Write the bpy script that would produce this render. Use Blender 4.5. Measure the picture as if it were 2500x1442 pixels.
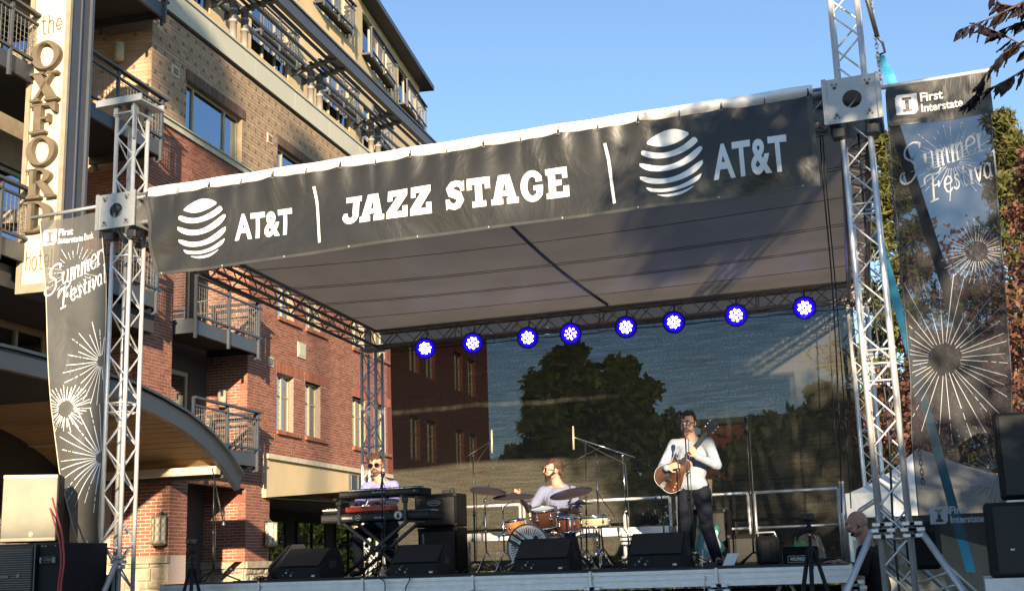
import bpy, math, random
from mathutils import Vector, Matrix, Quaternion, geometry, noise
random.seed(7)
for o in list(bpy.data.objects): bpy.data.objects.remove(o)
S = bpy.context.scene
COL = S.collection
# ---------------------------------------------------------------- camera
DZ = 1.35                                   # height of the stage deck
cd = bpy.data.cameras.new('camera'); cam = bpy.data.objects.new('camera', cd); COL.objects.link(cam)
YAW, PITCH, ROLL, FPX = .3415, .2149, -.0331, 2998.09
CAMP = Vector((0, 0, DZ + .0953))
fw = Vector((-math.sin(YAW)*math.cos(PITCH), math.cos(YAW)*math.cos(PITCH), math.sin(PITCH)))
rt0 = Vector((math.cos(YAW), math.sin(YAW), 0)); up0 = rt0.cross(fw)
rt = rt0*math.cos(ROLL) + up0*math.sin(ROLL); up = up0*math.cos(ROLL) - rt0*math.sin(ROLL)
Mc = Matrix((( rt.x, up.x, -fw.x, CAMP.x), (rt.y, up.y, -fw.y, CAMP.y), (rt.z, up.z, -fw.z, CAMP.z), (0,0,0,1)))
cam.matrix_world = Mc
cd.sensor_width = 36; cd.lens = 36*FPX/2500; cd.clip_start = .05; cd.clip_end = 3000
S.camera = cam
# ---------------------------------------------------------------- light
SUN_EL, SUN_AZ = math.radians(13.5), math.radians(157)      # sun stands behind the camera, a little to the right
sd = Vector((math.sin(SUN_AZ)*math.cos(SUN_EL), math.cos(SUN_AZ)*math.cos(SUN_EL), math.sin(SUN_EL)))
w = bpy.data.worlds.new('World'); S.world = w; w.use_nodes = True
nt = w.node_tree; nt.nodes.clear()
sky = nt.nodes.new('ShaderNodeTexSky'); sky.sky_type = 'NISHITA'; sky.sun_disc = False
sky.sun_elevation = SUN_EL; sky.sun_rotation = SUN_AZ; sky.air_density = 1.0; sky.dust_density = .35; sky.ozone_density = 2.2; sky.altitude = 1100
bg = nt.nodes.new('ShaderNodeBackground'); bg.inputs[1].default_value = .10
out = nt.nodes.new('ShaderNodeOutputWorld')
nt.links.new(sky.outputs[0], bg.inputs[0]); nt.links.new(bg.outputs[0], out.inputs[0])
sl = bpy.data.lights.new('sun', 'SUN'); sun = bpy.data.objects.new('sun', sl); COL.objects.link(sun)
sl.energy = 5.0; sl.angle = math.radians(.6); sl.color = (1, .82, .58)
sun.rotation_mode = 'QUATERNION'; sun.rotation_quaternion = sd.to_track_quat('Z', 'Y'); sun.location = (20, -60, 40)
S.view_settings.view_transform = 'Standard'; S.view_settings.look = 'None'; S.view_settings.gamma = 1
S.view_settings.use_curve_mapping = False; S.view_settings.exposure = 1.3
S.render.engine = 'CYCLES'
S.cycles.max_bounces = 6; S.cycles.transparent_max_bounces = 16; S.cycles.caustics_reflective = False; S.cycles.caustics_refractive = False
S.cycles.use_denoising = True
# ---------------------------------------------------------------- helpers
def axes(O, X, Y, Z):
    return Matrix(((X[0],Y[0],Z[0],O[0]),(X[1],Y[1],Z[1],O[1]),(X[2],Y[2],Z[2],O[2]),(0,0,0,1)))
def dirmat(d, up=(0,0,1)):
    d = Vector(d).normalized(); u = Vector(up)
    if abs(d.dot(u.normalized())) > .98: u = Vector((0,1,0)) if abs(d.y) < .9 else Vector((1,0,0))
    x = u.cross(d).normalized(); y = d.cross(x)
    return x, y, d
class MB:
    def __init__(s, fn=None): s.v=[]; s.f=[]; s.mi=[]; s.sm=[]; s.t=[]; s.fn=fn; s.m=0; s.tint=0.
    def add(s, vs, fs, smooth=False):
        b=len(s.v); fn=s.fn
        for p in vs: s.v.append(Vector(fn(*p)) if fn else Vector(p))
        for f in fs:
            s.f.append(tuple(b+i for i in f)); s.mi.append(s.m); s.sm.append(smooth); s.t.append(s.tint)
        return s
    def box(s, a, b, M=None):
        x0,y0,z0=a; x1,y1,z1=b
        vs=[(x0,y0,z0),(x1,y0,z0),(x1,y1,z0),(x0,y1,z0),(x0,y0,z1),(x1,y0,z1),(x1,y1,z1),(x0,y1,z1)]
        if M is not None: vs=[M@Vector(p) for p in vs]
        return s.add(vs,[(0,3,2,1),(4,5,6,7),(0,1,5,4),(1,2,6,5),(2,3,7,6),(3,0,4,7)])
    def cbox(s, c, sz, M=None, bev=0):
        c=Vector(c); h=Vector(sz)/2
        if bev<=0: return s.box(c-h, c+h, M)
        # chamfered along all edges: 24 verts
        vs=[]; idx={}
        for sx in(-1,1):
            for sy in(-1,1):
                for sz_ in(-1,1):
                    for k in range(3):
                        p=[c[0]+sx*(h[0]-(bev if k!=0 else 0)), c[1]+sy*(h[1]-(bev if k!=1 else 0)), c[2]+sz_*(h[2]-(bev if k!=2 else 0))]
                        idx[(sx,sy,sz_,k)]=len(vs); vs.append(Vector(p))
        fs=[]
        for k in range(3):
            a,b=(k+1)%3,(k+2)%3
            for sg in(-1,1):
                q=[]
                for (i,j) in((-1,-1),(1,-1),(1,1),(-1,1)):
                    t=[0,0,0]; t[k]=sg; t[a]=i; t[b]=j; q.append(idx[(t[0],t[1],t[2],k)])
                fs.append(q if sg>0 else q[::-1])
        for k in range(3):
            a,b=(k+1)%3,(k+2)%3
            for i in(-1,1):
                for j in(-1,1):
                    q=[]
                    for (sg,kk) in((-1,a),(1,a),(1,b),(-1,b)):
                        t=[0,0,0]; t[k]=sg; t[a]=i; t[b]=j; q.append(idx[(t[0],t[1],t[2],kk)])
                    fs.append(q)
        for sx in(-1,1):
            for sy in(-1,1):
                for sz_ in(-1,1): fs.append([idx[(sx,sy,sz_,k)] for k in range(3)])
        if M is not None: vs=[M@p for p in vs]
        return s.add(vs,fs)
    def bar(s, p, q, w, h=None, up=(0,0,1)):
        if s.fn: p=s.fn(*p); q=s.fn(*q); fn,s.fn=s.fn,None
        else: fn=None
        p=Vector(p); q=Vector(q); h=h or w; x,y,d=dirmat(q-p,up); L=(q-p).length
        s.box((-w/2,-h/2,0),(w/2,h/2,L),axes(p,x,y,d)); s.fn=fn or s.fn
        return s
    def tube(s, pts, r, n=8, caps=True, closed=False):
        if s.fn: pts=[s.fn(*p) for p in pts]; fn,s.fn=s.fn,None
        else: fn=None
        pts=[Vector(p) for p in pts]; N=len(pts)
        rs=r if isinstance(r,(list,tuple)) else [r]*N
        vs=[]; fs=[]; px=None
        for i,p in enumerate(pts):
            if closed: d=pts[(i+1)%N]-pts[i-1]
            else: d=(pts[min(i+1,N-1)]-pts[max(i-1,0)])
            if d.length<1e-9: d=Vector((0,0,1))
            d.normalize()
            if px is None: x,y,_=dirmat(d)
            else:
                x=(px-d*px.dot(d))
                if x.length<1e-6: x,y,_=dirmat(d)
                x.normalize(); y=d.cross(x)
            px=x
            for k in range(n):
                a=2*math.pi*k/n; vs.append(p+(x*math.cos(a)+y*math.sin(a))*rs[i])
        M=N if closed else N-1
        for i in range(M):
            j=(i+1)%N
            for k in range(n):
                l=(k+1)%n; fs.append((i*n+k,i*n+l,j*n+l,j*n+k))
        s.add(vs,fs,True)
        if caps and not closed:
            b=len(s.v)-len(vs)
            for f in (tuple(range(n))[::-1], tuple((N-1)*n+k for k in range(n))):
                s.f.append(tuple(b+i for i in f)); s.mi.append(s.m); s.sm.append(False); s.t.append(s.tint)
        s.fn=fn or s.fn
        return s
    def lathe(s, prof, M=None, n=20, smooth=True, closed=False):
        vs=[]; fs=[]; N=len(prof)
        for (r,z) in prof:
            for k in range(n):
                a=2*math.pi*k/n; p=Vector((r*math.cos(a),r*math.sin(a),z)); vs.append(M@p if M is not None else p)
        for i in range(N if closed else N-1):
            for k in range(n):
                l=(k+1)%n; j=(i+1)%N; fs.append((i*n+k,i*n+l,j*n+l,j*n+k))
        return s.add(vs,fs,smooth)
    def poly(s, loops, M, depth=0):
        """flat shape from 2-D loops (first outer, others holes), extruded by depth along local z"""
        loops=[[Vector((p[0],p[1],0)) for p in l] for l in loops]
        tri=geometry.tessellate_polygon(loops); flat=[p for l in loops for p in l]
        n=len(flat); vs=[M@p for p in flat]
        if depth==0: return s.add(vs,[tuple(t) for t in tri])
        vs2=[M@(p+Vector((0,0,depth))) for p in flat]
        fs=[tuple(t) for t in tri]+[tuple(i+n for i in t[::-1]) for t in tri]
        b=0
        for l in loops:
            k=len(l)
            for i in range(k): j=(i+1)%k; fs.append((b+i,b+j,b+j+n,b+i+n))
            b+=k
        return s.add(vs+vs2,fs)
    def sphere(s, c, r, nu=12, nv=8, sc=(1,1,1), M=None):
        vs=[];fs=[];c=Vector(c)
        for i in range(nv+1):
            t=math.pi*i/nv
            for k in range(nu):
                a=2*math.pi*k/nu; p=Vector((math.sin(t)*math.cos(a)*sc[0],math.sin(t)*math.sin(a)*sc[1],math.cos(t)*sc[2]))*r
                if M is not None: p=M@p
                vs.append(c+p)
        for i in range(nv):
            for k in range(nu):
                l=(k+1)%nu; fs.append((i*nu+k,(i+1)*nu+k,(i+1)*nu+l,i*nu+l))
        return s.add(vs,fs,True)
    def grid(s, fnp, nu, nv, smooth=True):
        vs=[fnp(i/nu,j/nv) for j in range(nv+1) for i in range(nu+1)]
        fs=[(j*(nu+1)+i,j*(nu+1)+i+1,(j+1)*(nu+1)+i+1,(j+1)*(nu+1)+i) for j in range(nv) for i in range(nu)]
        return s.add(vs,fs,smooth)
    def build(s, name, mats, parent=None, local=False, origin=None, **props):
        if not isinstance(mats,(list,tuple)): mats=[mats]
        me=bpy.data.meshes.new(name)
        o=bpy.data.objects.new(name,me); COL.objects.link(o)
        vs=s.v
        if parent is not None:
            o.parent=parent
            if not local:
                wm=WM.get(parent.name) or Matrix.Identity(4); inv=wm.inverted(); vs=[inv@p for p in vs]; WM[o.name]=wm
        elif not local:
            if origin is None:
                n=len(vs) or 1
                origin=Vector((sum(p.x for p in vs)/n,sum(p.y for p in vs)/n,min(p.z for p in vs)))
            origin=Vector(origin); vs=[p-origin for p in vs]; o.location=origin; WM[o.name]=Matrix.Translation(origin)
        me.from_pydata([tuple(p) for p in vs],[],s.f)
        for m in mats: me.materials.append(m)
        me.polygons.foreach_set('material_index',s.mi); me.polygons.foreach_set('use_smooth',s.sm)
        if any(s.t):
            a=me.attributes.new('tint','FLOAT','FACE'); a.data.foreach_set('value',s.t)
        me.update()
        for k,v in props.items(): o[k]=v
        return o
WM={}
def thing(name, label, cat, loc=(0,0,0), rot=0, group=None):
    o=bpy.data.objects.new(name,None); COL.objects.link(o); o.location=loc; o.rotation_euler=(0,0,rot); o.empty_display_size=.1
    WM[o.name]=Matrix.Translation(Vector(loc))@Matrix.Rotation(rot,4,'Z')
    tag(o,label,cat,group); return o
def tag(o,label,cat,group=None):
    o['label']=label; o['category']=cat
    if group: o['group']=group
    return o
def copy_tree(o, parent=None):
    c=o.copy(); COL.objects.link(c)
    if parent is not None: c.parent=parent
    for ch in o.children: copy_tree(ch,c)
    return c
def arc(cx,cy,r,a0,a1,n,ry=None):
    ry=ry or r
    return [(cx+r*math.cos(math.radians(a0+(a1-a0)*i/n)),cy+ry*math.sin(math.radians(a0+(a1-a0)*i/n))) for i in range(n+1)]
def stroke(pts, wd, n_cap=0, taper=None):
    """outline of a thick polyline in 2-D -> list of quads (as separate loops)"""
    out=[]; P=[Vector((p[0],p[1])) for p in pts]; N=len(P); L=[];R=[]
    for i in range(N):
        a=P[max(i-1,0)]; b=P[min(i+1,N-1)]
        d=(b-a); d=d.normalized() if d.length>1e-9 else Vector((1,0)); nrm=Vector((-d.y,d.x))
        k=1.
        if 0<i<N-1:
            d1=(P[i]-a).normalized(); k=1/max(.5,abs(nrm.dot(Vector((-d1.y,d1.x)))))
        ww=(wd[i] if isinstance(wd,(list,tuple)) else wd)/2*k
        L.append(P[i]+nrm*ww); R.append(P[i]-nrm*ww)
    for i in range(N-1): out.append([L[i],L[i+1],R[i+1],R[i]])
    return out
# ---------------------------------------------------------------- materials
def mat(name, col, rough=.6, metal=0, var=.12, scale=6, bump=.15, bscale=60, spec=.5, col2=None, stretch=None, coat=0, wear=0, bdist=.01):
    m=bpy.data.materials.new(name); m.use_nodes=True; t=m.node_tree; n=t.nodes; l=t.links
    b=n['Principled BSDF']; b.inputs['Roughness'].default_value=rough; b.inputs['Metallic'].default_value=metal
    b.inputs['Specular IOR Level'].default_value=spec
    if coat: b.inputs['Coat Weight'].default_value=coat; b.inputs['Coat Roughness'].default_value=.15
    tc=n.new('ShaderNodeTexCoord'); mp=n.new('ShaderNodeMapping'); l.new(tc.outputs['Object'],mp.inputs[0])
    if stretch: mp.inputs['Scale'].default_value=stretch
    nz=n.new('ShaderNodeTexNoise'); nz.inputs['Scale'].default_value=scale; nz.inputs['Detail'].default_value=6; l.new(mp.outputs[0],nz.inputs[0])
    c=Vector(col[:3]); c2=Vector(col2[:3]) if col2 else c*(1+var)
    c1=c*(1-var) if not col2 else c
    r=n.new('ShaderNodeMix'); r.data_type='RGBA'
    mr=n.new('ShaderNodeMapRange'); mr.inputs['From Min'].default_value=.3; mr.inputs['From Max'].default_value=.7
    l.new(nz.outputs['Fac'],mr.inputs[0]); l.new(mr.outputs[0],r.inputs[0])
    r.inputs[6].default_value=(*c1,1); r.inputs[7].default_value=(*c2,1); l.new(r.outputs[2],b.inputs['Base Color'])
    if bump:
        nb=n.new('ShaderNodeTexNoise'); nb.inputs['Scale'].default_value=bscale; nb.inputs['Detail'].default_value=4; l.new(mp.outputs[0],nb.inputs[0])
        bp=n.new('ShaderNodeBump'); bp.inputs['Strength'].default_value=bump; bp.inputs['Distance'].default_value=bdist
        l.new(nb.outputs['Fac'],bp.inputs['Height']); l.new(bp.outputs[0],b.inputs['Normal'])
        rr=n.new('ShaderNodeMapRange'); rr.inputs['To Min'].default_value=max(.02,rough-.08); rr.inputs['To Max'].default_value=min(1,rough+.1)
        l.new(nz.outputs['Fac'],rr.inputs[0]); l.new(rr.outputs[0],b.inputs['Roughness'])
    m['_']=0
    return m
def emat(name,col,strength):
    m=bpy.data.materials.new(name); m.use_nodes=True; n=m.node_tree.nodes; b=n['Principled BSDF']
    b.inputs['Emission Color'].default_value=(*col,1); b.inputs['Emission Strength'].default_value=strength; b.inputs['Base Color'].default_value=(*col,1)
    return m
def brickmat(name, dark, light, rough=.85):
    m=bpy.data.materials.new(name); m.use_nodes=True; t=m.node_tree; n=t.nodes; l=t.links; b=n['Principled BSDF']
    b.inputs['Roughness'].default_value=rough; b.inputs['Specular IOR Level'].default_value=.2
    at=n.new('ShaderNodeAttribute'); at.attribute_name='tint'
    oi=n.new('ShaderNodeObjectInfo')
    ge=n.new('ShaderNodeNewGeometry'); wn=n.new('ShaderNodeTexNoise'); wn.inputs['Scale'].default_value=9; wn.inputs['Detail'].default_value=5; l.new(ge.outputs['Position'],wn.inputs[0])
    a1=n.new('ShaderNodeMath'); a1.operation='ADD'; l.new(at.outputs['Fac'],a1.inputs[0]); l.new(oi.outputs['Random'],a1.inputs[1])
    fr=n.new('ShaderNodeMath'); fr.operation='FRACT'; l.new(a1.outputs[0],fr.inputs[0])
    a2=n.new('ShaderNodeMath'); a2.operation='MULTIPLY_ADD'; l.new(wn.outputs['Fac'],a2.inputs[0]); a2.inputs[1].default_value=.5; l.new(fr.outputs[0],a2.inputs[2])
    mr=n.new('ShaderNodeMapRange'); mr.inputs['From Max'].default_value=1.4; l.new(a2.outputs[0],mr.inputs[0])
    r=n.new('ShaderNodeMix'); r.data_type='RGBA'; l.new(mr.outputs[0],r.inputs[0]); r.inputs[6].default_value=(*dark,1); r.inputs[7].default_value=(*light,1)
    l.new(r.outputs[2],b.inputs['Base Color'])
    nb=n.new('ShaderNodeTexNoise'); nb.inputs['Scale'].default_value=70; l.new(ge.outputs['Position'],nb.inputs[0])
    bp=n.new('ShaderNodeBump'); bp.inputs['Strength'].default_value=.4; bp.inputs['Distance'].default_value=.01; l.new(nb.outputs['Fac'],bp.inputs['Height']); l.new(bp.outputs[0],b.inputs['Normal'])
    return m
def glassmat(name, tint=(.55,.62,.66), refl=.12, rough=.02):
    m=bpy.data.materials.new(name); m.use_nodes=True; t=m.node_tree; n=t.nodes; l=t.links; n.remove(n['Principled BSDF'])
    o=n['Material Output']; tr=n.new('ShaderNodeBsdfTransparent'); tr.inputs[0].default_value=(*tint,1)
    gl=n.new('ShaderNodeBsdfGlossy'); gl.inputs['Roughness'].default_value=rough; gl.inputs[0].default_value=(.36,.42,.50,1)
    fr=n.new('ShaderNodeFresnel'); fr.inputs[0].default_value=1.5
    ad=n.new('ShaderNodeMath'); ad.operation='ADD'; ad.use_clamp=True; l.new(fr.outputs[0],ad.inputs[0]); ad.inputs[1].default_value=refl
    mx=n.new('ShaderNodeMixShader'); l.new(ad.outputs[0],mx.inputs[0]); l.new(tr.outputs[0],mx.inputs[1]); l.new(gl.outputs[0],mx.inputs[2])
    tc=n.new('ShaderNodeTexCoord'); nb=n.new('ShaderNodeTexNoise'); nb.inputs['Scale'].default_value=1.3; l.new(tc.outputs['Object'],nb.inputs[0])
    bp=n.new('ShaderNodeBump'); bp.inputs['Strength'].default_value=.05; bp.inputs['Distance'].default_value=.05; l.new(nb.outputs['Fac'],bp.inputs['Height']); l.new(bp.outputs[0],gl.inputs['Normal'])
    l.new(mx.outputs[0],o.inputs[0]); return m
def clothmesh(name, col, alpha, rough=.45, streak=None, var=.25, spec=.5, sheen=0, vscale=3, bump=.4, bscale=5, threads=0):
    """vinyl or netting: partly see-through"""
    m=bpy.data.materials.new(name); m.use_nodes=True; t=m.node_tree; n=t.nodes; l=t.links; b=n['Principled BSDF']
    b.inputs['Roughness'].default_value=rough; b.inputs['Specular IOR Level'].default_value=spec
    tc=n.new('ShaderNodeTexCoord')
    nz=n.new('ShaderNodeTexNoise'); nz.inputs['Scale'].default_value=vscale; nz.inputs['Detail'].default_value=6; l.new(tc.outputs['Object'],nz.inputs[0])
    r=n.new('ShaderNodeMix'); r.data_type='RGBA'; l.new(nz.outputs['Fac'],r.inputs[0]); c=Vector(col)
    r.inputs[6].default_value=(*(c*(1-var)),1); r.inputs[7].default_value=(*(c*(1+var)),1); l.new(r.outputs[2],b.inputs['Base Color'])
    nb=n.new('ShaderNodeTexNoise'); nb.inputs['Scale'].default_value=bscale; nb.inputs['Detail'].default_value=5; nb.inputs['Distortion'].default_value=.6; l.new(tc.outputs['Object'],nb.inputs[0])
    bp=n.new('ShaderNodeBump'); bp.inputs['Strength'].default_value=bump; bp.inputs['Distance'].default_value=.05; l.new(nb.outputs['Fac'],bp.inputs['Height']); l.new(bp.outputs[0],b.inputs['Normal'])
    if alpha<1:
        if threads:
            mp=n.new('ShaderNodeMapping'); mp.inputs['Scale'].default_value=(1.2,1,26); l.new(tc.outputs['Object'],mp.inputs[0])
            n2=n.new('ShaderNodeTexNoise'); n2.inputs['Scale'].default_value=1.0; n2.inputs['Detail'].default_value=9; n2.inputs['Roughness'].default_value=.8; l.new(mp.outputs[0],n2.inputs[0])
            mp3=n.new('ShaderNodeMapping'); mp3.inputs['Scale'].default_value=(30,1,55); l.new(tc.outputs['Object'],mp3.inputs[0])
            n3=n.new('ShaderNodeTexNoise'); n3.inputs['Scale'].default_value=1.6; n3.inputs['Detail'].default_value=3; l.new(mp3.outputs[0],n3.inputs[0])
            av=n.new('ShaderNodeMath'); av.operation='ADD'; l.new(n2.outputs['Fac'],av.inputs[0]); l.new(n3.outputs['Fac'],av.inputs[1])
            m2=n.new('ShaderNodeMapRange'); m2.inputs['From Min'].default_value=.78; m2.inputs['From Max'].default_value=1.22; m2.inputs['To Min'].default_value=.35; m2.inputs['To Max'].default_value=1.75; l.new(av.outputs[0],m2.inputs[0])
            vm=n.new('ShaderNodeVectorMath'); vm.operation='SCALE'; l.new(r.outputs[2],vm.inputs[0]); l.new(m2.outputs[0],vm.inputs['Scale']); l.new(vm.outputs[0],b.inputs['Base Color'])
            mr=n.new('ShaderNodeMapRange'); mr.inputs['From Min'].default_value=.72; mr.inputs['From Max'].default_value=1.28
            mr.inputs['To Min'].default_value=alpha-threads; mr.inputs['To Max'].default_value=min(1,alpha+threads); l.new(av.outputs[0],mr.inputs[0]); l.new(mr.outputs[0],b.inputs['Alpha'])
        else: b.inputs['Alpha'].default_value=alpha
    return m
# ---------------------------------------------------------------- materials of the place
M_brick=brickmat('red_brick',(.20,.070,.045),(.36,.145,.090)); M_mortar=mat('mortar',(.56,.43,.34),.9,var=.1,scale=20)
M_tan=brickmat('tan_block',(.34,.235,.15),(.46,.33,.215)); M_tanmortar=mat('tan_mortar',(.36,.28,.18),.9); M_accent=mat('accent_block',(.20,.135,.095),.8)
M_sold=brickmat('soldier_brick',(.10,.065,.05),(.20,.13,.10))
M_pre=mat('precast_stone',(.50,.47,.36),.8,scale=3,bump=.3,bscale=90); M_cream=mat('cream_stucco',(.66,.50,.28),.85,var=.06,scale=1.5,bump=.3,bscale=120)
M_par=mat('parapet_panel',(.52,.50,.40),.7,var=.05,scale=1)
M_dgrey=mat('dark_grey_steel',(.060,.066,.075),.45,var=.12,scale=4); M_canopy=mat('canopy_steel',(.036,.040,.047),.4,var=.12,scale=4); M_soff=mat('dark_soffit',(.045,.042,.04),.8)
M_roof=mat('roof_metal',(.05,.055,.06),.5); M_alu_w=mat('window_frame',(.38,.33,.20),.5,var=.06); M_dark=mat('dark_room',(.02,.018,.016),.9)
M_brickfar=mat('far_brick',(.20,.055,.03),.85,var=.2,scale=14)
M_glass=glassmat('window_glass',refl=.02); M_curt=mat('curtain',(.62,.76,.64),.9,var=.1,scale=4); M_stone=mat('stone_block',(.36,.31,.22),.9,var=.25,scale=5,bump=.8,bscale=25,bdist=.02)
M_wood=mat('soffit_board',(.40,.26,.13),.6,var=.12,scale=2,stretch=(1,8,8)); M_blind=mat('tan_blind',(.34,.29,.15),.8,var=.3,scale=3)
M_light=mat('cream_trim',(.62,.52,.36),.6)
M_signw=mat('sign_face',(.64,.56,.38),.45,var=.03,scale=2,bump=.05); M_signl=mat('sign_letter',(.135,.105,.07),.5); M_signf=mat('sign_frame',(.30,.24,.17),.5); M_sigd=mat('sign_side',(.055,.06,.075),.45,var=.08)
M_wire=mat('galvanised_wire',(.20,.20,.19),.5,metal=.4); M_col=mat('column_paint',(.30,.27,.23),.5)
M_grass=mat('grass',(.05,.09,.025),.9,var=.4,scale=3)
M_ground=mat('plaza_paving',(.16,.145,.13),.85,var=.15,scale=2,bump=.3,bscale=30); M_asph=mat('asphalt',(.05,.05,.052),.9,scale=4,bump=.5,bscale=80)
# ---------------------------------------------------------------- ground
g=MB(); g.grid(lambda a,b:(-600+1200*a,-400+1400*b,0),60,60,False); g.build('ground',M_asph,kind='structure')
g=MB(); g.box((-18,3,-.05),(14,60,.006)); g.build('plaza_pavement',M_ground,kind='structure')
# ---------------------------------------------------------------- the building: u runs along the facade, v outwards, z up
F0=Vector((-16.749,26.922,0)); PHI=.0853
def frame(O,phi):
    eu=Vector((-math.sin(phi),math.cos(phi),0)); ev=Vector((math.cos(phi),math.sin(phi),0)); O=Vector(O)
    f=lambda u,v,z:O+eu*u+ev*v+Vector((0,0,z)); f.eu=eu; f.ev=ev; f.phi=phi; return f
FA=frame(F0,PHI)
hotel=thing('hotel_building','multi-storey brick and cream stucco hotel with balconies, left of and behind the stage','building',F0)
def cells(a0,a1,z0,z1,holes):
    us=sorted({a0,a1,*[min(max(h[0],a0),a1) for h in holes],*[min(max(h[1],a0),a1) for h in holes]})
    zs=sorted({z0,z1,*[min(max(h[2],z0),z1) for h in holes],*[min(max(h[3],z0),z1) for h in holes]})
    for i in range(len(us)-1):
        for j in range(len(zs)-1):
            cu,cz=(us[i]+us[i+1])/2,(zs[j]+zs[j+1])/2
            if not any(h[0]<cu<h[1] and h[2]<cz<h[3] for h in holes): yield us[i],us[i+1],zs[j],zs[j+1]
def wall(name,matl,fn,a0,a1,z0,z1,holes=(),v=0,depth=.22,axis='u',**props):
    """flat wall with real openings and reveals; axis 'u' = along the facade, 'v' = across it (faces the camera side)"""
    m=MB(); P=(lambda a,d,z:fn(a,v-d,z)) if axis=='u' else (lambda a,d,z:fn(v+d,a,z))
    for (p,q,r,s) in cells(a0,a1,z0,z1,holes): m.add([P(p,0,r),P(q,0,r),P(q,0,s),P(p,0,s)],[(0,1,2,3)])
    for h in holes:
        x0,x1,y0,y1=max(h[0],a0),min(h[1],a1),max(h[2],z0),min(h[3],z1)
        for (A,B) in (((x0,y0),(x1,y0)),((x1,y0),(x1,y1)),((x1,y1),(x0,y1)),((x0,y1),(x0,y0))):
            m.add([P(A[0],0,A[1]),P(B[0],0,B[1]),P(B[0],depth,B[1]),P(A[0],depth,A[1])],[(0,1,2,3)])
    return m.build(name,matl,hotel,**props)
BR=dict(L=.235,H=.0745,J=.011)
nbrick=[0]; unit={}
def bricks(fn,a0,a1,z0,z1,holes=(),v=0,axis='u',single=False,L=.235,H=.0745,J=.015,matl=None,name='brick',soldier=False,proud=.008,accent=None):
    matl=matl or M_brick; m=MB(); P=(lambda a,d,z:fn(a,v+d,z)) if axis=='u' else (lambda a,d,z:fn(v-d,a,z))
    if soldier: L,H=.0745,(z1-z0)
    row=0; z=z0; acc=MB()
    while z<z1-.02:
        zt=min(z+H-J,z1); a=a0-(L/2 if row%2 and not soldier else 0)
        k=0
        while a<a1-.01:
            x0=max(a+J/2,a0); x1=min(a+L-J/2,a1)
            segs=[(x0,x1)] if x1-x0>.02 else []
            for h in holes:
                if h[2]<(z+zt)/2<h[3]:
                    ns=[]
                    for (p,q) in segs:
                        if q<=h[0] or p>=h[1]: ns.append((p,q))
                        else:
                            if p<h[0]-.02: ns.append((p,h[0]))
                            if q>h[1]+.02: ns.append((h[1],q))
                    segs=ns
            for (p,q) in segs:
                d=proud*random.uniform(.6,1.3)
                if accent and (row%accent[0]==0) and ((k+(row//accent[0])%2)%accent[1]==0) and q-p>.12:
                    c=q; e=p; # a small dark square next to the block
                    acc.add([P(q-.078,d+.006,z+.002),P(q,d+.006,z+.002),P(q,d+.006,z+.078),P(q-.078,d+.006,z+.078),P(q-.078,0,z+.002),P(q,0,z+.002),P(q,0,z+.078),P(q-.078,0,z+.078)],[(0,1,2,3),(0,4,5,1),(1,5,6,2),(2,6,7,3),(3,7,4,0)])
                    q-=.09
                    if q-p<.03: continue
                if single and nbrick[0]<300:
                    key=(name,matl.name,round(q-p,2),round(zt-z,3))
                    me=unit.get(key)
                    if me is None:
                        t=MB(); w_=round(q-p,2); h_=zt-z; t.cbox((w_/2,0,h_/2),(w_,.03,h_),None,.003)
                        o=t.build(name,matl,None,local=True); me=o.data; unit[key]=me; bpy.data.objects.remove(o)
                    o=bpy.data.objects.new(name,me); COL.objects.link(o); o.parent=hotel
                    pos=P(p,d-.015,z); ang=fn.phi+(math.pi/2 if axis=='u' else 0)
                    o.matrix_basis=Matrix.Translation(pos-F0)@Matrix.Rotation(ang,4,'Z'); nbrick[0]+=1
                else:
                    m.tint=random.uniform(.02,1)
                    m.add([P(p,d,z),P(q,d,z),P(q,d,zt),P(p,d,zt),P(p,0,z),P(q,0,z),P(q,0,zt),P(p,0,zt)],[(0,1,2,3),(0,4,5,1),(1,5,6,2),(2,6,7,3),(3,7,4,0)])
            a+=L; k+=1
        z+=H; row+=1
    if m.f: m.build('brickwork' if not soldier else 'soldier_course',matl,hotel,kind='stuff')
    if acc.f: acc.build('accent_blocks',M_accent,hotel,kind='stuff')
def curtain(fn,u0,u1,v,z0,z1,parent,name='curtain'):
    m=MB(); n=int((u1-u0)*40)+4
    m.grid(lambda a,b:fn(u0+(u1-u0)*a,v+.035*math.sin(a*(u1-u0)*48)+.015*math.sin(a*97),z0+(z1-z0)*b),n,1); return m.build(name,M_curt,parent)
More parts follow.
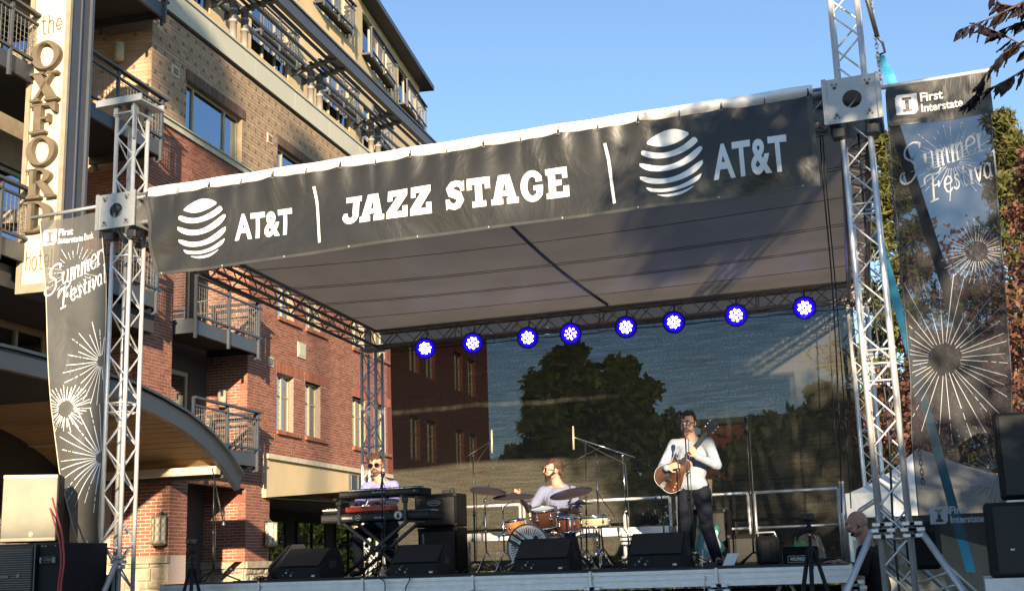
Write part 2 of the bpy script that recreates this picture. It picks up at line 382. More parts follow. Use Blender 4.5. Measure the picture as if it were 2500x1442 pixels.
def window(fn,u0,u1,z0,z1,v=-.12,mull=(),trans=(),fr=.05,matl=None,curt=((.45,.85),),axis='u',room=.5,lin=None):
    matl=matl or M_alu_w; Q=fn if axis=='u' else (lambda a,b,c:fn(b,a,c)); 
    m=MB(Q)
    def b(a0,a1,c0,c1,d=.06): m.box((a0,v-d/2,c0),(a1,v+d/2,c1))
    b(u0,u0+fr,z0,z1); b(u1-fr,u1,z0,z1); b(u0+fr,u1-fr,z0,z0+fr); b(u0+fr,u1-fr,z1-fr,z1)
    for x in mull: b(x-fr/2,x+fr/2,z0+fr,z1-fr,.09)
    for y in trans:
        xs=[u0+fr]+[t for x in mull for t in (x-fr/2,x+fr/2)]+[u1-fr]
        for i in range(0,len(xs),2): b(xs[i],xs[i+1],y-.02,y+.02,.05)
    w_=m.build('window',matl,hotel)
    xs=[u0]+list(mull)+[u1]
    for i in range(len(xs)-1):
        p=MB(Q); p.box((xs[i]+.03,v-.008,z0+.03),(xs[i+1]-.03,v,z1-.03)); p.build('pane',M_glass,w_)
    r=MB(Q); d=v-room
    r.add([(u0,d,z0),(u1,d,z0),(u1,d,z1),(u0,d,z1),(u0,v-.03,z0),(u1,v-.03,z0),(u1,v-.03,z1),(u0,v-.03,z1)],[(0,1,2,3),(0,4,5,1),(1,5,6,2),(2,6,7,3),(3,7,4,0)])
    r.build('room_lining',lin or M_dark,w_)
    for (p,q) in curt: curtain(Q,u0+(u1-u0)*p,u0+(u1-u0)*q,v-.12,z0,z1-.03,w_)
    return w_
UE=22.1
# red brick zone
rh=[(-3.78,-.1,3.96,10.05),(-3.78,-.1,0,3.5)]
wins=[]
for zb,zt in ((5.12,6.66),(8.2,9.74)):
    for k in range(4):
        for a,b in ((1.6,2.63),(3.4,4.45),(6.87,7.92),(8.67,9.7)):
            a2,b2=a+k*10.54,b+k*10.54
            if b2<UE-.3: wins.append((a2,b2,zb,zt))
wall('facade_wall',M_mortar,FA,-5,9.9,1.72,11.58,rh+wins+[(.78,UE,0,4.4)])
wall('far_facade_wall',M_brickfar,FA,9.9,UE,1.72,11.58,wins+[(.78,UE,0,4.4)])
# solid wall above the recess and the mass of the building (closed volume)
mass=MB(FA); mass.box((-5,-14,3.51),(UE,-1.3,14.3)); mass.box((-5,-14,0),(UE,-3.3,3.51)); mass.box((-5,-3.3,0),(-.1,-1.3,3.51)); mass.add([(-5,-1.3,0),(-5,-.23,0),(-5,-.23,14.3),(-5,-1.3,14.3)],[(0,1,2,3)]); mass.box((UE-.1,-1.3,0),(UE,-.002,14.3)); mass.build('building_core',M_mortar,hotel)
lint=[(a-.05,b+.5,zt,zt+.29) for (a,b,zb,zt) in wins]
bricks(FA,-5,9.9,1.72,11.58,rh+[(.78,UE,0,4.4)]+wins+lint+[(2.86,3.4,7.27,7.7)])
for (a,b,zb,zt) in wins:
    window(FA,a,b,zb,zt,v=-.16,mull=((a+b)/2,),trans=(zb+(zt-zb)*.62,),fr=.055,curt=(),room=.4,lin=M_blind)
    if a<10:
        bricks(FA,a-.05,min(b+.5,a+1.55),zt,zt+.29,v=0.012,soldier=True)
        s=MB(FA); n=int(1.5/.08)
        for i in range(n): s.tint=random.uniform(.02,1); s.box((a-.02+i*.08,0,zb-.11),(a-.02+i*.08+.07,.075,zb-.012))
        s.build('window_sill',M_brick,hotel)
t=MB(FA); t.box((2.86,-.01,7.27),(3.4,.03,7.7)); t.box((2.93,.03,7.34),(3.33,.04,7.63)); t.build('wall_tile',M_pre,hotel)
# recess of the red bay with its balconies
wall('recess_side_wall',M_mortar,FA,-1.15,0,1.72,10.05,(),v=-.1,axis='v')
bricks(FA,-1.15,0,1.72,10.05,v=-.1,axis='v',single=False)
bricks(FA,-1.15,0,3.18,3.42,v=-.115,axis='v',soldier=True)
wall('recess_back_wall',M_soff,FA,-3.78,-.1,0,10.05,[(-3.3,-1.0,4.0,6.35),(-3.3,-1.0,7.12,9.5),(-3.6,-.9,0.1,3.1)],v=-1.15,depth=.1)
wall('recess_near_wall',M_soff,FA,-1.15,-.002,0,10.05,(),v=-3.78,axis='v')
for z in (4.0,7.12): window(FA,-3.3,-1.0,z,z+2.35,v=-1.2,mull=(-2.15,),fr=.1,curt=((0,.4),),room=.1)
window(FA,-3.6,-.9,.1,3.1,v=-1.2,mull=(-2.3,),trans=(2.5,),fr=.1,matl=M_dark,curt=(),room=.1)
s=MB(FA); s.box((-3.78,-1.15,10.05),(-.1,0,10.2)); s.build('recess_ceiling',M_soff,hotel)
# tan block zone
bigw=[(-3.45+k*4.95,-.6+k*4.95,11.78,13.05) for k in range(4)]
wall('upper_wall',M_tanmortar,FA,-5,UE,11.76,14.32,bigw)
bricks(FA,-5,9.9,11.76,14.3,bigw+[(a-.05,b+.15,t0,t0+.27) for a,b,_,t0 in bigw],L=.4,H=.0985,matl=M_tan,name='block',accent=(3,1))
for (a,b,zb,zt) in bigw:
    window(FA,a,b,zb,zt,v=-.16,mull=(a+.55,b-.72),fr=.06,curt=((.18,.8),),room=.5)
    if a<9: bricks(FA,a-.05,b+.15,zt,zt+.27,v=.02,soldier=True,matl=M_sold)
wall('balcony_side_wall',M_tanmortar,FA,-1.6,0,6,14.32,(),v=-5,axis='v')
bricks(FA,-1.6,0,10.4,14.3,v=-5,axis='v',L=.4,H=.0985,matl=M_tan,name='block',single=True,accent=(4,2))
bricks(FA,-1.6,0,3.4,10.4,v=-5,axis='v',single=False)
b_=MB(FA)
for i in range(14):
    a=-5+i*1.94; b_.box((a+.004,0,11.58),(a+1.936,.07,11.72)); b_.box((a+.004,0,11.72),(a+1.936,.11,11.76))
b_.build('stone_band',M_pre,hotel)
b_=MB(FA); b_.box((-5,-.04,14.3),(UE,.03,14.36)); b_.build('shadow_joint',M_dark,hotel)
for i in range(12):
    a=-5-4.95+i*2.475
    if a+2.47>UE: break
    b_=MB(FA); b_.box((a+.006,-.25,14.36),(a+2.469,.1,14.94)); b_.box((a+.006,-.3,14.94),(a+2.469,.14,15.0)); b_.build('parapet_panel',M_par,hotel)
b_=MB(FA); b_.box((-14,-1.2,14.3),(UE,-.26,14.4)); b_.build('terrace_floor',M_pre,hotel)
for (u,z) in ((-4.15,12.9),(.85,12.9),(1.03,6.75)):
    v_=MB(FA); v_.box((u,.0,z),(u+.32,.03,z+.26)); v_.m=1
    for i in range(4): v_.box((u+.05,.03,z+.05+i*.045),(u+.27,.04,z+.07+i*.045))
    v_.build('vent_grille',[M_light if z>8 else M_pre,M_soff],hotel)
# ground floor: piers, stone base, cream fascia, storefront
def pier(u,v0,v1,z1,ztop,u1):
    wall('pier_face',M_mortar,FA,v0,v1,0,z1,(),v=u,axis='v'); wall('pier_side',M_mortar,FA,u,u1,0,z1,(),v=v1,axis='u')
    bricks(FA,v0,v1,ztop,z1,v=u,axis='v',single=True); bricks(FA,u,u1,ztop,z1,v=v1,axis='u',single=False)
pier(-5.02,-.6,.77,3.45,1.86,-4.3)
def stones(P,a0,a1,z0,z1):
    z=z0
    while z<z1-.05:
        h=min(random.uniform(.16,.32),z1-z); a=a0
        while a<a1-.03:
            L=min(random.uniform(.2,.5),a1-a)
            if a1-a-L<.1: L=a1-a
            m=MB(); d=.05+random.uniform(-.015,.03); n=3
            def q(i,j,a=a,L=L,z=z,h=h,d=d):
                e=(i in(0,n)) or (j in(0,n)); return P(a+.008+(L-.016)*i/n,0 if e and False else d-(.025 if e else 0)+random.uniform(-.012,.012)*(0 if e else 1),z+.008+(h-.016)*j/n)
            vs=[q(i,j) for j in range(n+1) for i in range(n+1)]; fs=[(j*(n+1)+i,j*(n+1)+i+1,(j+1)*(n+1)+i+1,(j+1)*(n+1)+i) for j in range(n) for i in range(n)]
            m.add(vs,fs); m.box((0,0,0),(.001,.001,.001),Matrix.Translation(P(a+L/2,0,z+h/2)))
            bb=[P(a+.008,-.01,z+.008),P(a+L-.008,-.01,z+.008),P(a+L-.008,-.01,z+h-.008),P(a+.008,-.01,z+h-.008)]
            m.add([vs[0],vs[n],vs[-1],vs[-1-n]]+bb,[(0,4,5,1),(1,5,6,2),(2,6,7,3),(3,7,4,0)])
            m.build('stone',M_stone,hotel); a+=L
        z+=h
Pv=lambda u:(lambda a,d,z:FA(u-d,a,z)); Pu=lambda v:(lambda a,d,z:FA(a,v+d,z))
stones(Pv(-5.02),-.6,.77,.9,1.7); stones(Pv(-.1),-1.15,0,.9,1.55); stones(Pu(0),-.1,1.2,.9,1.55)
for (P_,a0,a1) in ((Pv(-5.02),-.6,.8),(Pv(-.1),-1.15,.05),(Pu(0),-.15,1.25)):
    m=MB(P_); a=a0
    while a<a1: m.box((a+.004,-.01,1.7 if a0==-.6 else 1.56),(min(a+.45,a1)-.004,.1,1.86 if a0==-.6 else 1.72)); a+=.45
    m.build('stone_cap',M_stone,hotel)
w_=MB(FA); w_.box((-.1,-.3,0),(1.22,-.001,1.72)); w_.box((.78,-.3,1.72),(1.22,-.002,3.4)); w_.build('pier_core',M_mortar,hotel)
bricks(FA,-.1,1.22,1.72,3.4,v=.0)
f_=MB(FA); f_.add([(.78,.12,3.31),(6.3,.12,3.72),(7.0,.12,3.72),(UE,.12,3.72),(UE,.12,4.3),(.78,.12,4.3),(.78,-.3,3.31),(UE,-.3,3.72),(.78,-.3,4.3),(UE,-.3,4.3)],[(0,1,2,3,4,5),(0,6,8,5),(0,6,7,3),(5,8,9,4)])
f_.build('cream_fascia',M_cream,hotel)
f_=MB(FA); f_.box((.74,-.3,4.3),(UE,.2,4.42)); f_.build('fascia_cap',M_light,hotel)
f_=MB(FA); f_.box((6.25,.13,3.75),(9.8,.17,4.22)); f_.m=1
for i in range(7): f_.box((6.3+i*.55,.17,3.76),(6.34+i*.55,.2,4.2))
f_.build('grey_panel',[M_dgrey,M_wire],hotel)
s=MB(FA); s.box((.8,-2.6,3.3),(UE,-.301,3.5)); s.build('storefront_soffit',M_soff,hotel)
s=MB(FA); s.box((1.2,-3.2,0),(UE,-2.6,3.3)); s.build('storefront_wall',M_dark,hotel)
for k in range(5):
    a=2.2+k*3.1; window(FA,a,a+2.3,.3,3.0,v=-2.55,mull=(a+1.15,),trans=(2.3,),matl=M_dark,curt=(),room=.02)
# balconies
def balcony(fn,u0,u1,v0,v1,zf,H=1.02,slab=.32,kind='mesh',posts=3,low=.35,end0=False,end1=True):
    m=MB(fn); m.box((u0,v0,zf-slab*.5),(u1,v1-.02,zf)); m.m=1
    m.box((u0,v1-.02,zf-slab),(u1,v1+.05,zf-.02)); m.box((u1-.02,v0,zf-slab),(u1+.05,v1-.02,zf-.02))
    if end0: m.box((u0-.05,v0,zf-slab),(u0,v1+.05,zf-.02))
    B=m.build('balcony',[M_soff,M_dgrey],hotel)
    pl=[(u0+(u1-u0)*i/posts,v1+.08) for i in range(posts+1)]+[(u1+.1,v1-.05),(u1+.1,v0+.1)]
    for (a,b) in pl:
        p=MB(fn); p.box((a-.03,b-.03,zf-slab-.12),(a+.03,b+.03,zf+H-.05)); p.build('post',M_dgrey,B)
    r=MB(fn); r.box((u0,v1+.03,zf+H-.05),(u1+.18,v1+.15,zf+H)); r.box((u1+.03,v0,zf+H-.048),(u1+.17,v1+.03,zf+H-.002)); r.build('top_rail',M_dgrey,B)
    r=MB(fn); r.box((u0,v1+.05,zf+H-.22),(u1+.15,v1+.11,zf+H-.18)); r.box((u0,v1+.05,zf+.05),(u1+.15,v1+.11,zf+.1)); r.box((u1+.06,v0,zf+.05),(u1+.12,v1+.05,zf+.1)); r.box((u1+.06,v0,zf+H-.22),(u1+.12,v1+.05,zf+H-.18)); r.build('mid_rail',M_dgrey,B)
    p=MB(fn); n=int((u1-u0)/.11)
    for i in range(n): a=u0+.05+i*.11; p.box((a-.004,v1+.076,zf+.1),(a+.004,v1+.084,zf+H-.22))
    for j in range(6 if kind=='mesh' else 0): z=zf+.2+j*.11; p.box((u0,v1+.07,z-.004),(u1,v1+.076,z+.004))
    n=int((v1-v0)/.11)
    for i in range(n): b=v0+.05+i*.11; p.box((u1+.086,b-.004,zf+.1),(u1+.094,b+.004,zf+H-.22))
    for j in range(6): z=zf+.2+j*.11; p.box((u1+.08,v0,z-.004),(u1+.086,v1,z+.004))
    p.build('wire_panel',M_wire,B,kind='stuff'); return B
for zf in (4.3,7.12-.02+.02): balcony(FA,-3.7,-.55,-.9,.45,zf if zf>5 else 4.32,posts=2,slab=.34,end0=True)
for zf in (7.35,10.75,14.0): balcony(FA,-14,-5.45,-1.2,.5,zf,posts=5,slab=.34)
# near bay behind the sign
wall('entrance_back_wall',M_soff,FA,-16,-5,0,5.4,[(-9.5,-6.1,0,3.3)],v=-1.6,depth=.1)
wall('bay_back_wall',M_tanmortar,FA,-16,-5,5.4,14.3,[(-15,-12,zf,zf+2.3) for zf in (7.4,10.8)]+[(-10.6,-6.9,zf,zf+2.35) for zf in (7.4,10.8)]+[(-15,-12,5.55,6.5),(-10.6,-6.1,5.55,6.5),(-9.5,-6.1,0,3.3)],v=-1.6,depth=.1)
for zf in (7.4,10.8):
    window(FA,-15,-12,zf,zf+2.3,v=-1.66,mull=(-13.5,),fr=.08,curt=((.5,.95),),room=.3)
    window(FA,-10.6,-6.9,zf,zf+2.3,v=-1.66,mull=(-9.3,-8.1),fr=.08,curt=((.3,.7),(.74,.97)),room=.3)
window(FA,-15,-12,5.55,6.5,v=-1.66,mull=(-13.5,),fr=.08,curt=(),room=.3); window(FA,-10.6,-6.1,5.55,6.5,v=-1.66,mull=(-9.0,-7.05),fr=.08,curt=(),room=.3)
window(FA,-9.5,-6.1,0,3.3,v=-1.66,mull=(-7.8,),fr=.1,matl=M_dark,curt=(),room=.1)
s=MB(FA); s.box((-16,-12,14.3),(-5,-1.61,14.31)); s.box((-16,-12,0),(-15.9,-1.61,14.3)); s.build('bay_core',M_tanmortar,hotel)
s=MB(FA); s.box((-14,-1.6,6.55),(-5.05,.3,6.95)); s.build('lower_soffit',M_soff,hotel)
# setback upper storeys (cream stucco)
rowA=[(-7.7+k*4.95,-5.2+k*4.95,16.35,18.0) for k in range(6)]; rowB=[(-3.2+k*4.95,-.6+k*4.95,19.75,21.4) for k in range(3)]
ztop=22.0
wall('setback_wall',M_cream,FA,-14,10.2,14.4,24,[h for h in rowA+rowB if h[1]<10],v=-1.2,depth=.15)
F2=frame(FA(10.2,-1.2,0),PHI+.09)
r2=[(.95,4.3,19.75,21.55),(6.05,9.2,19.75,21.55),(1.0,3.6,16.35,18.0),(5.9,8.5,16.35,18.0)]
wall('setback_wall',M_cream,F2,0,9.6,14.4,21.95,r2,v=0,depth=.15)
s=MB(F2); s.box((0,-9,14.4),(9.6,-.2,21.95)); s.build('upper_core',M_cream,hotel)
s=MB(FA); s.box((-14,-10,14.4),(10.2,-1.6,24)); s.build('upper_core',M_cream,hotel)
for fn,L_ in ((FA,[h for h in rowA+rowB if h[1]<10]),(F2,r2)):
    for (a,b,z0,z1) in L_:
        v=-1.2 if fn is FA else 0
        window(fn,a,b,z0,z1,v=v-.1,mull=(a+(b-a)*.35,a+(b-a)*.68),fr=.06,curt=((.4,.6),),room=.3)
        balcony(fn,a-.1,b-.15,v,v+.3,z0+.12 if z0>19 else z0+.55,H=1.0,slab=.1,posts=2,kind='bars',end0=True)
# pale roof overhang with dark metal edge
e=MB(F2)
for i in range(8):
    e.box((-.35+i*1.3,-.4,21.95),(-.35+i*1.3+1.294,.5,22.02)); e.box((-.35+i*1.3,.5,21.93),(-.35+i*1.3+1.294,.55,22.14))
e.box((10.05,-9,21.93),(10.1,.55,22.14)); e.build('roof_edge',M_roof,hotel)
e=MB(F2); e.box((-.3,-9,22.02),(10.05,.5,22.1)); e.m=1; e.box((9.4,-8,22.1),(9.7,-1.0,22.35)); e.build('roof',[M_roof,M_par],hotel)
e=MB(FA); e.box((-14,-10,24),(10.5,-.7,24.2)); e.build('roof',M_roof,hotel)
# pergola on the terrace edge: paired round columns, slatted brackets, long rails
perg=MB(FA)
for k in range(-2,3):
    for du in (-.95,-.3):
        u=k*4.95+du; c=MB(); B=FA(u,-.12,0)
        c.lathe([(.1,15.0),(.1,15.62),(.115,15.62),(.115,15.7),(.1,15.7),(.1,15.95),(.118,15.95),(.118,16.0),(.1,16.0),(.1,16.22)],Matrix.Translation(B),14); c.build('column',M_col,hotel)
        c=MB(); c.lathe([(.104,15.7),(.104,15.95)],Matrix.Translation(B),14); c.lathe([(.104,16.0),(.104,16.22)],Matrix.Translation(B),14); c.build('column_band',M_dgrey,hotel)
    m=MB(FA)
    for du in (-1.0,-.25): m.add([(k*4.95+du+s,v,z) for s in(-.03,.03) for v,z in ((-.75,16.1),(.7,16.42),(.7,16.55),(-.75,16.3))],[(0,1,2,3),(7,6,5,4),(0,4,5,1),(1,5,6,2),(2,6,7,3),(3,7,4,0)])
    for i in range(5):
        v=-.62+i*.3; z=16.22+(v+.75)*.19; m.box((k*4.95-1.25,v-.05,z),(k*4.95+.0,v+.05,z+.03))
    m.build('bracket',M_dgrey,hotel)
for v,z,h in ((-.62,16.3,.1),(-.3,16.38,.1),(.05,16.45,.1),(.38,16.52,.1)):
    m=MB(FA); m.box((-12,v-.03,z),(13.6,v+.03,z+h)); m.build('pergola_rail',M_dgrey,hotel)
m=MB(FA); m.box((-12,.68,16.52),(14.0,.76,16.86)); m.box((-12,.62,16.86),(14.0,.8,16.92)); m.box((-12,.62,16.46),(14.0,.8,16.52)); m.build('pergola_fascia',M_dgrey,hotel)
# entrance canopy: barrel vault on a curved steel edge
ol=[(-19.6,3.5),(-18.5,4.17),(-17.2,4.53),(-15.4,4.84),(-13.2,4.92),(-12.3,4.93),(-11.4,4.92),(-9.04,4.84),(-8.1,4.71),(-7.17,4.53),(-6.6,4.37),(-6.04,4.17),(-5.4,3.87),(-4.79,3.48)]
for (vv,nm) in ((2.3,'canopy_edge'),):
    m=MB(FA)
    for i in range(len(ol)-1):
        (a,b),(c,d)=ol[i],ol[i+1]; T=.36
        m.add([(a,vv,b),(c,vv,d),(c-.1,vv,d-T),(a-.1 if i else a,vv,b-T),(a,vv-.12,b),(c,vv-.12,d),(c-.1,vv-.12,d-T),(a-.1 if i else a,vv-.12,b-T)],[(0,1,2,3),(7,6,5,4),(0,4,5,1),(3,2,6,7),(1,5,6,2)])
        if vv>1: m.add([(a,vv,b+.003),(c,vv,d+.003),(c,vv+.07,d+.003),(a,vv+.07,b+.003),(a,vv,b-.045),(c,vv,d-.045),(c,vv+.07,d-.045),(a,vv+.07,b-.045)],[(0,1,2,3),(4,5,6,7),(3,2,6,7)])
    m.build(nm,M_canopy,hotel)
m=MB(FA)
for i in range(len(ol)-1):
    (a,b),(c,d)=ol[i],ol[i+1]; m.add([(a,2.3,b),(c,2.3,d),(c,-1.6,d),(a,-1.6,b)],[(0,1,2,3)])
m.build('canopy_roof',M_dgrey,hotel)
import bisect
def zo(u):
    i=max(1,min(len(ol)-1,bisect.bisect([p[0] for p in ol],u))); (a,b),(c,d)=ol[i-1],ol[i]; return b+(d-b)*(u-a)/(c-a)
u=-19.2
while u<-5.1:
    m=MB(FA); a,b=u+.008,u+.212; m.add([(a,2.17,zo(a)-.2),(b,2.17,zo(b)-.2),(b,-1.6,zo(b)-.2),(a,-1.6,zo(a)-.2),(a,2.17,zo(a)-.18),(b,2.17,zo(b)-.18),(b,-1.6,zo(b)-.18),(a,-1.6,zo(a)-.18)],[(0,1,2,3),(4,5,6,7),(0,1,5,4),(1,2,6,5),(0,3,7,4)]); m.build('soffit_board',M_wood if u>-8.9 else M_soff,hotel); u+=.22  # boards of the left part coloured dark, painting the shade under the vault
for (a,z0,z1,mt) in ((-5.55,3.42,3.58,M_light),(-5.25,3.36,3.42,M_dgrey),(-19.1,3.42,3.58,M_light)):
    m=MB(FA); m.box((a-.06,-1.6,z0),(a+.12,2.15,z1)); m.build('canopy_beam',mt,hotel)
m=MB(FA); m.box((-7.35,-1.0,4.0),(-7.25,1.4,4.06)); m.build('canopy_lamp',M_light,hotel)
for (a,b) in ((-19.2,1.9),): 
    m=MB(FA); m.box((a-.25,b-.25,0),(a+.25,b+.25,3.4)); m.build('canopy_post',M_brick,hotel)
# downspout cans on walls
for (P_,a,z) in ((FA,-.62,5.55),(FA,-.75,12.95)):
    m=MB(); c=P_(-.25,a,z) if z<8 else P_(-5.14,a,z); m.lathe([(.0,.0),(.11,.0),(.11,.42),(.0,.42)],Matrix.Translation(c),14); m.build('wall_light_can',M_light if z<8 else M_pre,hotel)
# blade sign
sign=thing('blade_sign','tall cream blade sign with raised brown serif letters, on the hotel at far left','sign',FA(-9.8,.9,6.4))
def Ps(a,d,z): return FA(-9.8-d,a,z)     # a = outwards, d = towards the camera
m=MB(Ps); m.box((.42,-.66,6.42),(1.27,0,13.4)); m.build('sign_box',M_sigd,sign)
m=MB(Ps)
for (a,b,c,d) in ((.42,.52,6.42,13.4),(1.19,1.29,6.42,13.4),(.52,1.19,6.42,6.58)): m.box((a,.0,c),(b,.07,d))
m.build('sign_frame',M_signf,sign)
m=MB(Ps); m.box((.52,.0,6.58),(1.19,.035,13.4)); m.build('sign_face',M_signw,sign)
m=MB(Ps); m.box((1.27,-.3,6.5),(1.30,-.28,13.4)); m.box((1.27,-.62,6.42),(1.33,-.55,13.4)); m.box((1.27,-.14,12.2),(1.285,-.07,12.4)); m.build('side_trim',M_sigd,sign)
for z in (7.85,10.95): m=MB(FA); m.box((-9.9,-.2,z-.1),(-9.4,.42,z+.14)); m.build('bracket',M_signf,sign)
def ell(cx,cy,rx,ry,rot=0,n=28):
    c,s=math.cos(rot),math.sin(rot); return [(cx+rx*math.cos(2*math.pi*i/n)*c-ry*math.sin(2*math.pi*i/n)*s,cy+rx*math.cos(2*math.pi*i/n)*s+ry*math.sin(2*math.pi*i/n)*c) for i in range(n)]
def serif_letter(ch):
    L=[]
    if ch=='O': return [[ell(.5,.5,.5,.5),ell(.5,.5,.29,.43,.25)[::-1]]]
    if ch=='X':
        return [[[(.08,.95),(.38,.95),(.92,.05),(.62,.05)]],[[(.70,.95),(.80,.95),(.26,.05),(.14,.05)]],[[(0,.92),(.46,.92),(.46,1),(0,1)]],[[(.58,.92),(.95,.92),(.95,1),(.58,1)]],[[(.02,0),(.36,0),(.36,.08),(.02,.08)]],[[(.52,0),(1,0),(1,.08),(.52,.08)]]]
    if ch=='F':
        return [[[(.2,.05),(.46,.05),(.46,.95),(.2,.95)]],[[(.05,.92),(.95,.92),(.95,1),(.05,1)]],[[(.86,.72),(.95,.68),(.95,.93),(.7,.93)]],[[(.46,.46),(.72,.46),(.72,.54),(.46,.54)]],[[(.66,.36),(.74,.36),(.74,.64),(.66,.64)]],[[(.05,0),(.62,0),(.62,.08),(.05,.08)]]]
    if ch=='R':
        o=[(.3,1)]+arc(.46,.74,.42,90,-90,10,.26)+[(.3,.48)]; i=[(.42,.92)]+arc(.48,.74,.16,90,-90,8,.18)+[(.42,.56)]
        return [[o,i[::-1]],[[(.16,.05),(.42,.05),(.42,.99),(.16,.99)]],[[(.02,.93),(.3,.93),(.3,1),(.02,1)]],[[(.02,0),(.56,0),(.56,.08),(.02,.08)]],[[(.44,.5),(.7,.5),(1.0,.04),(.74,.04)]],[[(.7,0),(1.06,0),(1.06,.07),(.72,.07)]]]
    if ch=='D':
        o=[(.3,1)]+arc(.42,.5,.56,90,-90,14,.5)+[(.3,0)]; i=[(.42,.92)]+arc(.42,.5,.28,90,-90,10,.42)+[(.42,.08)]
        return [[o,i[::-1]],[[(.16,.03),(.42,.03),(.42,.97),(.16,.97)]],[[(.02,.93),(.3,.93),(.3,1),(.02,1)]],[[(.02,0),(.3,0),(.3,.07),(.02,.07)]]]
zt=11.17; hh=.60
for ch in 'OXFORD':
    m=MB(); Mx=axes(FA(-9.8-.035,.855-.30,zt-hh*.93),FA.ev*.60,Vector((0,0,hh*.93)),-FA.eu)
    for loops in serif_letter(ch): m.poly(loops,Mx,.13)
    m.build('letter',M_signl,sign); zt-=hh+.018
# ---------------------------------------------------------------- lettering
import bmesh
def subdiv2d(loops, cuts):
    loops=[[Vector((p[0],p[1],0)) for p in l] for l in loops]; tri=geometry.tessellate_polygon(loops); flat=[p for l in loops for p in l]
    bm=bmesh.new(); vs=[bm.verts.new(p) for p in flat]
    for t in tri:
        try: bm.faces.new([vs[i] for i in t])
        except ValueError: pass
    if cuts:
        for _ in range(4):
            E=[e for e in bm.edges if e.calc_length()>cuts]
            if not E: break
            bmesh.ops.subdivide_edges(bm,edges=E,cuts=1,use_grid_fill=False); bmesh.ops.triangulate(bm,faces=[f for f in bm.faces if len(f.verts)>3])
    bm.verts.index_update(); V=[(v.co.x,v.co.y) for v in bm.verts]; F=[tuple(v.index for v in f.verts) for f in bm.faces]; bm.free(); return V,F
def flat_add(m, loops, fn, cuts=0): V,F=subdiv2d(loops,cuts); m.add([fn(x,y) for x,y in V],F)
def text2d(s, offset=0., res=3):
    c=bpy.data.curves.new('t','FONT'); c.body=s; c.size=1; c.offset=offset; c.resolution_u=res; c.fill_mode='FRONT'
    o=bpy.data.objects.new('t',c); COL.objects.link(o); dg=bpy.context.evaluated_depsgraph_get(); dg.update(); me=bpy.data.meshes.new_from_object(o.evaluated_get(dg))
    V=[(v.co.x,v.co.y) for v in me.vertices]; F=[tuple(p.vertices) for p in me.polygons]
    bpy.data.objects.remove(o); bpy.data.curves.remove(c); bpy.data.meshes.remove(me); return V,F
def put_text(m, s, x0,y0,x1,y1, fn, offset=0., cuts=0, shear=0.):
    """text fitted into the box x0..x1, y0..y1 (y0 = baseline) of the surface fn"""
    V,F=text2d(s,offset); xs=[p[0] for p in V]; ys=[p[1] for p in V]; a,b=min(xs),max(xs); c,d=min(ys),max(ys)
    V=[(x0+(x-a)/(b-a)*(x1-x0)+shear*(y-c),y0+(y-c)/(d-c)*(y1-y0)) for x,y in V]
    if cuts:
        bm=bmesh.new(); vs=[bm.verts.new((x,y,0)) for x,y in V]
        for f in F:
            try: bm.faces.new([vs[i] for i in f])
            except ValueError: pass
        bmesh.ops.triangulate(bm,faces=bm.faces[:])
        for _ in range(3):
            E=[e for e in bm.edges if e.calc_length()>cuts]
            if not E: break
            bmesh.ops.subdivide_edges(bm,edges=E,cuts=1); bmesh.ops.triangulate(bm,faces=[f for f in bm.faces if len(f.verts)>3])
        bm.verts.index_update(); V=[(v.co.x,v.co.y) for v in bm.verts]; F=[tuple(v.index for v in f.verts) for f in bm.faces]; bm.free()
    m.add([fn(x,y) for x,y in V],F)
def put_strokes(m, strokes, wd, fn, x0,y0,sx,sy, cuts=0, shear=0.):
    for st in strokes:
        for q in stroke([(x0+p[0]*sx+shear*p[1]*sy,y0+p[1]*sy) for p in st],wd): flat_add(m,[[(a.x,a.y) for a in q]],fn,cuts)
thin={'t':[[(.3,1.),(.3,.12),(.42,0),(.6,.02)],[(.1,.7),(.55,.7)]],'h':[[(.1,0),(.1,1.)],[(.1,.55),(.25,.68),(.42,.68),(.52,.55),(.52,0)]],
 'e':[[(.1,.36),(.55,.36),(.55,.5)]+arc(.32,.42,.23,20,330,12,.3)],'o':[arc(.32,.34,.24,0,360,16,.34)],'l':[[(.2,0),(.2,1.)]]}
def SG(d): return lambda x,y: Ps(x,d,y)
m=MB(); x=.63
for ch in 'the': put_strokes(m,thin[ch],.022,SG(.045),x,11.36,.24,.38); x+=.165
m.build('small_lettering',M_signl,sign); m=MB(); x=.58
for ch in 'hotel': put_strokes(m,thin[ch],.02,SG(.045),x,6.84,.2,.36); x+=.125 if ch!='l' else .06
m.build('small_lettering',M_signl,sign)
# ---------------------------------------------------------------- stage materials
M_alu=mat('truss_aluminium',(.70,.69,.67),.38,metal=.55,var=.06,scale=12,bump=.12,bscale=120); M_alu2=mat('deck_aluminium',(.68,.69,.70),.45,metal=.5,var=.1,scale=9)
M_plate=mat('sleeve_plate',(.38,.38,.365),.42,metal=.5,var=.08,scale=14); M_bolt=mat('bolt_steel',(.18,.18,.18),.4,metal=.9)
M_truss_d=mat('roof_truss_black',(.26,.23,.20),.4,metal=.5)
M_black=mat('black_plastic',(.022,.022,.024),.45,scale=8); M_deck=mat('deck_plywood',(.030,.029,.030),.55,var=.4,scale=3); M_skirt=mat('black_skirt',(.02,.02,.022),.9)
M_vinyl=clothmesh('banner_vinyl',(.024,.0225,.020),1,rough=.40,spec=.5,var=.25,bump=.8,bscale=1.6); M_white=mat('banner_print',(.82,.82,.80),.45,var=.03,bump=.05); M_hem=mat('banner_hem',(.05,.047,.042),.4)
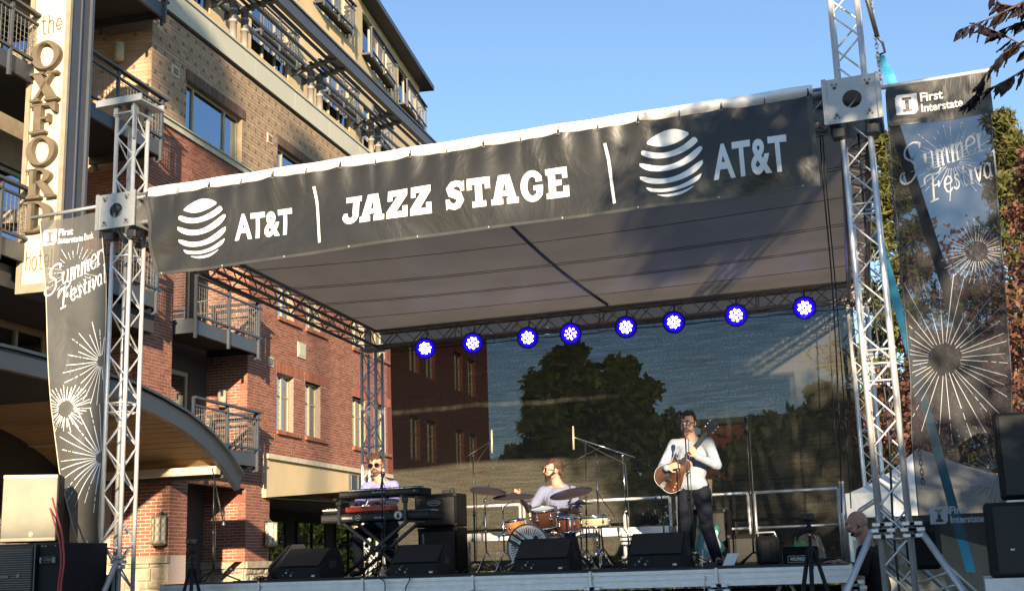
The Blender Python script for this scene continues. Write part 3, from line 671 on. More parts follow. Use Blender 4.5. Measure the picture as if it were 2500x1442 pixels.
M_roofw=mat('white_roof_vinyl',(.92,.92,.90),.35,var=.02,bump=.1); M_roll=mat('white_vinyl_roll',(.88,.87,.83),.4,var=.02,bump=.1); M_ceil=mat('roof_underside',(.45,.39,.33),.6,var=.10,scale=1.3,bump=.4,bscale=3,bdist=.03); M_seam=mat('seam',(.09,.07,.06),.8)
M_net=clothmesh('backdrop_net',(.050,.046,.036),.94,rough=.7,spec=.12,var=.12,threads=.06,bump=0)
M_sideb=clothmesh('side_banner_net',(.022,.022,.026),.80,rough=.6,spec=.25,var=.2,bump=.5,bscale=3)
M_sidel=clothmesh('side_banner_film',(.10,.095,.085),.84,rough=.40,spec=.55,var=.25,bump=.8,bscale=3)
M_strap=mat('blue_strap',(.06,.42,.62),.6,var=.08); M_shade=mat('shadow_strip',(.012,.012,.014),.8)
M_chain=mat('chain',(.24,.22,.19),.4,metal=.8)
def add_transl(m,f):
    t=m.node_tree; n=t.nodes; l=t.links; b=n['Principled BSDF']; o=n['Material Output']; tl_=n.new('ShaderNodeBsdfTranslucent'); mx=n.new('ShaderNodeMixShader'); mx.inputs[0].default_value=f
    src=b.inputs['Base Color'].links[0].from_socket; l.new(src,tl_.inputs[0]); l.new(b.outputs[0],mx.inputs[1]); l.new(tl_.outputs[0],mx.inputs[2]); l.new(mx.outputs[0],o.inputs[0])
add_transl(M_ceil,.68); add_transl(M_roofw,.4)
# ---------------------------------------------------------------- stage deck
D0=Vector((-8.317,11.672,0)); PW=1.22
deck=thing('stage_deck','raised concert stage of aluminium framed platforms with a black deck top','stage',(-4.66,14.1,0))
for i in range(6):
    for j in range(2):
        x0=D0.x+i*PW; y0=D0.y+j*2.44
        m=MB()
        for (a,b,c,d) in ((x0+.004,y0,x0+PW-.004,y0+.05),(x0+.004,y0+2.39,x0+PW-.004,y0+2.436),(x0+.004,y0+.05,x0+.05,y0+2.39),(x0+PW-.05,y0+.05,x0+PW-.004,y0+2.39)):
            m.box((a,b,DZ-.165),(c,d,DZ-.012))
        if j==0:
            m.box((x0+.004,y0-.014,DZ-.045),(x0+PW-.004,y0,DZ-.012)); m.box((x0+.004,y0-.014,DZ-.165),(x0+PW-.004,y0,DZ-.14)); m.box((x0+.004,y0-.008,DZ-.1),(x0+PW-.004,y0,DZ-.075))
        P_=m.build('platform',M_alu2,deck)
        t=MB(); t.box((x0+.004,y0+.002,DZ-.012),(x0+PW-.004,y0+2.434,DZ)); t.build('platform_top',M_deck,P_)
def clamp(m,c,r=.045):
    for dz in (-.05,0,.05): m.cbox((c[0],c[1],c[2]+dz),(.11+.03*(dz==0),.10,.035),None,.006)
for i in range(7):
    x=D0.x+i*PW
    for k,dx in enumerate((-.075,.0,.075)):
        if (i==0 and k==0) or (i==6 and k==2): continue
        m=MB(); m.tube([(x+dx*1.1,D0.y+.06+(.05 if k==1 else 0),0),(x+dx*1.1,D0.y+.06+(.05 if k==1 else 0),DZ-.165)],.026,10); m.build('leg',M_alu2,deck)
    m=MB(); clamp(m,(x,D0.y-.02,DZ-.21)); clamp(m,(x+.05,D0.y-.02,DZ-.21)); m.box((x-.012,D0.y-.03,DZ-.17),(x+.012,D0.y-.015,DZ-.0)); m.build('clamp',M_alu2,deck)
    for y in (D0.y+2.5,D0.y+4.8):
        m=MB(); m.tube([(x,y,0),(x,y,DZ-.17)],.026,8); m.build('leg',M_alu2,deck)
for i in range(6):
    x=D0.x+i*PW
    m=MB(); m.tube([(x+.1,D0.y+.12,.25),(x+.56,D0.y+.12,DZ-.18)],.017,8); m.tube([(x+PW-.1,D0.y+.12,.25),(x+.66,D0.y+.12,DZ-.18)],.017,8); m.build('brace',M_alu2,deck)
m=MB(); m.grid(lambda a,b:Vector((D0.x+7.32*a,D0.y+.75+.05*math.sin(a*150)+.02*math.sin(a*331),.02+(DZ-.22)*b)),300,1); m.build('skirt',M_skirt,deck)
# ---------------------------------------------------------------- trusses
def lattice_pts(p,q,off_a,off_b,step,phase=0):
    p=Vector(p);q=Vector(q);d=(q-p);L=d.length;d.normalize(); n=max(2,int(round(L/step))); out=[]
    for i in range(n+1): out.append(p+d*(L*i/n)+(off_a if (i+phase)%2 else off_b))
    return out
def truss(parent,p,q,w=.24,matl=None,rc=.024,rb=.0095,step=.25,single=True,upv=(0,1,0),frames=()):
    p=Vector(p);q=Vector(q);x,y,d=dirmat(q-p,upv); h=w/2; cs=[x*h*a+y*h*b for a,b in((-1,-1),(1,-1),(1,1),(-1,1))]
    for c in cs: m=MB(); m.tube([p+c,q+c],rc,12); m.build('chord',matl,parent)
    j=MB()
    for k in range(4):
        pts=lattice_pts(p,q,cs[k],cs[(k+1)%4],step,k%2)
        for i in range(len(pts)-1):
            if single: m=MB(); m.tube([pts[i],pts[i+1]],rb,7,caps=False); m.build('brace',matl,parent)
            else: j.tube([pts[i],pts[i+1]],rb,6,caps=False)
        for f in frames: j.tube([p+d*f+cs[k],p+d*f+cs[(k+1)%4]],rb,6)
    if j.f: j.build('lattice',matl,parent,kind='stuff')
TW=.12
YT=11.064
tl=thing('truss_tower','front left aluminium stage tower with a capped top and square sleeve block','truss tower',(-8.55,YT+TW,0),group=None)
truss(tl,(-8.554,YT+TW,.05),(-8.554,YT+TW,6.62),matl=M_alu,frames=(3.15,4.9,1.7,3.25))
m=MB(); m.box((-8.90,YT-.1,6.72),(-8.28,YT+.34,6.74)); m.box((-8.90,YT-.1,6.74),(-8.28,YT-.08,6.80)); m.box((-8.90,YT+.32,6.74),(-8.28,YT+.34,6.80)); m.box((-8.7,YT-.04,6.62),(-8.4,YT+.28,6.64))
for a in(-8.674,-8.434):
    for b in(YT,YT+.24): m.box((a-.03,b-.03,6.6),(a+.03,b+.03,6.72))
m.box((-8.42,YT-.06,6.3),(-8.40,YT-.03,6.72)); m.build('head_plate',M_plate,tl)
def sleeve(par,x0,x1,y0,z0,z1,depth=.46):
    cx,cz=(x0+x1)/2,(z0+z1)/2
    R=[(x0,z0),(x1,z0),(x1,z1),(x0,z1)]; hole=[(cx+.085*math.cos(2*math.pi*i/24),cz+.085*math.sin(2*math.pi*i/24)) for i in range(24)][::-1]
    for y in (y0,y0+depth): m=MB(); m.poly([R,hole],axes((0,y,0),(1,0,0),(0,0,1),(0,-1,0)),.012); m.build('sleeve_face',M_plate,par)
    for a,o in ((x0,-1),(x1,1)):
        m=MB(); m.box((a-.006,y0+.002,z0),(a+.006,y0+depth-.014,z1)); m.box((a-.02,y0-.03,z0-.005),(a+.02,y0-.013,z1+.005)); m.build('sleeve_side',M_plate,par)
    for sx in(-1,1):
        for sz in(-1,1):
            for (dx,dz) in ((.145,.13),(.125,.16),(.165,.16)):
                r=.017 if dz<.14 else .008
                m=MB(); m.lathe([(0,.03 if r>.01 else .012),(r*.6,.03 if r>.01 else .012),(r*.6,.014),(r,.012),(r,0)],axes((cx+sx*dx,y0-.012,cz+sz*dz),(1,0,0),(0,0,1),(0,-1,0)),8,False); m.build('bolt',M_bolt,par)
    for sx in (-1,1):
        m=MB(); m.cbox((cx+sx*.15,y0+.12,z0-.06),(.12,.12,.1),None,.01); m.build('roller',M_black,par)
sleeve(tl,-8.775,-8.29,10.93,5.235,5.635)
tr=thing('truss_tower','front right aluminium stage tower rising out of the top of the frame','truss tower',(-.565,YT+TW,0))
truss(tr,(-.565,YT+TW,.05),(-.565,YT+TW,7.6),matl=M_alu,frames=(2.85,3.0,3.12,1.5,4.35,4.45))
sleeve(tr,-.80,-.325,10.93,5.23,5.655)
m=MB()
for (a,b) in ((-.685,YT),(-.445,YT)): clamp(m,(a,b-.03,1.62)); clamp(m,(a+.06,b-.03,1.62))
m.build('outrigger_clamp',M_alu,tr)
m=MB(); m.tube([(-.74,YT-.04,1.62),(-1.55,YT-.25,.05)],.028,12); m.build('outrigger',M_alu,tr)
m=MB(); m.tube([(-.36,YT-.04,1.62),(.55,YT-.5,.05)],.028,12); m.build('outrigger',M_alu,tr)
m=MB(); clamp(m,(-8.70,YT-.03,1.60)); clamp(m,(-8.42,YT-.03,1.6)); m.build('outrigger_clamp',M_alu,tl)
m=MB(); m.tube([(-8.72,YT-.04,1.6),(-9.6,YT-.4,.05)],.028,12); m.build('outrigger',M_alu,tl)
m=MB(); m.tube([(-8.42,YT-.05,1.62),(-8.3,YT-1.2,.05)],.028,12); m.build('outrigger',M_alu,tl)
YR=17.2
for (x,lab) in ((-8.54,'rear left aluminium stage tower beside the dark netting'),(-1.09,'rear right stage tower seen behind the front right tower')):
    t_=thing('truss_tower',lab,'truss tower',(x,YR+.12,0)); truss(t_,(x,YR+.12,.05),(x,YR+.12,4.78),matl=M_alu,single=False,frames=(3.0,3.25,1.5,1.7))
# roof beams
def beam(lab,p,q,matl,frames=(),single=False,step=.25):
    p=Vector(p); t_=thing('roof_truss',lab,'truss',p); truss(t_,p,q,matl=matl,single=single,upv=(0,0,1),frames=frames,step=step,rb=.009); return t_
fb=beam('front roof truss behind the long stage banner',(-8.28,YT+TW,5.42),(-.81,YT+TW,5.42),M_alu)
beam('left side roof truss running back to the rear tower',(-8.52,YT+.4,5.30),(-8.50,YR-.05,4.96),M_truss_d)
beam('right side roof truss running back behind the right tower',(-.58,YT+.4,5.30),(-1.05,YR-.05,4.96),M_truss_d)
rb_=beam('rear roof truss that carries the blue stage lights',(-8.45,YR+.1,4.97),(-1.15,YR+.1,4.97),M_truss_d,frames=(1.4,3.7,6.0))
for (x,y) in ((-8.52,YR+.05),(-1.08,YR+.05)):
    m=MB(); m.box((x-.16,y-.12,4.80),(x+.16,y+.2,4.83)); m.box((x-.05,y-.14,4.8),(x+.05,y-.10,5.14)); m.build('corner_block',M_truss_d,rb_)
# ---------------------------------------------------------------- roof skin
roof=thing('stage_roof','fabric stage roof with a white front roll and grey-brown seamed underside','canopy',(-4.6,14.2,5.2))
def RZ(X,Y): 
    t=(Y-10.95)/(YR+.25-10.95); e=(X+4.57)/4.0
    return 5.60-.43*t-.10*math.sin(math.pi*min(max(t,0),1))*(1-e*e)-.05*math.sin(math.pi*min(max(t,0),1))
def XL(Y): return -8.72+.10*(Y-11)/6.2
def XR(Y): return -.40-.50*(Y-11)/6.2
edges=[0,.145,.29,.43,.57,.71,.86,1.]
for i in range(7):
    a,b=edges[i],edges[i+1]; m=MB()
    m.grid(lambda s,t:(lambda Y:(lambda X:Vector((X,Y,RZ(X,Y)+.004*math.sin(X*9+Y*5))))(XL(Y)+(XR(Y)-XL(Y))*s))(10.96+(YR+.3-10.96)*(a+(b-a)*t)),48,5); m.build('roof_panel',M_ceil,roof)
    for dt in ((0,) if i in (0,3,6) else (0,.012)):
        Y=10.96+(YR+.3-10.96)*(a+dt)
        if i>0:
            m=MB(); m.tube([(XL(Y)+(XR(Y)-XL(Y))*k/24,Y,RZ(XL(Y)+(XR(Y)-XL(Y))*k/24,Y)-.004) for k in range(25)],.004,5); m.build('seam',M_seam,roof)
m=MB(); m.grid(lambda s,t:(lambda Y:(lambda X:Vector((X,Y,RZ(X,Y)+.012)))(XL(Y)+(XR(Y)-XL(Y))*s))(10.96+(YR+.3-10.96)*t),20,10); m.build('roof_cover',M_roofw,roof)
m=MB(); m.grid(lambda s,t:Vector((-8.12+7.22*s, 10.955-.045*math.sin(t*math.pi), 5.535+.115*t+.004*math.sin(s*60))),60,6); m.build('front_roll',M_roll,roof)
m=MB(); m.tube([(-8.3,10.97,5.56),(-.8,10.97,5.56)],.02,10); m.build('front_pole',M_roofw,roof)
m=MB(); m.grid(lambda s,t:Vector((XL(YR)+.15+(XR(YR)-XL(YR)-.3)*s, YR+.3+.02*math.sin(s*40), 5.17-.22*t-(.04*abs(math.sin(s*25))**.5)*t)),90,3); m.build('rear_valance',M_ceil,roof)
m=MB(); m.tube([(-4.62,10.98+(6.2)*k/16,RZ(-4.62,10.98+6.2*k/16)-.035) for k in range(17)],.022,6); m.build('centre_strap',M_black,roof)
# ---------------------------------------------------------------- front banner
bann=thing('stage_banner','long black vinyl banner reading jazz stage across the front of the roof','banner',(-4.53,10.9,4.6))
BX0,BX1=-8.15,-.905
grom=[BX0+.04+i*(BX1-BX0-.08)/9 for i in range(10)]
def bt(X):  # top edge sags a little between the ties
    k=(X-BX0)/(BX1-BX0)*9; return 5.535-.018*abs(math.sin(math.pi*k))
def bb(X): s=(X-BX0)/(BX1-BX0); return 4.625+.05*s-.012*math.sin(9*s)
def BS(X,z,off=0.):
    s=(X-BX0)/(BX1-BX0); t=(z-4.6)/.95
    y=10.905-.012*math.sin(X*2.1+1.1*z)-.012*math.sin(X*4.3+z*5+1)*(1-.3*t)
    d=abs(((X-BX0)/(BX1-BX0)*9)%1-.5); y-=.016*math.sin(d*2*math.pi*2.5)*max(0,t-.55)*2
    y-=.02*math.exp(-((X+8.15)*1.4+(z-5.3)*1.2)**2*5)*math.sin((X+8.1)*9-z*10)
    q=(X+.9)*.55-(z-5.5); y-=.014*math.exp(-(q*5)**2)*max(0,1+(X+.9)*.55)+.011*math.exp(-((q+.22)*7)**2)*max(0,1+(X+.9)*.6)
    q2=(X+.9)-(z-5.5)*.9; y-=.009*math.exp(-(q2*9)**2)
    # broad diagonal swells of hanging vinyl
    y-=.022*math.sin(1.9*X-6.0*(z-4.6)+.6)
    return Vector((X,y-off,z))
def BM(s,t,off=0):
    X=BX0+(BX1-BX0)*s; xx=X+ (1-t)*.17*max(0,1-s*9); z=bb(X)+(bt(X)-bb(X))*t; return BS(xx,z,off)
m=MB(); m.grid(lambda s,t:BM(s,t),260,34); m.build('cloth',M_vinyl,bann)
for (t0,t1) in ((0,.035),): m=MB(); m.grid(lambda s,t:BM(s,t0+(t1-t0)*t,.004),200,2); m.build('hem',M_hem,bann)
for (s0,s1) in ((0,.007),(.993,1)): m=MB(); m.grid(lambda s,t:BM(s0+(s1-s0)*s,t,.004),2,30); m.build('hem',M_hem,bann)
for i,X in enumerate(grom+[g_+(BX1-BX0-.08)/18 for g_ in grom[:-1]]):
    p=BS(X,bt(X)-.02); r=.012 if i<10 else .007
    m=MB(); m.lathe([(r*.5,-.004),(r*1.3,-.004),(r*1.3,-.01),(r*.5,-.01)],axes(p,(1,0,0),(0,0,1),(0,1,0)),10,closed=True); m.build('grommet',M_bolt,bann)
    m=MB(); m.tube([p+Vector((0,-.008,0)),p+Vector((.006,-.012,.05)),p+Vector((.002,.02,.09))],.006 if i<10 else .004,6); m.sphere(p+Vector((.008,-.018,.03)),.013 if i<10 else .007,8,6); m.build('tie',M_black,bann)
for i in range(10):
    X=BX0+.25+i*.76; p=BS(X,bb(X)+.02,.006); m=MB(); m.sphere(p,.011,8,6,(1,.5,1)); m.build('grommet',M_plate,bann)
def TX(off=.007): return lambda x,y: BS(x,y,off)
# striped globes
def globe(cx,cz,r):
    m=MB(); bands=[]; n=32
    for (mid,tk,q2,q1) in ((None,0,0,0),(.285,.17,.375,.125),(-.115,.17,.375,.125),(-.505,.155,.34,.11),(-.79,.10,.30,.08),(-.955,.075,.26,.05)):
        up_=[];dn=[]
        for i in range(n+1):
            x=-1+2*i/n; lim=math.sqrt(max(0,1-x*x)); e=1-abs(x)**6
            if mid is None: y1=lim; y0=.55+.45*x*x+.12*x
            else:
                c_=mid+q2*x*x+q1*x; th=(tk/.17)*(.17+.15*x*x+.05*x)*e; y1=min(c_+th/2,lim); y0=max(c_-th/2,-lim)
            if y1-y0>.008: up_.append((x,y1)); dn.append((x,y0))
        if len(up_)>2: bands.append(up_+dn[::-1])
    for b in bands:
        flat_add(m,[[(cx+p[0]*r*.97,cz+p[1]*r) for p in b]],TX(),.08)
    m.build('globe_emblem',M_white,bann)
globe(-7.385,5.075,.325); globe(-2.245,5.07,.335)
def word(s,x0,y0,x1,y1,off=.03,tilt=0):
    m=MB(); put_text(m,s,x0,y0,x1,y1,lambda x,y:TX()(x,y+tilt*(x-x0)),off,.06); m.build('lettering',M_white,bann)
word('AT&T',-6.985,4.89,-6.31,5.175,.035); word('AT&T',-1.85,4.835,-1.165,5.20-.02,.03,.0)
for X in (-6.0,-2.845):
    m=MB()
    for q in stroke([(X-.03,5.36),(X-.005,5.2),(X+.01,5.0),(X+.035,4.75)],.03): flat_add(m,[[(a.x,a.y) for a in q]],TX(),.1)
    m.build('divider_line',M_white,bann)
# slab serif capitals drawn as thick shapes
def slab(ch):
    W=.30
    if ch=='J': return [[(.18,1),(.92,1),(.92,.80),(.82,.80),(.82,.32)]+arc(.42,.32,.40,0,-170,12,.32)+[(.10,.40),(.27,.40)]+arc(.42,.34,.13,200,360,8,.12)+[(.52,.34),(.52,.80),(.18,.80)]],.86
    if ch=='A': return [[(.26,1),(.74,1),(.98,.20),(1.08,.20),(1.08,0),(.58,0),(.58,.20),(.64,.20),(.62,.27),(.38,.27),(.36,.20),(.42,.20),(.42,0),(-.08,0),(-.08,.20),(.02,.20),(.2,.80)],[(.43,.46),(.57,.46),(.50,.80)]],1.08
    if ch=='Z': return [[(.04,1),(.96,1),(.96,.78),(.46,.22),(.74,.22),(.74,.40),(.98,.40),(.98,0),(.0,0),(.0,.22),(.5,.78),(.26,.78),(.26,.62),(.04,.62)]],1.0
    if ch=='T': return [[(.0,1),(1.0,1),(1.0,.60),(.78,.60),(.78,.78),(.65,.78),(.65,.2),(.8,.2),(.8,0),(.2,0),(.2,.2),(.35,.2),(.35,.78),(.22,.78),(.22,.60),(0,.60)]],1.0
    if ch=='E': return [[(.0,1),(.92,1),(.92,.64),(.70,.64),(.70,.80),(.40,.80),(.40,.60),(.66,.60),(.66,.42),(.40,.42),(.40,.20),(.72,.20),(.72,.38),(.96,.38),(.96,0),(0,0),(0,.2),(.1,.2),(.1,.8),(0,.8)]],.96
    if ch=='G': return [arc(.5,.5,.5,35,325,26,.53)+[(.94,.40),(.94,.52),(.54,.52),(.54,.36),(.66,.36)]+[(.66,.26)]+arc(.5,.5,.22,310,50,18,.32)[0:]+[(.64,.64),(.92,.64)]],.98
    if ch=='S': return None,.88
def slabword(s,x0,y0,hgt,x1):
    tot=sum((slab(c)[1] if c!=' ' else .42)+.10 for c in s)-.10; k=(x1-x0)/tot; x=x0
    for c in s:
        if c==' ': x+=(.42+.10)*k; continue
        L,wd=slab(c); m=MB(); f=lambda a,b:TX()(x+a*k,y0+b*hgt+.0*(x-x0))
        if c=='S':
            sp=[(.80,.74),(.70,.86),(.52,.90),(.33,.86),(.22,.73),(.28,.60),(.46,.53),(.62,.46),(.68,.32),(.58,.17),(.40,.11),(.22,.15),(.10,.28)]
            for q in stroke([(a*.98,b) for a,b in sp],[.22,.20,.20,.23,.29,.30,.30,.30,.29,.24,.21,.21,.22]): flat_add(m,[[(a.x,a.y) for a in q]],f,.15)
            for r in ([(.70,.62),(.86,.62),(.86,.98),(.70,.90)],[(.02,.38),(.20,.38),(.18,.12),(.02,.02)]): flat_add(m,[r],f,.15)
        else: flat_add(m,L,f,.2)
        m.build('slab_letter',M_white,bann); x+=(wd+.10)*k
slabword('JAZZ STAGE',-5.70,4.895,.295,-3.265)
# ---------------------------------------------------------------- side banners
# stylised script lettering, drawn once as centre lines
SCR={'S':[[(.95,.95),(.9,.8)],[(.95,.92),(.75,1.0),(.45,.98),(.28,.85),(.30,.68),(.55,.52),(.68,.36),(.62,.14),(.40,.02),(.12,.04),(-.02,.18),(.05,.32),(.2,.30)]],
'u':[[(.0,.9),(.15,.9),(.15,.25),(.3,.05),(.55,.1),(.7,.3),(.7,.9),(.56,.9)],[(.7,.3),(.7,.05),(.88,.05)]],
'm':[[(0,.9),(.12,.9),(.12,.0)],[(0,.02),(.26,.02)],[(.12,.6),(.3,.88),(.48,.8),(.5,.0)],[(.4,.02),(.62,.02)],[(.5,.6),(.68,.88),(.88,.8),(.9,.05),(1.05,.05)]],
'e':[[(.05,.5),(.7,.55),(.66,.82),(.4,.95),(.12,.78),(.05,.45),(.2,.1),(.5,.0),(.75,.2)]],
'r':[[(0,.9),(.18,.9),(.18,.0)],[(.02,.02),(.42,.02)],[(.18,.55),(.4,.88),(.72,.88),(.74,.7)]],
'F':[[(-.1,.7),(-.05,.95),(.3,1.0),(.75,.95),(.95,1.12)],[(.42,.97),(.35,.02)],[(.12,.0),(.62,.0)],[(.38,.52),(.72,.54)],[(.72,.42),(.72,.66)]],
's':[[(.62,.75),(.4,.9),(.2,.75),(.5,.45),(.5,.15),(.25,.02),(.02,.2)]],'t':[[(.3,1.25),(.3,.2),(.45,.02),(.62,.1)],[(.08,.88),(.58,.88)]],
'i':[[(.05,.88),(.22,.88),(.22,.02)],[(.05,.02),(.42,.02)],[(.2,1.15),(.24,1.22)]],'v':[[(0,.88),(.2,.88)],[(.1,.88),(.35,.02),(.65,.88)],[(.52,.88),(.76,.88)]],
'a':[[(.62,.85),(.62,.1),(.78,.04)],[(.62,.6),(.4,.9),(.12,.75),(.05,.4),(.2,.05),(.45,.08),(.62,.35)]],'l':[[(.05,1.4),(.22,1.4),(.22,.1),(.4,.02)]]}
def smooth2(pts,n=4):
    if len(pts)<3: return pts
    P=[Vector(p) for p in pts]; out=[]
    for i in range(len(P)-1):
        p0,p1,p2,p3=P[max(i-1,0)],P[i],P[i+1],P[min(i+2,len(P)-1)]
        for j in range(n): s=j/n; q=.5*((2*p1)+(-p0+p2)*s+(2*p0-5*p1+4*p2-p3)*s*s+(-p0+3*p1-3*p2+p3)*s**3); out.append((q.x,q.y))
    return out+[tuple(pts[-1])]
SCR={k:[smooth2(s) if k not in 'umrti' else s for s in v] for k,v in SCR.items()}
def summer(m,fn,x0,z0,W,H,tilt=.42,wd=.014,sq=.84):
    """the two slanted words of the festival lettering"""
    def line(word,x,z,h,adv,tl,big=1):
        for i,ch in enumerate(word):
            k=big if i==0 else 1
            put_strokes(m,SCR[ch],wd*(1.15 if i==0 else 1),lambda a,b:fn(a,b+tl*(a-x0)),x,z-(.25*h*(k-1)),h*.78*k*sq,h*k); x+=adv.get(ch,.62)*h*k*sq
    line('Summer',x0,z0,H*.36,{'S':.80,'u':.78,'m':.93,'e':.68,'r':.5},tilt,1.9)
    line('Festival',x0+W*.27,z0-H*.52,H*.30,{'F':.80,'e':.68,'s':.58,'t':.58,'i':.44,'v':.68,'a':.70,'l':.3},tilt,1.6)
def burst(m,fn,cx,cz,r0,r1,n,wd=.006,clip=None,seed=1):
    rd=random.Random(seed)
    for i in range(n):
        a=2*math.pi*i/n+rd.uniform(-.04,.04); R=r1*rd.choice((1,.82,.93,.7)); segs=[(r0*rd.uniform(1,1.25),R)]
        if rd.random()<.5: c=rd.uniform(.55,.8); segs=[(r0,R*c),(R*(c+.05),R*(c+.12)),(R*(c+.16),R)]
        for (p,q) in segs:
            P=[(cx+math.cos(a)*p,cz+math.sin(a)*p),(cx+math.cos(a)*q,cz+math.sin(a)*q)]
            if clip:
                n_=12; pts=[(P[0][0]+(P[1][0]-P[0][0])*t/n_,P[0][1]+(P[1][1]-P[0][1])*t/n_) for t in range(n_+1)]; pts=[p_ for p_ in pts if clip(*p_)]
                if len(pts)<2: continue
                P=[pts[0],pts[-1]]
            for q_ in stroke(P,wd*rd.uniform(.8,1.3)): flat_add(m,[[(v.x,v.y) for v in q_]],fn,.12)
def bankmark(m,fn,x,z,s,t2='Interstate Bank',wfac=1.):
    # folded square with a capital I cut out of it
    o=[(x,z),(x+.03*s,z-.02*s),(x+.8*s,z-.02*s),(x+.95*s,z+.15*s),(x+.95*s,z+.95*s),(x+.1*s,z+.95*s),(x,z+.8*s)]
    i=[(x+.3*s,z+.1*s),(x+.7*s,z+.1*s),(x+.7*s,z+.24*s),(x+.59*s,z+.24*s),(x+.59*s,z+.66*s),(x+.7*s,z+.66*s),(x+.7*s,z+.8*s),(x+.3*s,z+.8*s),(x+.3*s,z+.66*s),(x+.41*s,z+.66*s),(x+.41*s,z+.24*s),(x+.3*s,z+.24*s)]
    flat_add(m,[o,i[::-1]],fn)
    put_text(m,'First',x+1.08*s,z+.5*s,x+2.05*s,z+.93*s,fn,.03); 
    a=t2.split(' '); put_text(m,a[0],x+1.08*s,z-.0*s,x+2.85*s*wfac,z+.40*s,fn,.03)
    if len(a)>1: put_text(m,a[1],x+2.95*s,z,x+3.75*s,z+.42*s,fn,.0)
# left side banner: narrows towards the bottom
lb=thing('side_banner','narrow translucent festival banner hanging left of the front left tower','banner',(-9.3,11.1,1.6))
def LE(z):   # left and right edges
    pts=[(5.5,-9.72,-8.86),(4.7,-9.60,-8.76),(3.3,-9.43,-8.74),(2.6,-9.31,-8.74),(1.95,-9.08,-8.74),(1.62,-8.93,-8.70),(1.5,-8.85,-8.74)]
    for a,b in zip(pts,pts[1:]):
        if b[0]<=z<=a[0]: t=(a[0]-z)/(a[0]-b[0]); return a[1]+(b[1]-a[1])*t,a[2]+(b[2]-a[2])*t
    return pts[0][1:] if z>5.5 else pts[-1][1:]
def LS(x,z,off=0): return Vector((x,11.1+.02*math.sin(x*7+z*2)+.016*math.sin(z*4+x*9)-off+.10*max(0,2.4-z)*(x+9.3),z))
m=MB(); m.grid(lambda s,t:(lambda z:LS(LE(z)[0]+(LE(z)[1]-LE(z)[0])*s,z))(1.5+4.0*t),14,60); m.build('cloth',M_sidel,lb)
for k in (0,1):
    m=MB(); m.tube([LS(LE(1.5+4*t/40)[k],1.5+4*t/40) for t in range(41)],.006,5); m.build('hem',M_light,lb)
m=MB(); m.tube([(-9.86,11.1,5.56),(-8.76,11.1,5.58)],.022,10); m.build('cross_pole',M_plate,lb)
lf=lambda x,z:LS(x,z,.006)
m=MB(); bankmark(m,lf,-9.66,5.20,.19); m.build('bank_emblem',M_white,lb)
m=MB(); summer(m,lf,-9.60,4.62,.74,.47,.36,.017,.86); m.build('script_lettering',M_white,lb)
inL=lambda x,z:1.5<z<5.5 and LE(z)[0]+.01<x<LE(z)[1]-.01
for i,(cx,cz,r0,r1,n) in enumerate(((-9.22,4.85,.16,.36,26),(-8.78,3.78,.06,.52,30),(-9.22,3.28,.09,.30,36),(-8.76,2.72,.06,.72,30))):
    m=MB(); burst(m,lf,cx,cz,r0,r1,n,.0075 if i else .0045,inL,i+2); m.build('starburst_print',M_white,lb)
m=MB(); put_text(m,'togyk',-9.02,1.76,-8.86,1.84,lf,.0); m.build('small_lettering',M_white,lb)
# right side banner
rbn=thing('side_banner','wide translucent festival banner hanging right of the front right tower','banner',(.05,11.1,1.45))
def RE(z):
    pts=[(5.56,-.27,.63),(5.31,-.28,.59),(4.2,-.29,.55),(2.9,-.31,.50),(2.4,-.35,.45),(1.76,-.36,.30),(1.45,-.34,.12)]
    for a,b in zip(pts,pts[1:]):
        if b[0]<=z<=a[0]: t=(a[0]-z)/(a[0]-b[0]); return a[1]+(b[1]-a[1])*t,a[2]+(b[2]-a[2])*t
    return pts[0][1:] if z>5.5 else pts[-1][1:]
def RS(x,z,off=0): return Vector((x,11.1+.015*math.sin(x*6+z*2.3)+.012*math.sin(z*5+x*8)-off,z))
m=MB(); m.grid(lambda s,t:(lambda z:RS(RE(z)[0]+(RE(z)[1]-RE(z)[0])*s,z-.18*(1-t)**3*(s)))(1.62+3.94*t),16,60); m.build('cloth',M_sideb,rbn)
m=MB(); m.grid(lambda s,t:RS(-.27+.88*s,5.18+.38*t,.01),16,6); m.build('pole_pocket',M_vinyl,rbn)
for k in (0,1):
    m=MB(); m.tube([RS(RE(1.62+3.9*t/40)[k],1.62+3.9*t/40) for t in range(41)],.005,5); m.build('hem',M_dgrey,rbn)
m=MB(); m.tube([(-.33,11.11,5.575),(.64,11.11,5.585)],.020,10); m.build('cross_pole',M_alu,rbn)
rf=lambda x,z:RS(x,z,.016 if z>5.15 else .006)
M_whp=mat('pale_print',(.36,.38,.40),.5,var=.1)
m=MB(); bankmark(m,rf,-.20,5.28,.20,'Interstate'); m.build('bank_emblem',M_white,rbn)
m=MB(); summer(m,rf,-.22,4.66,.78,.50,.28,.0135,.76); m.build('script_lettering',M_whp,rbn)
inR=lambda x,z:1.62<z<5.15 and RE(z)[0]+.01<x<RE(z)[1]-.01
for i,(cx,cz,r0,r1,n) in enumerate(((.22,4.80,.07,.38,30),(.34,3.95,.09,.30,36),(-.02,3.05,.13,.80,36),(.30,2.05,.05,.30,34))):
    m=MB(); burst(m,rf,cx,cz,r0,r1,n,.0042,inR,i+9); m.build('starburst_print',M_whp,rbn)
m=MB(); bankmark(m,rf,-.27,1.66,.15,'Interstate'); m.build('bank_emblem',M_whp,rbn)
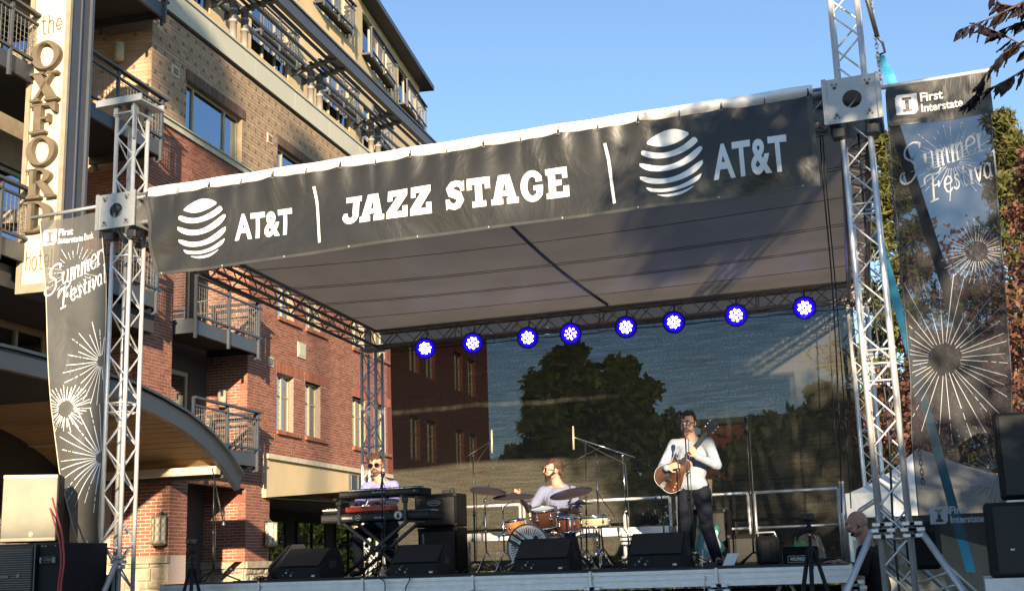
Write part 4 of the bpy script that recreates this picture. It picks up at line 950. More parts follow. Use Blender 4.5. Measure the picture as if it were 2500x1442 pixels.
# ---------------------------------------------------------------- backdrop net
net=thing('backdrop_net','large dark see-through backdrop net hung across the rear of the stage','net',(-4.7,YR+.3,1.35))
m=MB(); m.grid(lambda s,t:Vector((-8.28+7.12*s,YR+.28+.02*math.sin(s*23)+.03*math.sin(t*5+s*9),1.36+3.50*t-.02*math.sin(s*90)*(t>.98))),80,30); m.build('net_cloth',M_net,net)
m=MB(); m.tube([(-8.28+7.12*k/40,YR+.27,4.80-.02*abs(math.sin(k*1.1))) for k in range(41)],.008,5); m.build('net_hem',M_black,net)
for i in range(26):
    x=-8.2+i*.28; m=MB(); m.tube([(x,YR+.27,4.79),(x+.01,YR+.2,4.86)],.004,4); m.build('tie',M_black,net)
# ---------------------------------------------------------------- straps, chains and a painted shadow strip
def ribbon(name,lab,cat,pts,wd,matl,wx=(1,0,0)):
    m=MB(); P=[Vector(p) for p in pts]; X=Vector(wx).normalized()*wd/2
    for i in range(len(P)-1):
        a,b=P[i],P[i+1]; n=(b-a).cross(X).normalized()*.003; m.add([a-X+n,a+X+n,b+X+n,b-X+n,a-X-n,a+X-n,b+X-n,b-X-n],[(0,1,2,3),(7,6,5,4),(0,4,5,1),(1,5,6,2),(2,6,7,3),(3,7,4,0)])
    return tag(m.build(name,matl),lab,cat)
ribbon('strap_or_shade_strip','blue webbing strap hooked at the top of the right tower','strap',[(-.30,11.4,6.0),(-.27,11.42,5.9),(-.23,11.38,5.8),(-.19,11.4,5.6),(-.17,11.4,5.45)],.085,M_strap)
ribbon('strap_or_shade_strip','long blue webbing strap slanting down behind the right side banner','strap',[Vector((-.52,12.3,4.56)),Vector((.01,12.3,1.24))],.085,M_strap)
ribbon('strap_or_shade_strip','dark strip standing for a shadow band across the right side banner','strap',[(-.24,11.5,5.35),(.28,11.9,2.75)],.10,M_shade)  # dark strip added in place of a shadow band crossing the banner
def chain(lab,a,b,r=.012,n=None):
    a=Vector(a);b=Vector(b);L=(b-a).length;n=int(L/(r*3.4));m=MB();d=(b-a)/n;x,y,dd=dirmat(d)
    for i in range(n):
        c=a+d*(i+.5); s=x if i%2 else y; e=dd*(r*2.2)
        m.tube([c-e+s*r*.5,c-e*.5+s*r,c+e*.5+s*r,c+e+s*r*.5,c+e-s*r*.5,c+e*.5-s*r,c-e*.5-s*r,c-e-s*r*.5],r*.36,5,closed=True)
    return tag(m.build('hoist_chain',M_chain),lab,'chain')
chain('steel hoist chain hanging just right of the front right tower',(-.31,11.25,5.2),(-.30,11.2,2.0),.012)
chain('steel hoist chain running down beside the rear right tower',(-.66,14.2,4.8),(-.62,14.2,2.2),.013)
chain('steel chain hanging down inside the front left tower',(-8.60,11.3,6.5),(-8.60,11.3,1.9),.012)
chain('steel chain at the very top of the front right tower',(-.33,11.3,7.2),(-.31,11.3,5.68),.013)
m=MB(); m.tube([(-.40,11.2,7.2),(-.37,11.22,6.6),(-.30,11.3,6.15)],.022,8); m.tube([(-.30,11.3,6.15),(-.26,11.35,6.1),(-.25,11.38,6.02),(-.31,11.38,6.0)],.012,8); tag(m.build('hoist_hook',M_bolt),'dark hoist hook holding the blue strap beside the right tower','hook')
# ---------------------------------------------------------------- things on and around the stage
def at(px,py,Y):
    """point of the plane y = Y that lies in the direction of the photograph's pixel"""
    d=fw+rt*((px-1250)/FPX)-up*((py-721)/FPX); return CAMP+d*((Y-CAMP.y)/d.y)
M_grille=mat('speaker_grille',(.020,.019,.018),.5,var=.15,scale=40,bump=.5,bscale=400); M_lgrille=mat('pale_speaker_grille',(.30,.275,.20),.5,var=.10,scale=5,bump=.6,bscale=220)
M_case=mat('speaker_paint',(.012,.012,.013),.6,var=.2,scale=12,bump=.35,bscale=160,spec=.25); M_amp=mat('amp_tolex',(.009,.009,.009),.8,spec=.12,bump=.4,bscale=200); M_ampcloth=mat('amp_grille_cloth',(.03,.029,.028),.8,bump=.4,bscale=300)
M_metal=mat('chrome',(.75,.75,.76),.14,metal=1,var=.03,bump=0); M_stand=mat('black_stand_steel',(.03,.03,.03),.35,metal=.5); M_red=mat('red_panel',(.45,.035,.025),.4); M_cabl=mat('cable_rubber',(.015,.015,.016),.5); M_redc=mat('red_cable',(.42,.05,.045),.5)
M_keyw=mat('white_keys',(.75,.74,.70),.3); M_wpl=mat('pale_plastic',(.55,.54,.5),.5); M_label=mat('pale_label',(.6,.6,.58),.5)
M_par=mat('lamp_housing',(.02,.02,.02),.5)
# lanterns
def lantern(P_,lab):
    t=thing('wall_lantern',lab,'wall lamp',P_(0,0,-.33))
    Mx=lambda a,b,c:P_(a,b,c)
    c=MB(); ctr=P_(0,.2,0); n=8
    c.lathe([(.0,.30),(.17,.27),(.17,.24),(.15,.24)],Matrix.Translation(ctr),n,False); c.lathe([(.15,-.26),(.17,-.26),(.17,-.29),(.10,-.33),(0,-.33)],Matrix.Translation(ctr),n,False); c.build('cap',M_signf,t)
    g=MB(); g.lathe([(.145,.24),(.145,-.26)],Matrix.Translation(ctr),n,False); g.build('lamp_glass',M_lampglass,t)
    f=MB()
    for k in range(n):
        a=2*math.pi*k/n; f.bar(ctr+Vector((.155*math.cos(a),.155*math.sin(a),-.26)),ctr+Vector((.155*math.cos(a),.155*math.sin(a),.25)),.014)
        am=2*math.pi*(k+.5)/n; x=Vector((-math.sin(am),math.cos(am),0)); o=ctr+Vector((math.cos(am),math.sin(am),0))*.148
        for zc in (-.17,0,.16):
            f.tube([o+x*.045*math.cos(q)+Vector((0,0,zc+.075*math.sin(q))) for q in [2*math.pi*j/10 for j in range(10)]],.006,4,closed=True)
    f.build('lamp_cage',M_signf,t)
    f=MB(Mx); f.box((-.07,.0,-.2),(.07,.03,.34)); f.fn=None; f.tube([P_(0,.03,.30),P_(.02,.12,.36),P_(-.01,.18,.33),ctr+Vector((0,0,.28))],.014,6); f.build('arm',M_dgrey,t)
M_lampglass=mat('opal_glass',(.80,.74,.55),.35,var=.03,bump=0)
lantern(lambda a,b,c:FA(-5.02-b,.66+a,2.38+c),'cream lantern on the sunlit brick pier under the curved canopy')
lantern(lambda a,b,c:FA(.95+a,b,2.40+c),'lantern on the shaded side of the brick corner left of the storefront')
lantern(lambda a,b,c:FA(7.1+a,b-.1,2.46+c),'small far lantern seen through the keyboard stand')
# balcony chairs
def wire_chair(c,lab):
    t=thing('balcony_chair',lab,'chair',c)
    m=MB(); m.tube([Vector(c)+Vector((.25*math.cos(a),.22*math.sin(a),.45)) for a in [k*math.pi/6 for k in range(12)]],.012,5,closed=True); m.build('seat',M_signf,t)
    m=MB()
    for k in range(9):
        a=math.radians(200+k*20); m.tube([Vector(c)+Vector((.25*math.cos(a),-.22*math.sin(a),.45)),Vector(c)+Vector((.32*math.cos(a),-.28*math.sin(a),.82+.08*math.sin(math.radians(k*22)))) ],.007,4)
    m.tube([Vector(c)+Vector((.32*math.cos(math.radians(200+k*20)),-.28*math.sin(math.radians(200+k*20)),.82+.08*math.sin(math.radians(k*22)))) for k in range(9)],.012,5); m.build('backrest',M_signf,t)
    for sx in(-1,1):
        for sy in(-1,1): m=MB(); m.tube([Vector(c)+Vector((sx*.17,sy*.15,.45)),Vector(c)+Vector((sx*.22,sy*.2,0))],.01,5); m.build('leg',M_signf,t)
wire_chair(FA(-1.9,-.25,7.13),'wire chair on the upper brick bay balcony'); wire_chair(FA(-1.9,-.25,4.33),'wire chair on the lower brick bay balcony above the canopy tip')
# handrails at the rear of the stage
def rail(lab,x0,x1,y=16.3,z0=1.38,z1=2.25,mid=None,r=.021,left=True,right=True):
    t=thing('guard_rail',lab,'handrail',((x0+x1)/2,y,DZ))
    m=MB(); m.tube([(x0,y,z1),(x1,y,z1)],r,10); m.build('top_rail',M_alu,t)
    m=MB(); m.tube([(x0,y,z0+.42),(x1,y,z0+.42)],r*.8,10); m.build('mid_rail',M_alu,t)
    for x in ([x0] if left else [])+([x1] if right else []): m=MB(); m.tube([(x,y,DZ),(x,y,z1)],r,10); m.build('post',M_alu,t)
rail('aluminium guard rail behind the keyboard and drums',-6.95,-5.78); rail('aluminium guard rail directly behind the drummer',-5.72,-3.66); rail('short aluminium guard rail behind the guitarist',-3.56,-2.62); rail('wide aluminium guard rail at the right rear of the stage',-2.54,-1.48)
m=MB(); m.tube([(-1.42,16.2,DZ),(-1.42,16.2,2.31)],.03,12); m.lathe([(.034,2.31),(.034,2.33),(0,2.335)],Matrix.Translation((-1.42,16.2,0)),12); tag(m.build('rail_post',M_alu),'single thick rail post at the right rear corner of the stage','post')
# rear platform
rp=thing('rear_platform','low silver platform on legs behind the drum kit','riser',(-4.6,15.6,DZ))
for (a,b) in ((-6.24,-5.02),(-5.02,-3.8),(-3.8,-3.42)):
    m=MB(); m.box((a+.004,15.1,1.745),(b-.004,15.16,1.845)); m.box((a+.004,15.16,1.76),(b-.004,16.2,1.84)); m.build('platform',M_alu2,rp)
for x in (-6.22,-6.1,-5.1,-4.0,-3.5):
    m=MB(); m.tube([(x,15.15,DZ),(x,15.15,1.745)],.026,10); m.build('leg',M_alu,rp)
for x in (-6.22,-4.0): m=MB(); clamp(m,(x+.03,15.1,1.70)); clamp(m,(x+.03,15.1,1.43)); m.build('clamp',M_alu,rp)
for (a,b) in ((-5.1,-5.6),(-4.0,-3.6),(-4.8,-4.4)): m=MB(); m.tube([(a,15.2,1.74),(b,15.25,DZ+.02)],.016,8); m.build('brace',M_alu,rp)
# blue par lights
M_led=emat('led_lens',(.62,.66,1.0),14); M_blue=emat('blue_lens_halo',(.010,.0,1.0),1)
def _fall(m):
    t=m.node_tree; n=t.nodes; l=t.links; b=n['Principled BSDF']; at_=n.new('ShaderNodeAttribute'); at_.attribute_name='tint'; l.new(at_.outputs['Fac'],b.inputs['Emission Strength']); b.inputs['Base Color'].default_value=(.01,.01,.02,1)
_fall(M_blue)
par=None
for i,(px,py) in enumerate(((1038,850),(1154,837),(1288,824),(1393,814),(1528,798),(1645,786),(1797,769),(1964,751))):
    c=at(px,py,16.9); d=(Vector((-.9+1.6*math.sin(i*2.3),3+math.sin(i*1.7),1.6+.7*math.cos(i*3.1)))-c).normalized()
    t=thing('par_light','','stage light',c-Vector((0,0,.12)),group='blue LED stage lights under the rear truss')
    t['label']=['blue LED stage light at the left end of the rear truss','second blue stage light from the left end of the rear truss','third blue stage light from the left, left of the roof strap','dimmer blue stage light just left of the central roof strap','blue stage light just right of the central roof strap','blue stage light above the guitarist, sixth from the left','seventh blue stage light from the left, right of the guitarist','blue LED stage light at the right end of the rear truss'][i]
    x,y,dd=dirmat(d); Mx=axes(c,x,y,dd)
    m=MB(); m.lathe([(0,-.16),(.06,-.16),(.10,-.1),(.105,0),(.105,.01),(.098,.01)],Mx,20); m.build('housing',M_par,t)
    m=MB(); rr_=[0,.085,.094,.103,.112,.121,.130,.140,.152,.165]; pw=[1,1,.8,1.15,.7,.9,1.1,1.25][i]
    for q_ in range(9): m.tint=(5,3.6,2.4,1.5,.8,.4,.18,.07,.025)[q_]*pw; m.lathe([(rr_[q_],-.005),(rr_[q_+1],-.005)],Mx,24)  # rings beyond the housing fade out, painting bloom around the lens
    m.build('lens_halo',M_blue,t)
    m=MB()
    for k in range(12):
        r_,a=(.035,k*math.pi/2) if k<4 else (.075,(k-4)*math.pi/4+.2)
        m.lathe([(0,.004),(.017 if i not in (3,) else .013,.002)],Mx@Matrix.Translation((r_*math.cos(a),r_*math.sin(a),0)),8)
    m.build('led_cluster',M_led,t,kind='stuff')
    m=MB(); m.tube([c-x*.12,c-x*.12+Vector((0,.04,.14)),c+x*.12+Vector((0,.04,.14)),c+x*.12],.008,6); m.tube([c+Vector((0,.04,.14)),c+Vector((0,.12,.27))],.012,6); m.build('yoke',M_par,t)
    s=bpy.data.lights.new('par_beam','SPOT'); o=bpy.data.objects.new('par_beam',s); COL.objects.link(o); o.parent=t; s.energy=8; s.color=(.10,.06,1); s.spot_size=math.radians(50); s.spot_blend=.8; s.shadow_soft_size=.08
    o.matrix_basis=WM[t.name].inverted()@axes(c+d*.05,x,-y,-d)
# floor monitors
def monitor(px,py,Y,w_,h_,rot,lab,group='wedge monitors along the front of the stage'):
    c=at(px,py,Y); t=thing('floor_monitor',lab,'stage monitor',(c.x,Y,DZ),rot,group)
    W=w_/2; H=h_; 
    m=MB(); pr=[(-.22,0),(-.22,.13),(.02,H),(.16,H),(.26,.12),(.24,0)]
    vs=[(s*W*(1 if (i not in(2,3)) else .96),y,z) for s in(-1,1) for i,(y,z) in enumerate(pr)]
    m.add(vs,[(5,4,3,2,1,0),(6,7,8,9,10,11)]+[(i,(i+1)%6,(i+1)%6+6,i+6) for i in range(6)]); b=m.build('cabinet',M_case,t,local=True)
    m=MB(); m.add([(-W*.93,-.218,.145),(W*.93,-.218,.145),(W*.90,.012,H-.012),(-W*.90,.012,H-.012)],[(0,1,2,3)]); m.v=[p+Vector((0,-.008,.006)) for p in m.v]; m.build('grille',M_grille,t,local=True)
    m=MB(); m.box((-W*.93,-.226,.012),(W*.93,-.219,.125)); m.build('connector_panel',M_case,t,local=True)
    for k in range(5): m=MB(); m.lathe([(.005,.0),(.011,.0),(.011,.006),(.005,.006)],axes((-W*.7+k*.032+(k%2)*.008,-.228,.05+.03*(k%3)),(1,0,0),(0,0,1),(0,-1,0)),10,closed=True); m.build('socket',M_label if k%2 else M_bolt,t,local=True)
    m=MB(); m.box((W*.62,-.231,.03),(W*.76,-.226,.05)); m.build('name_badge',M_label,t,local=True)
    m=MB(); m.box((W-.01,-.05,.12),(W+.006,.08,.2)) ; m.build('handle_recess',M_par,t,local=True)
    return t
monitor(757,1400,12.42,.57,.34,-.10,'black wedge monitor in front of the keyboard stand, furthest left')
monitor(1030,1390,12.62,.58,.34,.02,'black wedge monitor between the keyboards and the bass drum')
monitor(1338,1385,12.6,.60,.35,.0,'black wedge monitor in front of the bass drum')
monitor(1612,1375,12.6,.58,.36,.0,'black wedge monitor at the guitarist\'s feet')
t=monitor(705,1395,12.95,.30,.40,-.9,'small grey speaker turned sideways behind the leftmost wedge monitor'); del t['group']
# microphone stands
def mic(m,p,d,r=.024,L=.16):
    x,y,dd=dirmat(d); Mx=axes(p,x,y,dd); m.lathe([(0,.06),(r*.7,.05),(r,.03),(r*.95,.0),(r*.6,-.012),(r*.5,-.03),(r*.4,-L),(0,-L)],Mx,12)
def mic_stand(lab,base,top,tip=None,boomback=None,legs=3,kind='vocal',pole=M_stand,cable=True,rot=.4,cat='mic stand',round_base=False):
    base=Vector(base);top=Vector(top); t=thing('microphone_stand',lab,cat,base)
    m=MB(); mid=base.lerp(top,.5); m.tube([base+Vector((0,0,.12)),mid],.011,8); m.tube([mid,top],.008,8); m.tube([mid-(top-base).normalized()*.03,mid+(top-base).normalized()*.03],.017,8); m.build('pole',pole,t)
    if round_base: m=MB(); m.lathe([(0,.025),(.13,.012),(.14,0),(0,0)],Matrix.Translation(base),20); m.build('base_plate',M_stand,t)
    else:
        for k in range(legs):
            a=rot+2*math.pi*k/legs; m=MB(); m.tube([base+Vector((0,0,.14)),base+Vector((.30*math.cos(a),.30*math.sin(a),.015))],.009,6); m.sphere(base+Vector((.30*math.cos(a),.30*math.sin(a),.015)),.014,6,4); m.build('leg',M_stand,t)
    e=top
    if tip is not None:
        tip=Vector(tip); bb=Vector(boomback) if boomback is not None else top
        m=MB(); m.tube([bb,tip],.007,8); m.sphere(top,.02,8,6); 
        m.build('boom',pole,t); e=tip
    m=MB()
    if kind=='vocal':
        mic(m,e+Vector((0,-.0,.03)),(-.1,.5,.9) if tip is None else (0,0,-1)); m.build('microphone',M_stand,t)
        m=MB(); d=Vector((-.1,.5,.9)).normalized() if tip is None else Vector((0,0,-1)); m.sphere(e+Vector((0,0,.03))+d*.035,.027,10,8); m.build('mic_head',M_bolt,t)
    elif kind=='pencil':
        m.tube([e+Vector((-.004,0,-.15)),e+Vector((.0,0,.10))],.0125,10); m.tube([e+Vector((0,0,.10)),e+Vector((0,0,.13))],.009,8); m.build('microphone',M_signw2,t)
    if cable:
        m=MB(); pts=[e,e.lerp(top,.5)+Vector((.0,.02,-.05)),top+Vector((.03,.0,-.1)),top.lerp(base,.5)+Vector((.035,-.01,0)),base+Vector((.03,-.02,.1)),base+Vector((.2,-.1,.008))]; m.tube(pts,.0045,5); m.build('cable',M_cabl,t)
    return t
M_signw2=mat('mic_nickel',(.62,.56,.40),.4,metal=.4)
mic_stand('black boom stand with a hanging microphone at the left front of the stage',at(520,1415,12.3).xy.to_3d()+Vector((0,0,DZ)),at(522,1180,12.3),at(546,1278,12.2),at(518,1142,12.3))
mic_stand('straight vocal stand in front of the keyboards',(at(932,1385,12.75).x,12.75,DZ),at(934,1168,12.75),rot=.2)
mic_stand('straight vocal stand right in front of the guitarist\'s face',(at(1690,1375,12.95).x,12.95,DZ),at(1672,1048,12.95),rot=.8)
mic_stand('straight vocal stand to the right of the guitarist, nobody at it',(at(1842,1378,14.0).x,14.0,DZ),at(1822,1032,14.0),rot=.1)
mic_stand('dark boom stand with a pencil microphone left above the cymbals',(at(1160,1390,14.0).x,14.0,DZ),at(1155,1112,14.0),at(1201,1075,14.2),at(1141,1113,13.9),kind='pencil')
mic_stand('chrome boom stand with a pencil microphone above the drummer',(at(1537,1360,14.4).x,14.4,DZ),at(1520,1112,14.4),at(1400,1066,14.2),at(1550,1116,14.45),kind='pencil',pole=M_metal)
# keyboards on a crossed stand
ks=thing('keyboard_stand','black crossed keyboard stand with an upper tier','keyboard stand',at(932,1392,13.1).xy.to_3d()+Vector((0,0,DZ)))
kx=at(932,1392,13.1).x
for s in(-1,1):
    for y in (12.95,13.3): m=MB(); m.bar((kx-s*.40,y,DZ+.03),(kx+s*.40,y,1.96),.045,.03); m.build('cross_leg',M_stand,ks)
m=MB(); m.lathe([(0,-.22),(.035,-.22),(.035,.22),(0,.22)],axes((kx,13.12,1.66),(1,0,0),(0,0,1),(0,1,0)),14); m.build('pivot',M_stand,ks)
for x in (kx-.42,kx+.42):
    m=MB(); m.bar((x,12.86,1.95),(x,12.86,2.24),.035,.035); m.box((x-.02,12.86,1.95),(x+.02,13.35,1.97)); m.build('upright',M_stand,ks)
    m=MB(); m.box((x-.02,12.75,2.225),(x+.02,13.1,2.245)); m.cbox((x,12.85,2.2),(.07,.05,.07),None,.01); m.build('upper_arm',M_stand,ks)
def keyboard(lab,x0,x1,y0,y1,z0,z1,txt,red=False):
    t=thing('keyboard',lab,'keyboard',((x0+x1)/2,(y0+y1)/2,z0)); w_=x1-x0
    m=MB(); m.cbox(((x0+x1)/2,(y0+y1)/2,(z0+z1)/2),(w_,y1-y0,z1-z0),None,.012); m.build('body',M_case,t)
    m=MB(); n=52
    for i in range(n): a=x0+.06+i*(w_-.12)/n; m.box((a,y1-.15,z1),(a+(w_-.12)/n-.002,y1-.01,z1+.014))
    m.build('white_keys',M_keyw,t,kind='stuff')
    m=MB()
    for i in range(n):
        if i%7 in(0,1,3,4,5): a=x0+.06+(i+.7)*(w_-.12)/n; m.box((a,y1-.15,z1+.012),(a+.011,y1-.06,z1+.026))
    m.build('black_keys',M_par,t,kind='stuff')
    m=MB(); m.box((x0+.02,y0-.004,z0+.03),(x1-.02,y0,z1-.025)); m.build('rear_panel',M_grille,t)
    m=MB(); f=lambda x,z:Vector((x,y0-.007,z))
    for (s,a,b,c,d) in txt: put_text(m,s,x0+a,z0+b,x0+c,z0+d,f,.02)
    m.build('lettering',M_label,t); return t
ka=at(828,1215,12.95); kb=at(1030,1210,12.95)
k1=keyboard('upper black keyboard on the top tier of the stand',ka.x,kb.x,12.93,13.23,2.25,2.335,[('M-AUDIO',.44,.045,.61,.062),('A',.96,.04,.985,.06)])
la=at(782,1268,12.9); lb_=at(1050,1262,12.9)
k2=keyboard('long lower keyboard under the upper one',la.x,lb_.x,12.9,13.3,1.975,2.075,[('YAMAHA',.26,.035,.42,.06),('tone',.475,.04,.505,.055),('bgwaves',.70,.025,.82,.05)])
m=MB()
c0=Vector((la.x+.235,12.893,2.025)); 
for (cx,r) in ((.238,.014),(.49,.03)): m.tube([Vector((la.x+cx+r*math.cos(a),12.893,2.022+r*math.sin(a))) for a in [k*math.pi/8 for k in range(16)]],.002,4,closed=True)
m.build('round_marks',M_label,k2)
m=MB(); cc=(la.x+1.0,2.03); flat_add(m,[ell(cc[0],cc[1],.05,.045),(ell(cc[0],cc[1]-.015,.014,.02)[::-1])],lambda x,z:Vector((x,12.892,z))); m.build('round_sticker',M_label,k2)
m=MB(); flat_add(m,[ell(cc[0],cc[1]-.014,.02,.022)],lambda x,z:Vector((x,12.890,z))); flat_add(m,[ell(cc[0],cc[1]+.012,.012,.014)],lambda x,z:Vector((x,12.890,z)))
m.build('sticker_figure',M_par,k2)
ra=at(860,1240,13.25); rb2=at(972,1236,13.25)
t=thing('red_keyboard','small red keyboard lying on the lower keyboard','keyboard',((ra.x+rb2.x)/2,13.2,2.09)); m=MB(); m.cbox(((ra.x+rb2.x)/2,13.16,2.125),(rb2.x-ra.x,.2,.06),None,.01); m.build('body',M_red,t)
m=MB(); 
for i in range(24): a=ra.x+.02+i*.022; m.box((a,13.16,2.155),(a+.02,13.25,2.165))
m.build('white_keys',M_keyw,t,kind='stuff')
xa=at(790,1242,13.0); t=thing('effects_box','small black effects box on the left end of the lower keyboard','effects box',(xa.x+.13,13.0,2.08)); m=MB(); m.cbox((xa.x+.13,13.03,2.11),(.24,.14,.05),None,.008); m.build('case',M_case,t)
m=MB(); m.box((xa.x+.01,12.955,2.118),(xa.x+.24,12.96,2.132)); m.build('label_strip',M_label,t)
for k in range(6): m=MB(); m.lathe([(.008,0),(.008,.012),(0,.012)],Matrix.Translation((xa.x+.03+k*.036,13.03,2.135)),8); m.build('knob',M_label,t)
# bass amp and cabinet behind the keyboards
def ampbox(lab,x0,x1,y,z0,z1,txt,grille=True,cat='amplifier',d=.36,face=M_ampcloth):
    t=thing('amplifier',lab,cat,((x0+x1)/2,y+d/2,z0)); m=MB(); m.cbox(((x0+x1)/2,y+d/2,(z0+z1)/2),(x1-x0,d,z1-z0),None,.012); m.build('cabinet',M_amp,t)
    m=MB(); m.box((x0+.03,y-.006,z0+.03),(x1-.03,y,z1-.05)); m.build('grille_cloth',face,t)
    for x in (x0+.02,x1-.02):
        for z in (z0+.02,z1-.02): m=MB(); m.cbox((x,y+.01,z),(.045,.05,.045),None,.01); m.build('corner_cap',M_par,t)
    if txt:
        m=MB(); 
        for (s,a,b,c,dd,v) in txt:
            if v: put_text(m,s,0,0,dd,c,lambda x,z:Vector((x0+a-z,y-.01,z0+b+x)),.02)
            else: put_text(m,s,x0+a,z0+b,x0+c,z0+dd,lambda x,z:Vector((x,y-.01,z)),.02)
        m.build('lettering',M_label,t)
    return t
q0=at(1013,1290,14.4); q1=at(1115,1285,14.4)
ampbox('large black combo amplifier on top of the bass cabinet',q0.x,q1.x,14.4,1.93,2.34,[('FARFON',.20,.285,.34,.305,0)])
m=MB(); m.tube([Vector((q0.x+.27+.09*math.cos(a),14.386,2.225+.03*math.sin(a))) for a in [k*math.pi/10 for k in range(20)]],.004,4,closed=True); tag(m.build('oval_badge',M_label),'oval pale badge outline on the black combo amplifier','badge')
ampbox('black bass cabinet standing on the deck under the combo amplifier',q0.x+.03,q1.x-.01,14.42,DZ,1.92,[('lectronic',.09,.30,.03,.2,1)])
m=MB(); b_c=(q0.x+.36,14.6,2.35); m.cbox((b_c[0],b_c[1],2.37),(.1,.07,.05),None,.006); m.cbox((b_c[0]+.08,b_c[1],2.38),(.05,.05,.07),None,.006); m.build('pedals',M_par); bpy.data.objects['pedals'].name='tuner_pedal'; tag(bpy.data.objects['tuner_pedal'],'small black tuner sitting on top of the combo amplifier','tuner')
# guitar amp and others on the right
q0=at(1688,1335,15.2); q1=at(1778,1335,15.2)
ampbox('dark guitar amplifier standing behind the guitarist\'s legs',q0.x,q1.x,15.2,1.52,2.02,[])
q0=at(1780,1380,14.9); q1=at(1900,1375,14.9); ampbox('low black road case right of the guitar amplifier',q0.x,q1.x,14.9,DZ,1.70,[],cat='road case')
q0=at(1858,1370,13.5); q1=at(1890,1310,13.5)
t=thing('equipment_case','small upright black case with a pale rectangle, right of the idle vocal stand','case',(q0.x+.06,13.6,DZ)); m=MB(); m.cbox((q0.x+.07,13.62,DZ+.15),(.24,.16,.30),None,.03); m.build('shell',M_case,t); m=MB(); m.cbox((q0.x+.05,13.535,DZ+.15),(.09,.01,.2),None,.004); m.build('pale_panel',M_ampcloth,t); m=MB(); m.tube([(q0.x-.03,13.6,DZ+.28),(q0.x-.02,13.6,DZ+.34),(q0.x+.15,13.6,DZ+.34),(q0.x+.17,13.6,DZ+.28)],.009,6); m.build('handle',M_alu,t)
# bag and small amp with badge
c=at(1968,1345,13.2); t=thing('canvas_bag','slumped brown canvas bag behind the small black amplifier','bag',(c.x,13.4,DZ)); m=MB()
def bagf(s,tt):
    a=2*math.pi*s; h=tt; r=(1-.25*h)*(1 if h<.98 else .0); return Vector((c.x+.17*r*math.cos(a)*(1+.08*math.sin(3*a+4*h)),13.42+.12*r*math.sin(a),DZ+.30*h+.015*math.sin(a*5)))
m.grid(bagf,28,8); m.build('bag_body',mat('bag_canvas',(.22,.17,.11),.9,bump=.8,bscale=12,bdist=.03),t); m=MB(); m.tube([(c.x-.1,13.3,DZ+.24),(c.x-.05,13.27,DZ+.36),(c.x+.04,13.27,DZ+.36),(c.x+.08,13.3,DZ+.25)],.010,6); m.build('handle',M_cabl,t)
c=at(1953,1365,12.9); t=thing('small_amplifier','small black practice amplifier with a framed white name at its lower front','amplifier',(c.x,13.0,DZ)); m=MB(); m.cbox((c.x,13.0,DZ+.09),(.34,.18,.17),None,.01); m.build('cabinet',M_amp,t)
m=MB(); put_text(m,'WOLFPACK',c.x-.10,DZ+.035,c.x+.06,DZ+.07,lambda x,z:Vector((x,12.905,z)),.03)
for (a,b,cc,d) in ((-.12,.02,.08,.023),(-.12,.082,.08,.085),(-.12,.02,-.117,.085),(.077,.02,.08,.085)): m.box((c.x+a,12.903,DZ+b),(c.x+cc,12.908,DZ+d))
m.build('lettering',M_label,t)
m=MB(); m.box((c.x-.05,12.92,DZ+.18),(c.x+.08,13.0,DZ+.21)); m.build('green_box',mat('green_plastic',(.02,.25,.06),.5)); o=bpy.data.objects['green_box']; tag(o,'small green box on top of the practice amplifier','box')
for k,(px,lab) in enumerate(((1660,'black effects pedal on the deck beside the guitarist\'s monitor'),(1735,'black effects pedal between the guitarist and the setlist sheet'))):
    c=at(px,1385,12.9); t=thing('effects_pedal',lab,'pedal',(c.x,12.9,DZ)); m=MB(); m.cbox((c.x,12.9,DZ+.025),(.14,.12,.05),None,.008); m.build('case',M_par,t); m=MB(); m.lathe([(.012,0),(.012,.02),(0,.02)],Matrix.Translation((c.x,12.88,DZ+.05)),8); m.build('switch',M_metal,t)
c=at(1778,1365,12.9); m=MB(); m.grid(lambda s,t_:Vector((c.x-.06+.12*s+.05*t_,12.88+.04*t_+.02*math.sin(s*3),DZ+.01+.12*t_)),6,6); tag(m.build('paper_sheet',M_white),'white sheet of paper leaning up on the deck right of the guitarist','paper')
# guitar stand with a white and green electric guitar behind the guitarist's legs
c=at(1735,1330,14.2); t=thing('electric_guitar','teal and white electric guitar body leaning behind the guitarist\'s legs','guitar',(c.x,14.2,DZ))
def outline(pts,n=6):
    out=[]; N=len(pts)
    for i in range(N):
        p0,p1,p2,p3=[Vector(pts[(i+k-1)%N]) for k in range(4)]
        for j in range(n):
            s=j/n; out.append(tuple(.5*((2*p1)+(-p0+p2)*s+(2*p0-5*p1+4*p2-p3)*s*s+(-p0+3*p1-3*p2+p3)*s**3)))
    return out
body=outline([(-.05,-.2),(-.16,-.12),(-.14,.0),(-.1,.06),(-.14,.16),(-.08,.2),(-.04,.12),(.04,.12),(.08,.17),(.12,.12),(.1,.04),(.14,-.02),(.16,-.12),(.06,-.2)])
m=MB(); m.poly([body],axes((c.x,14.2,DZ+.28),Vector((1,.1,0)).normalized(),Vector((0,.2,1)).normalized(),(0,-1,.2)),.045); m.build('body',mat('teal_lacquer',(.03,.20,.18),.25,coat=.5),t)
m=MB(); m.poly([[(p[0]*.6+.03,p[1]*.7) for p in body]],axes((c.x,14.15,DZ+.285),(1,.1,0),Vector((0,.2,1)).normalized(),(0,-1,.2)),.004); m.build('pickguard',M_keyw,t)
m=MB(); m.bar((c.x,14.19,DZ+.42),(c.x+.01,14.36,DZ+.98),.055,.02); m.build('neck',M_signl,t)
c2=at(1622,1320,14.6); t=thing('guitar_stand','black guitar stand with a forked yoke between drums and guitarist','guitar stand',(c2.x,14.6,DZ))
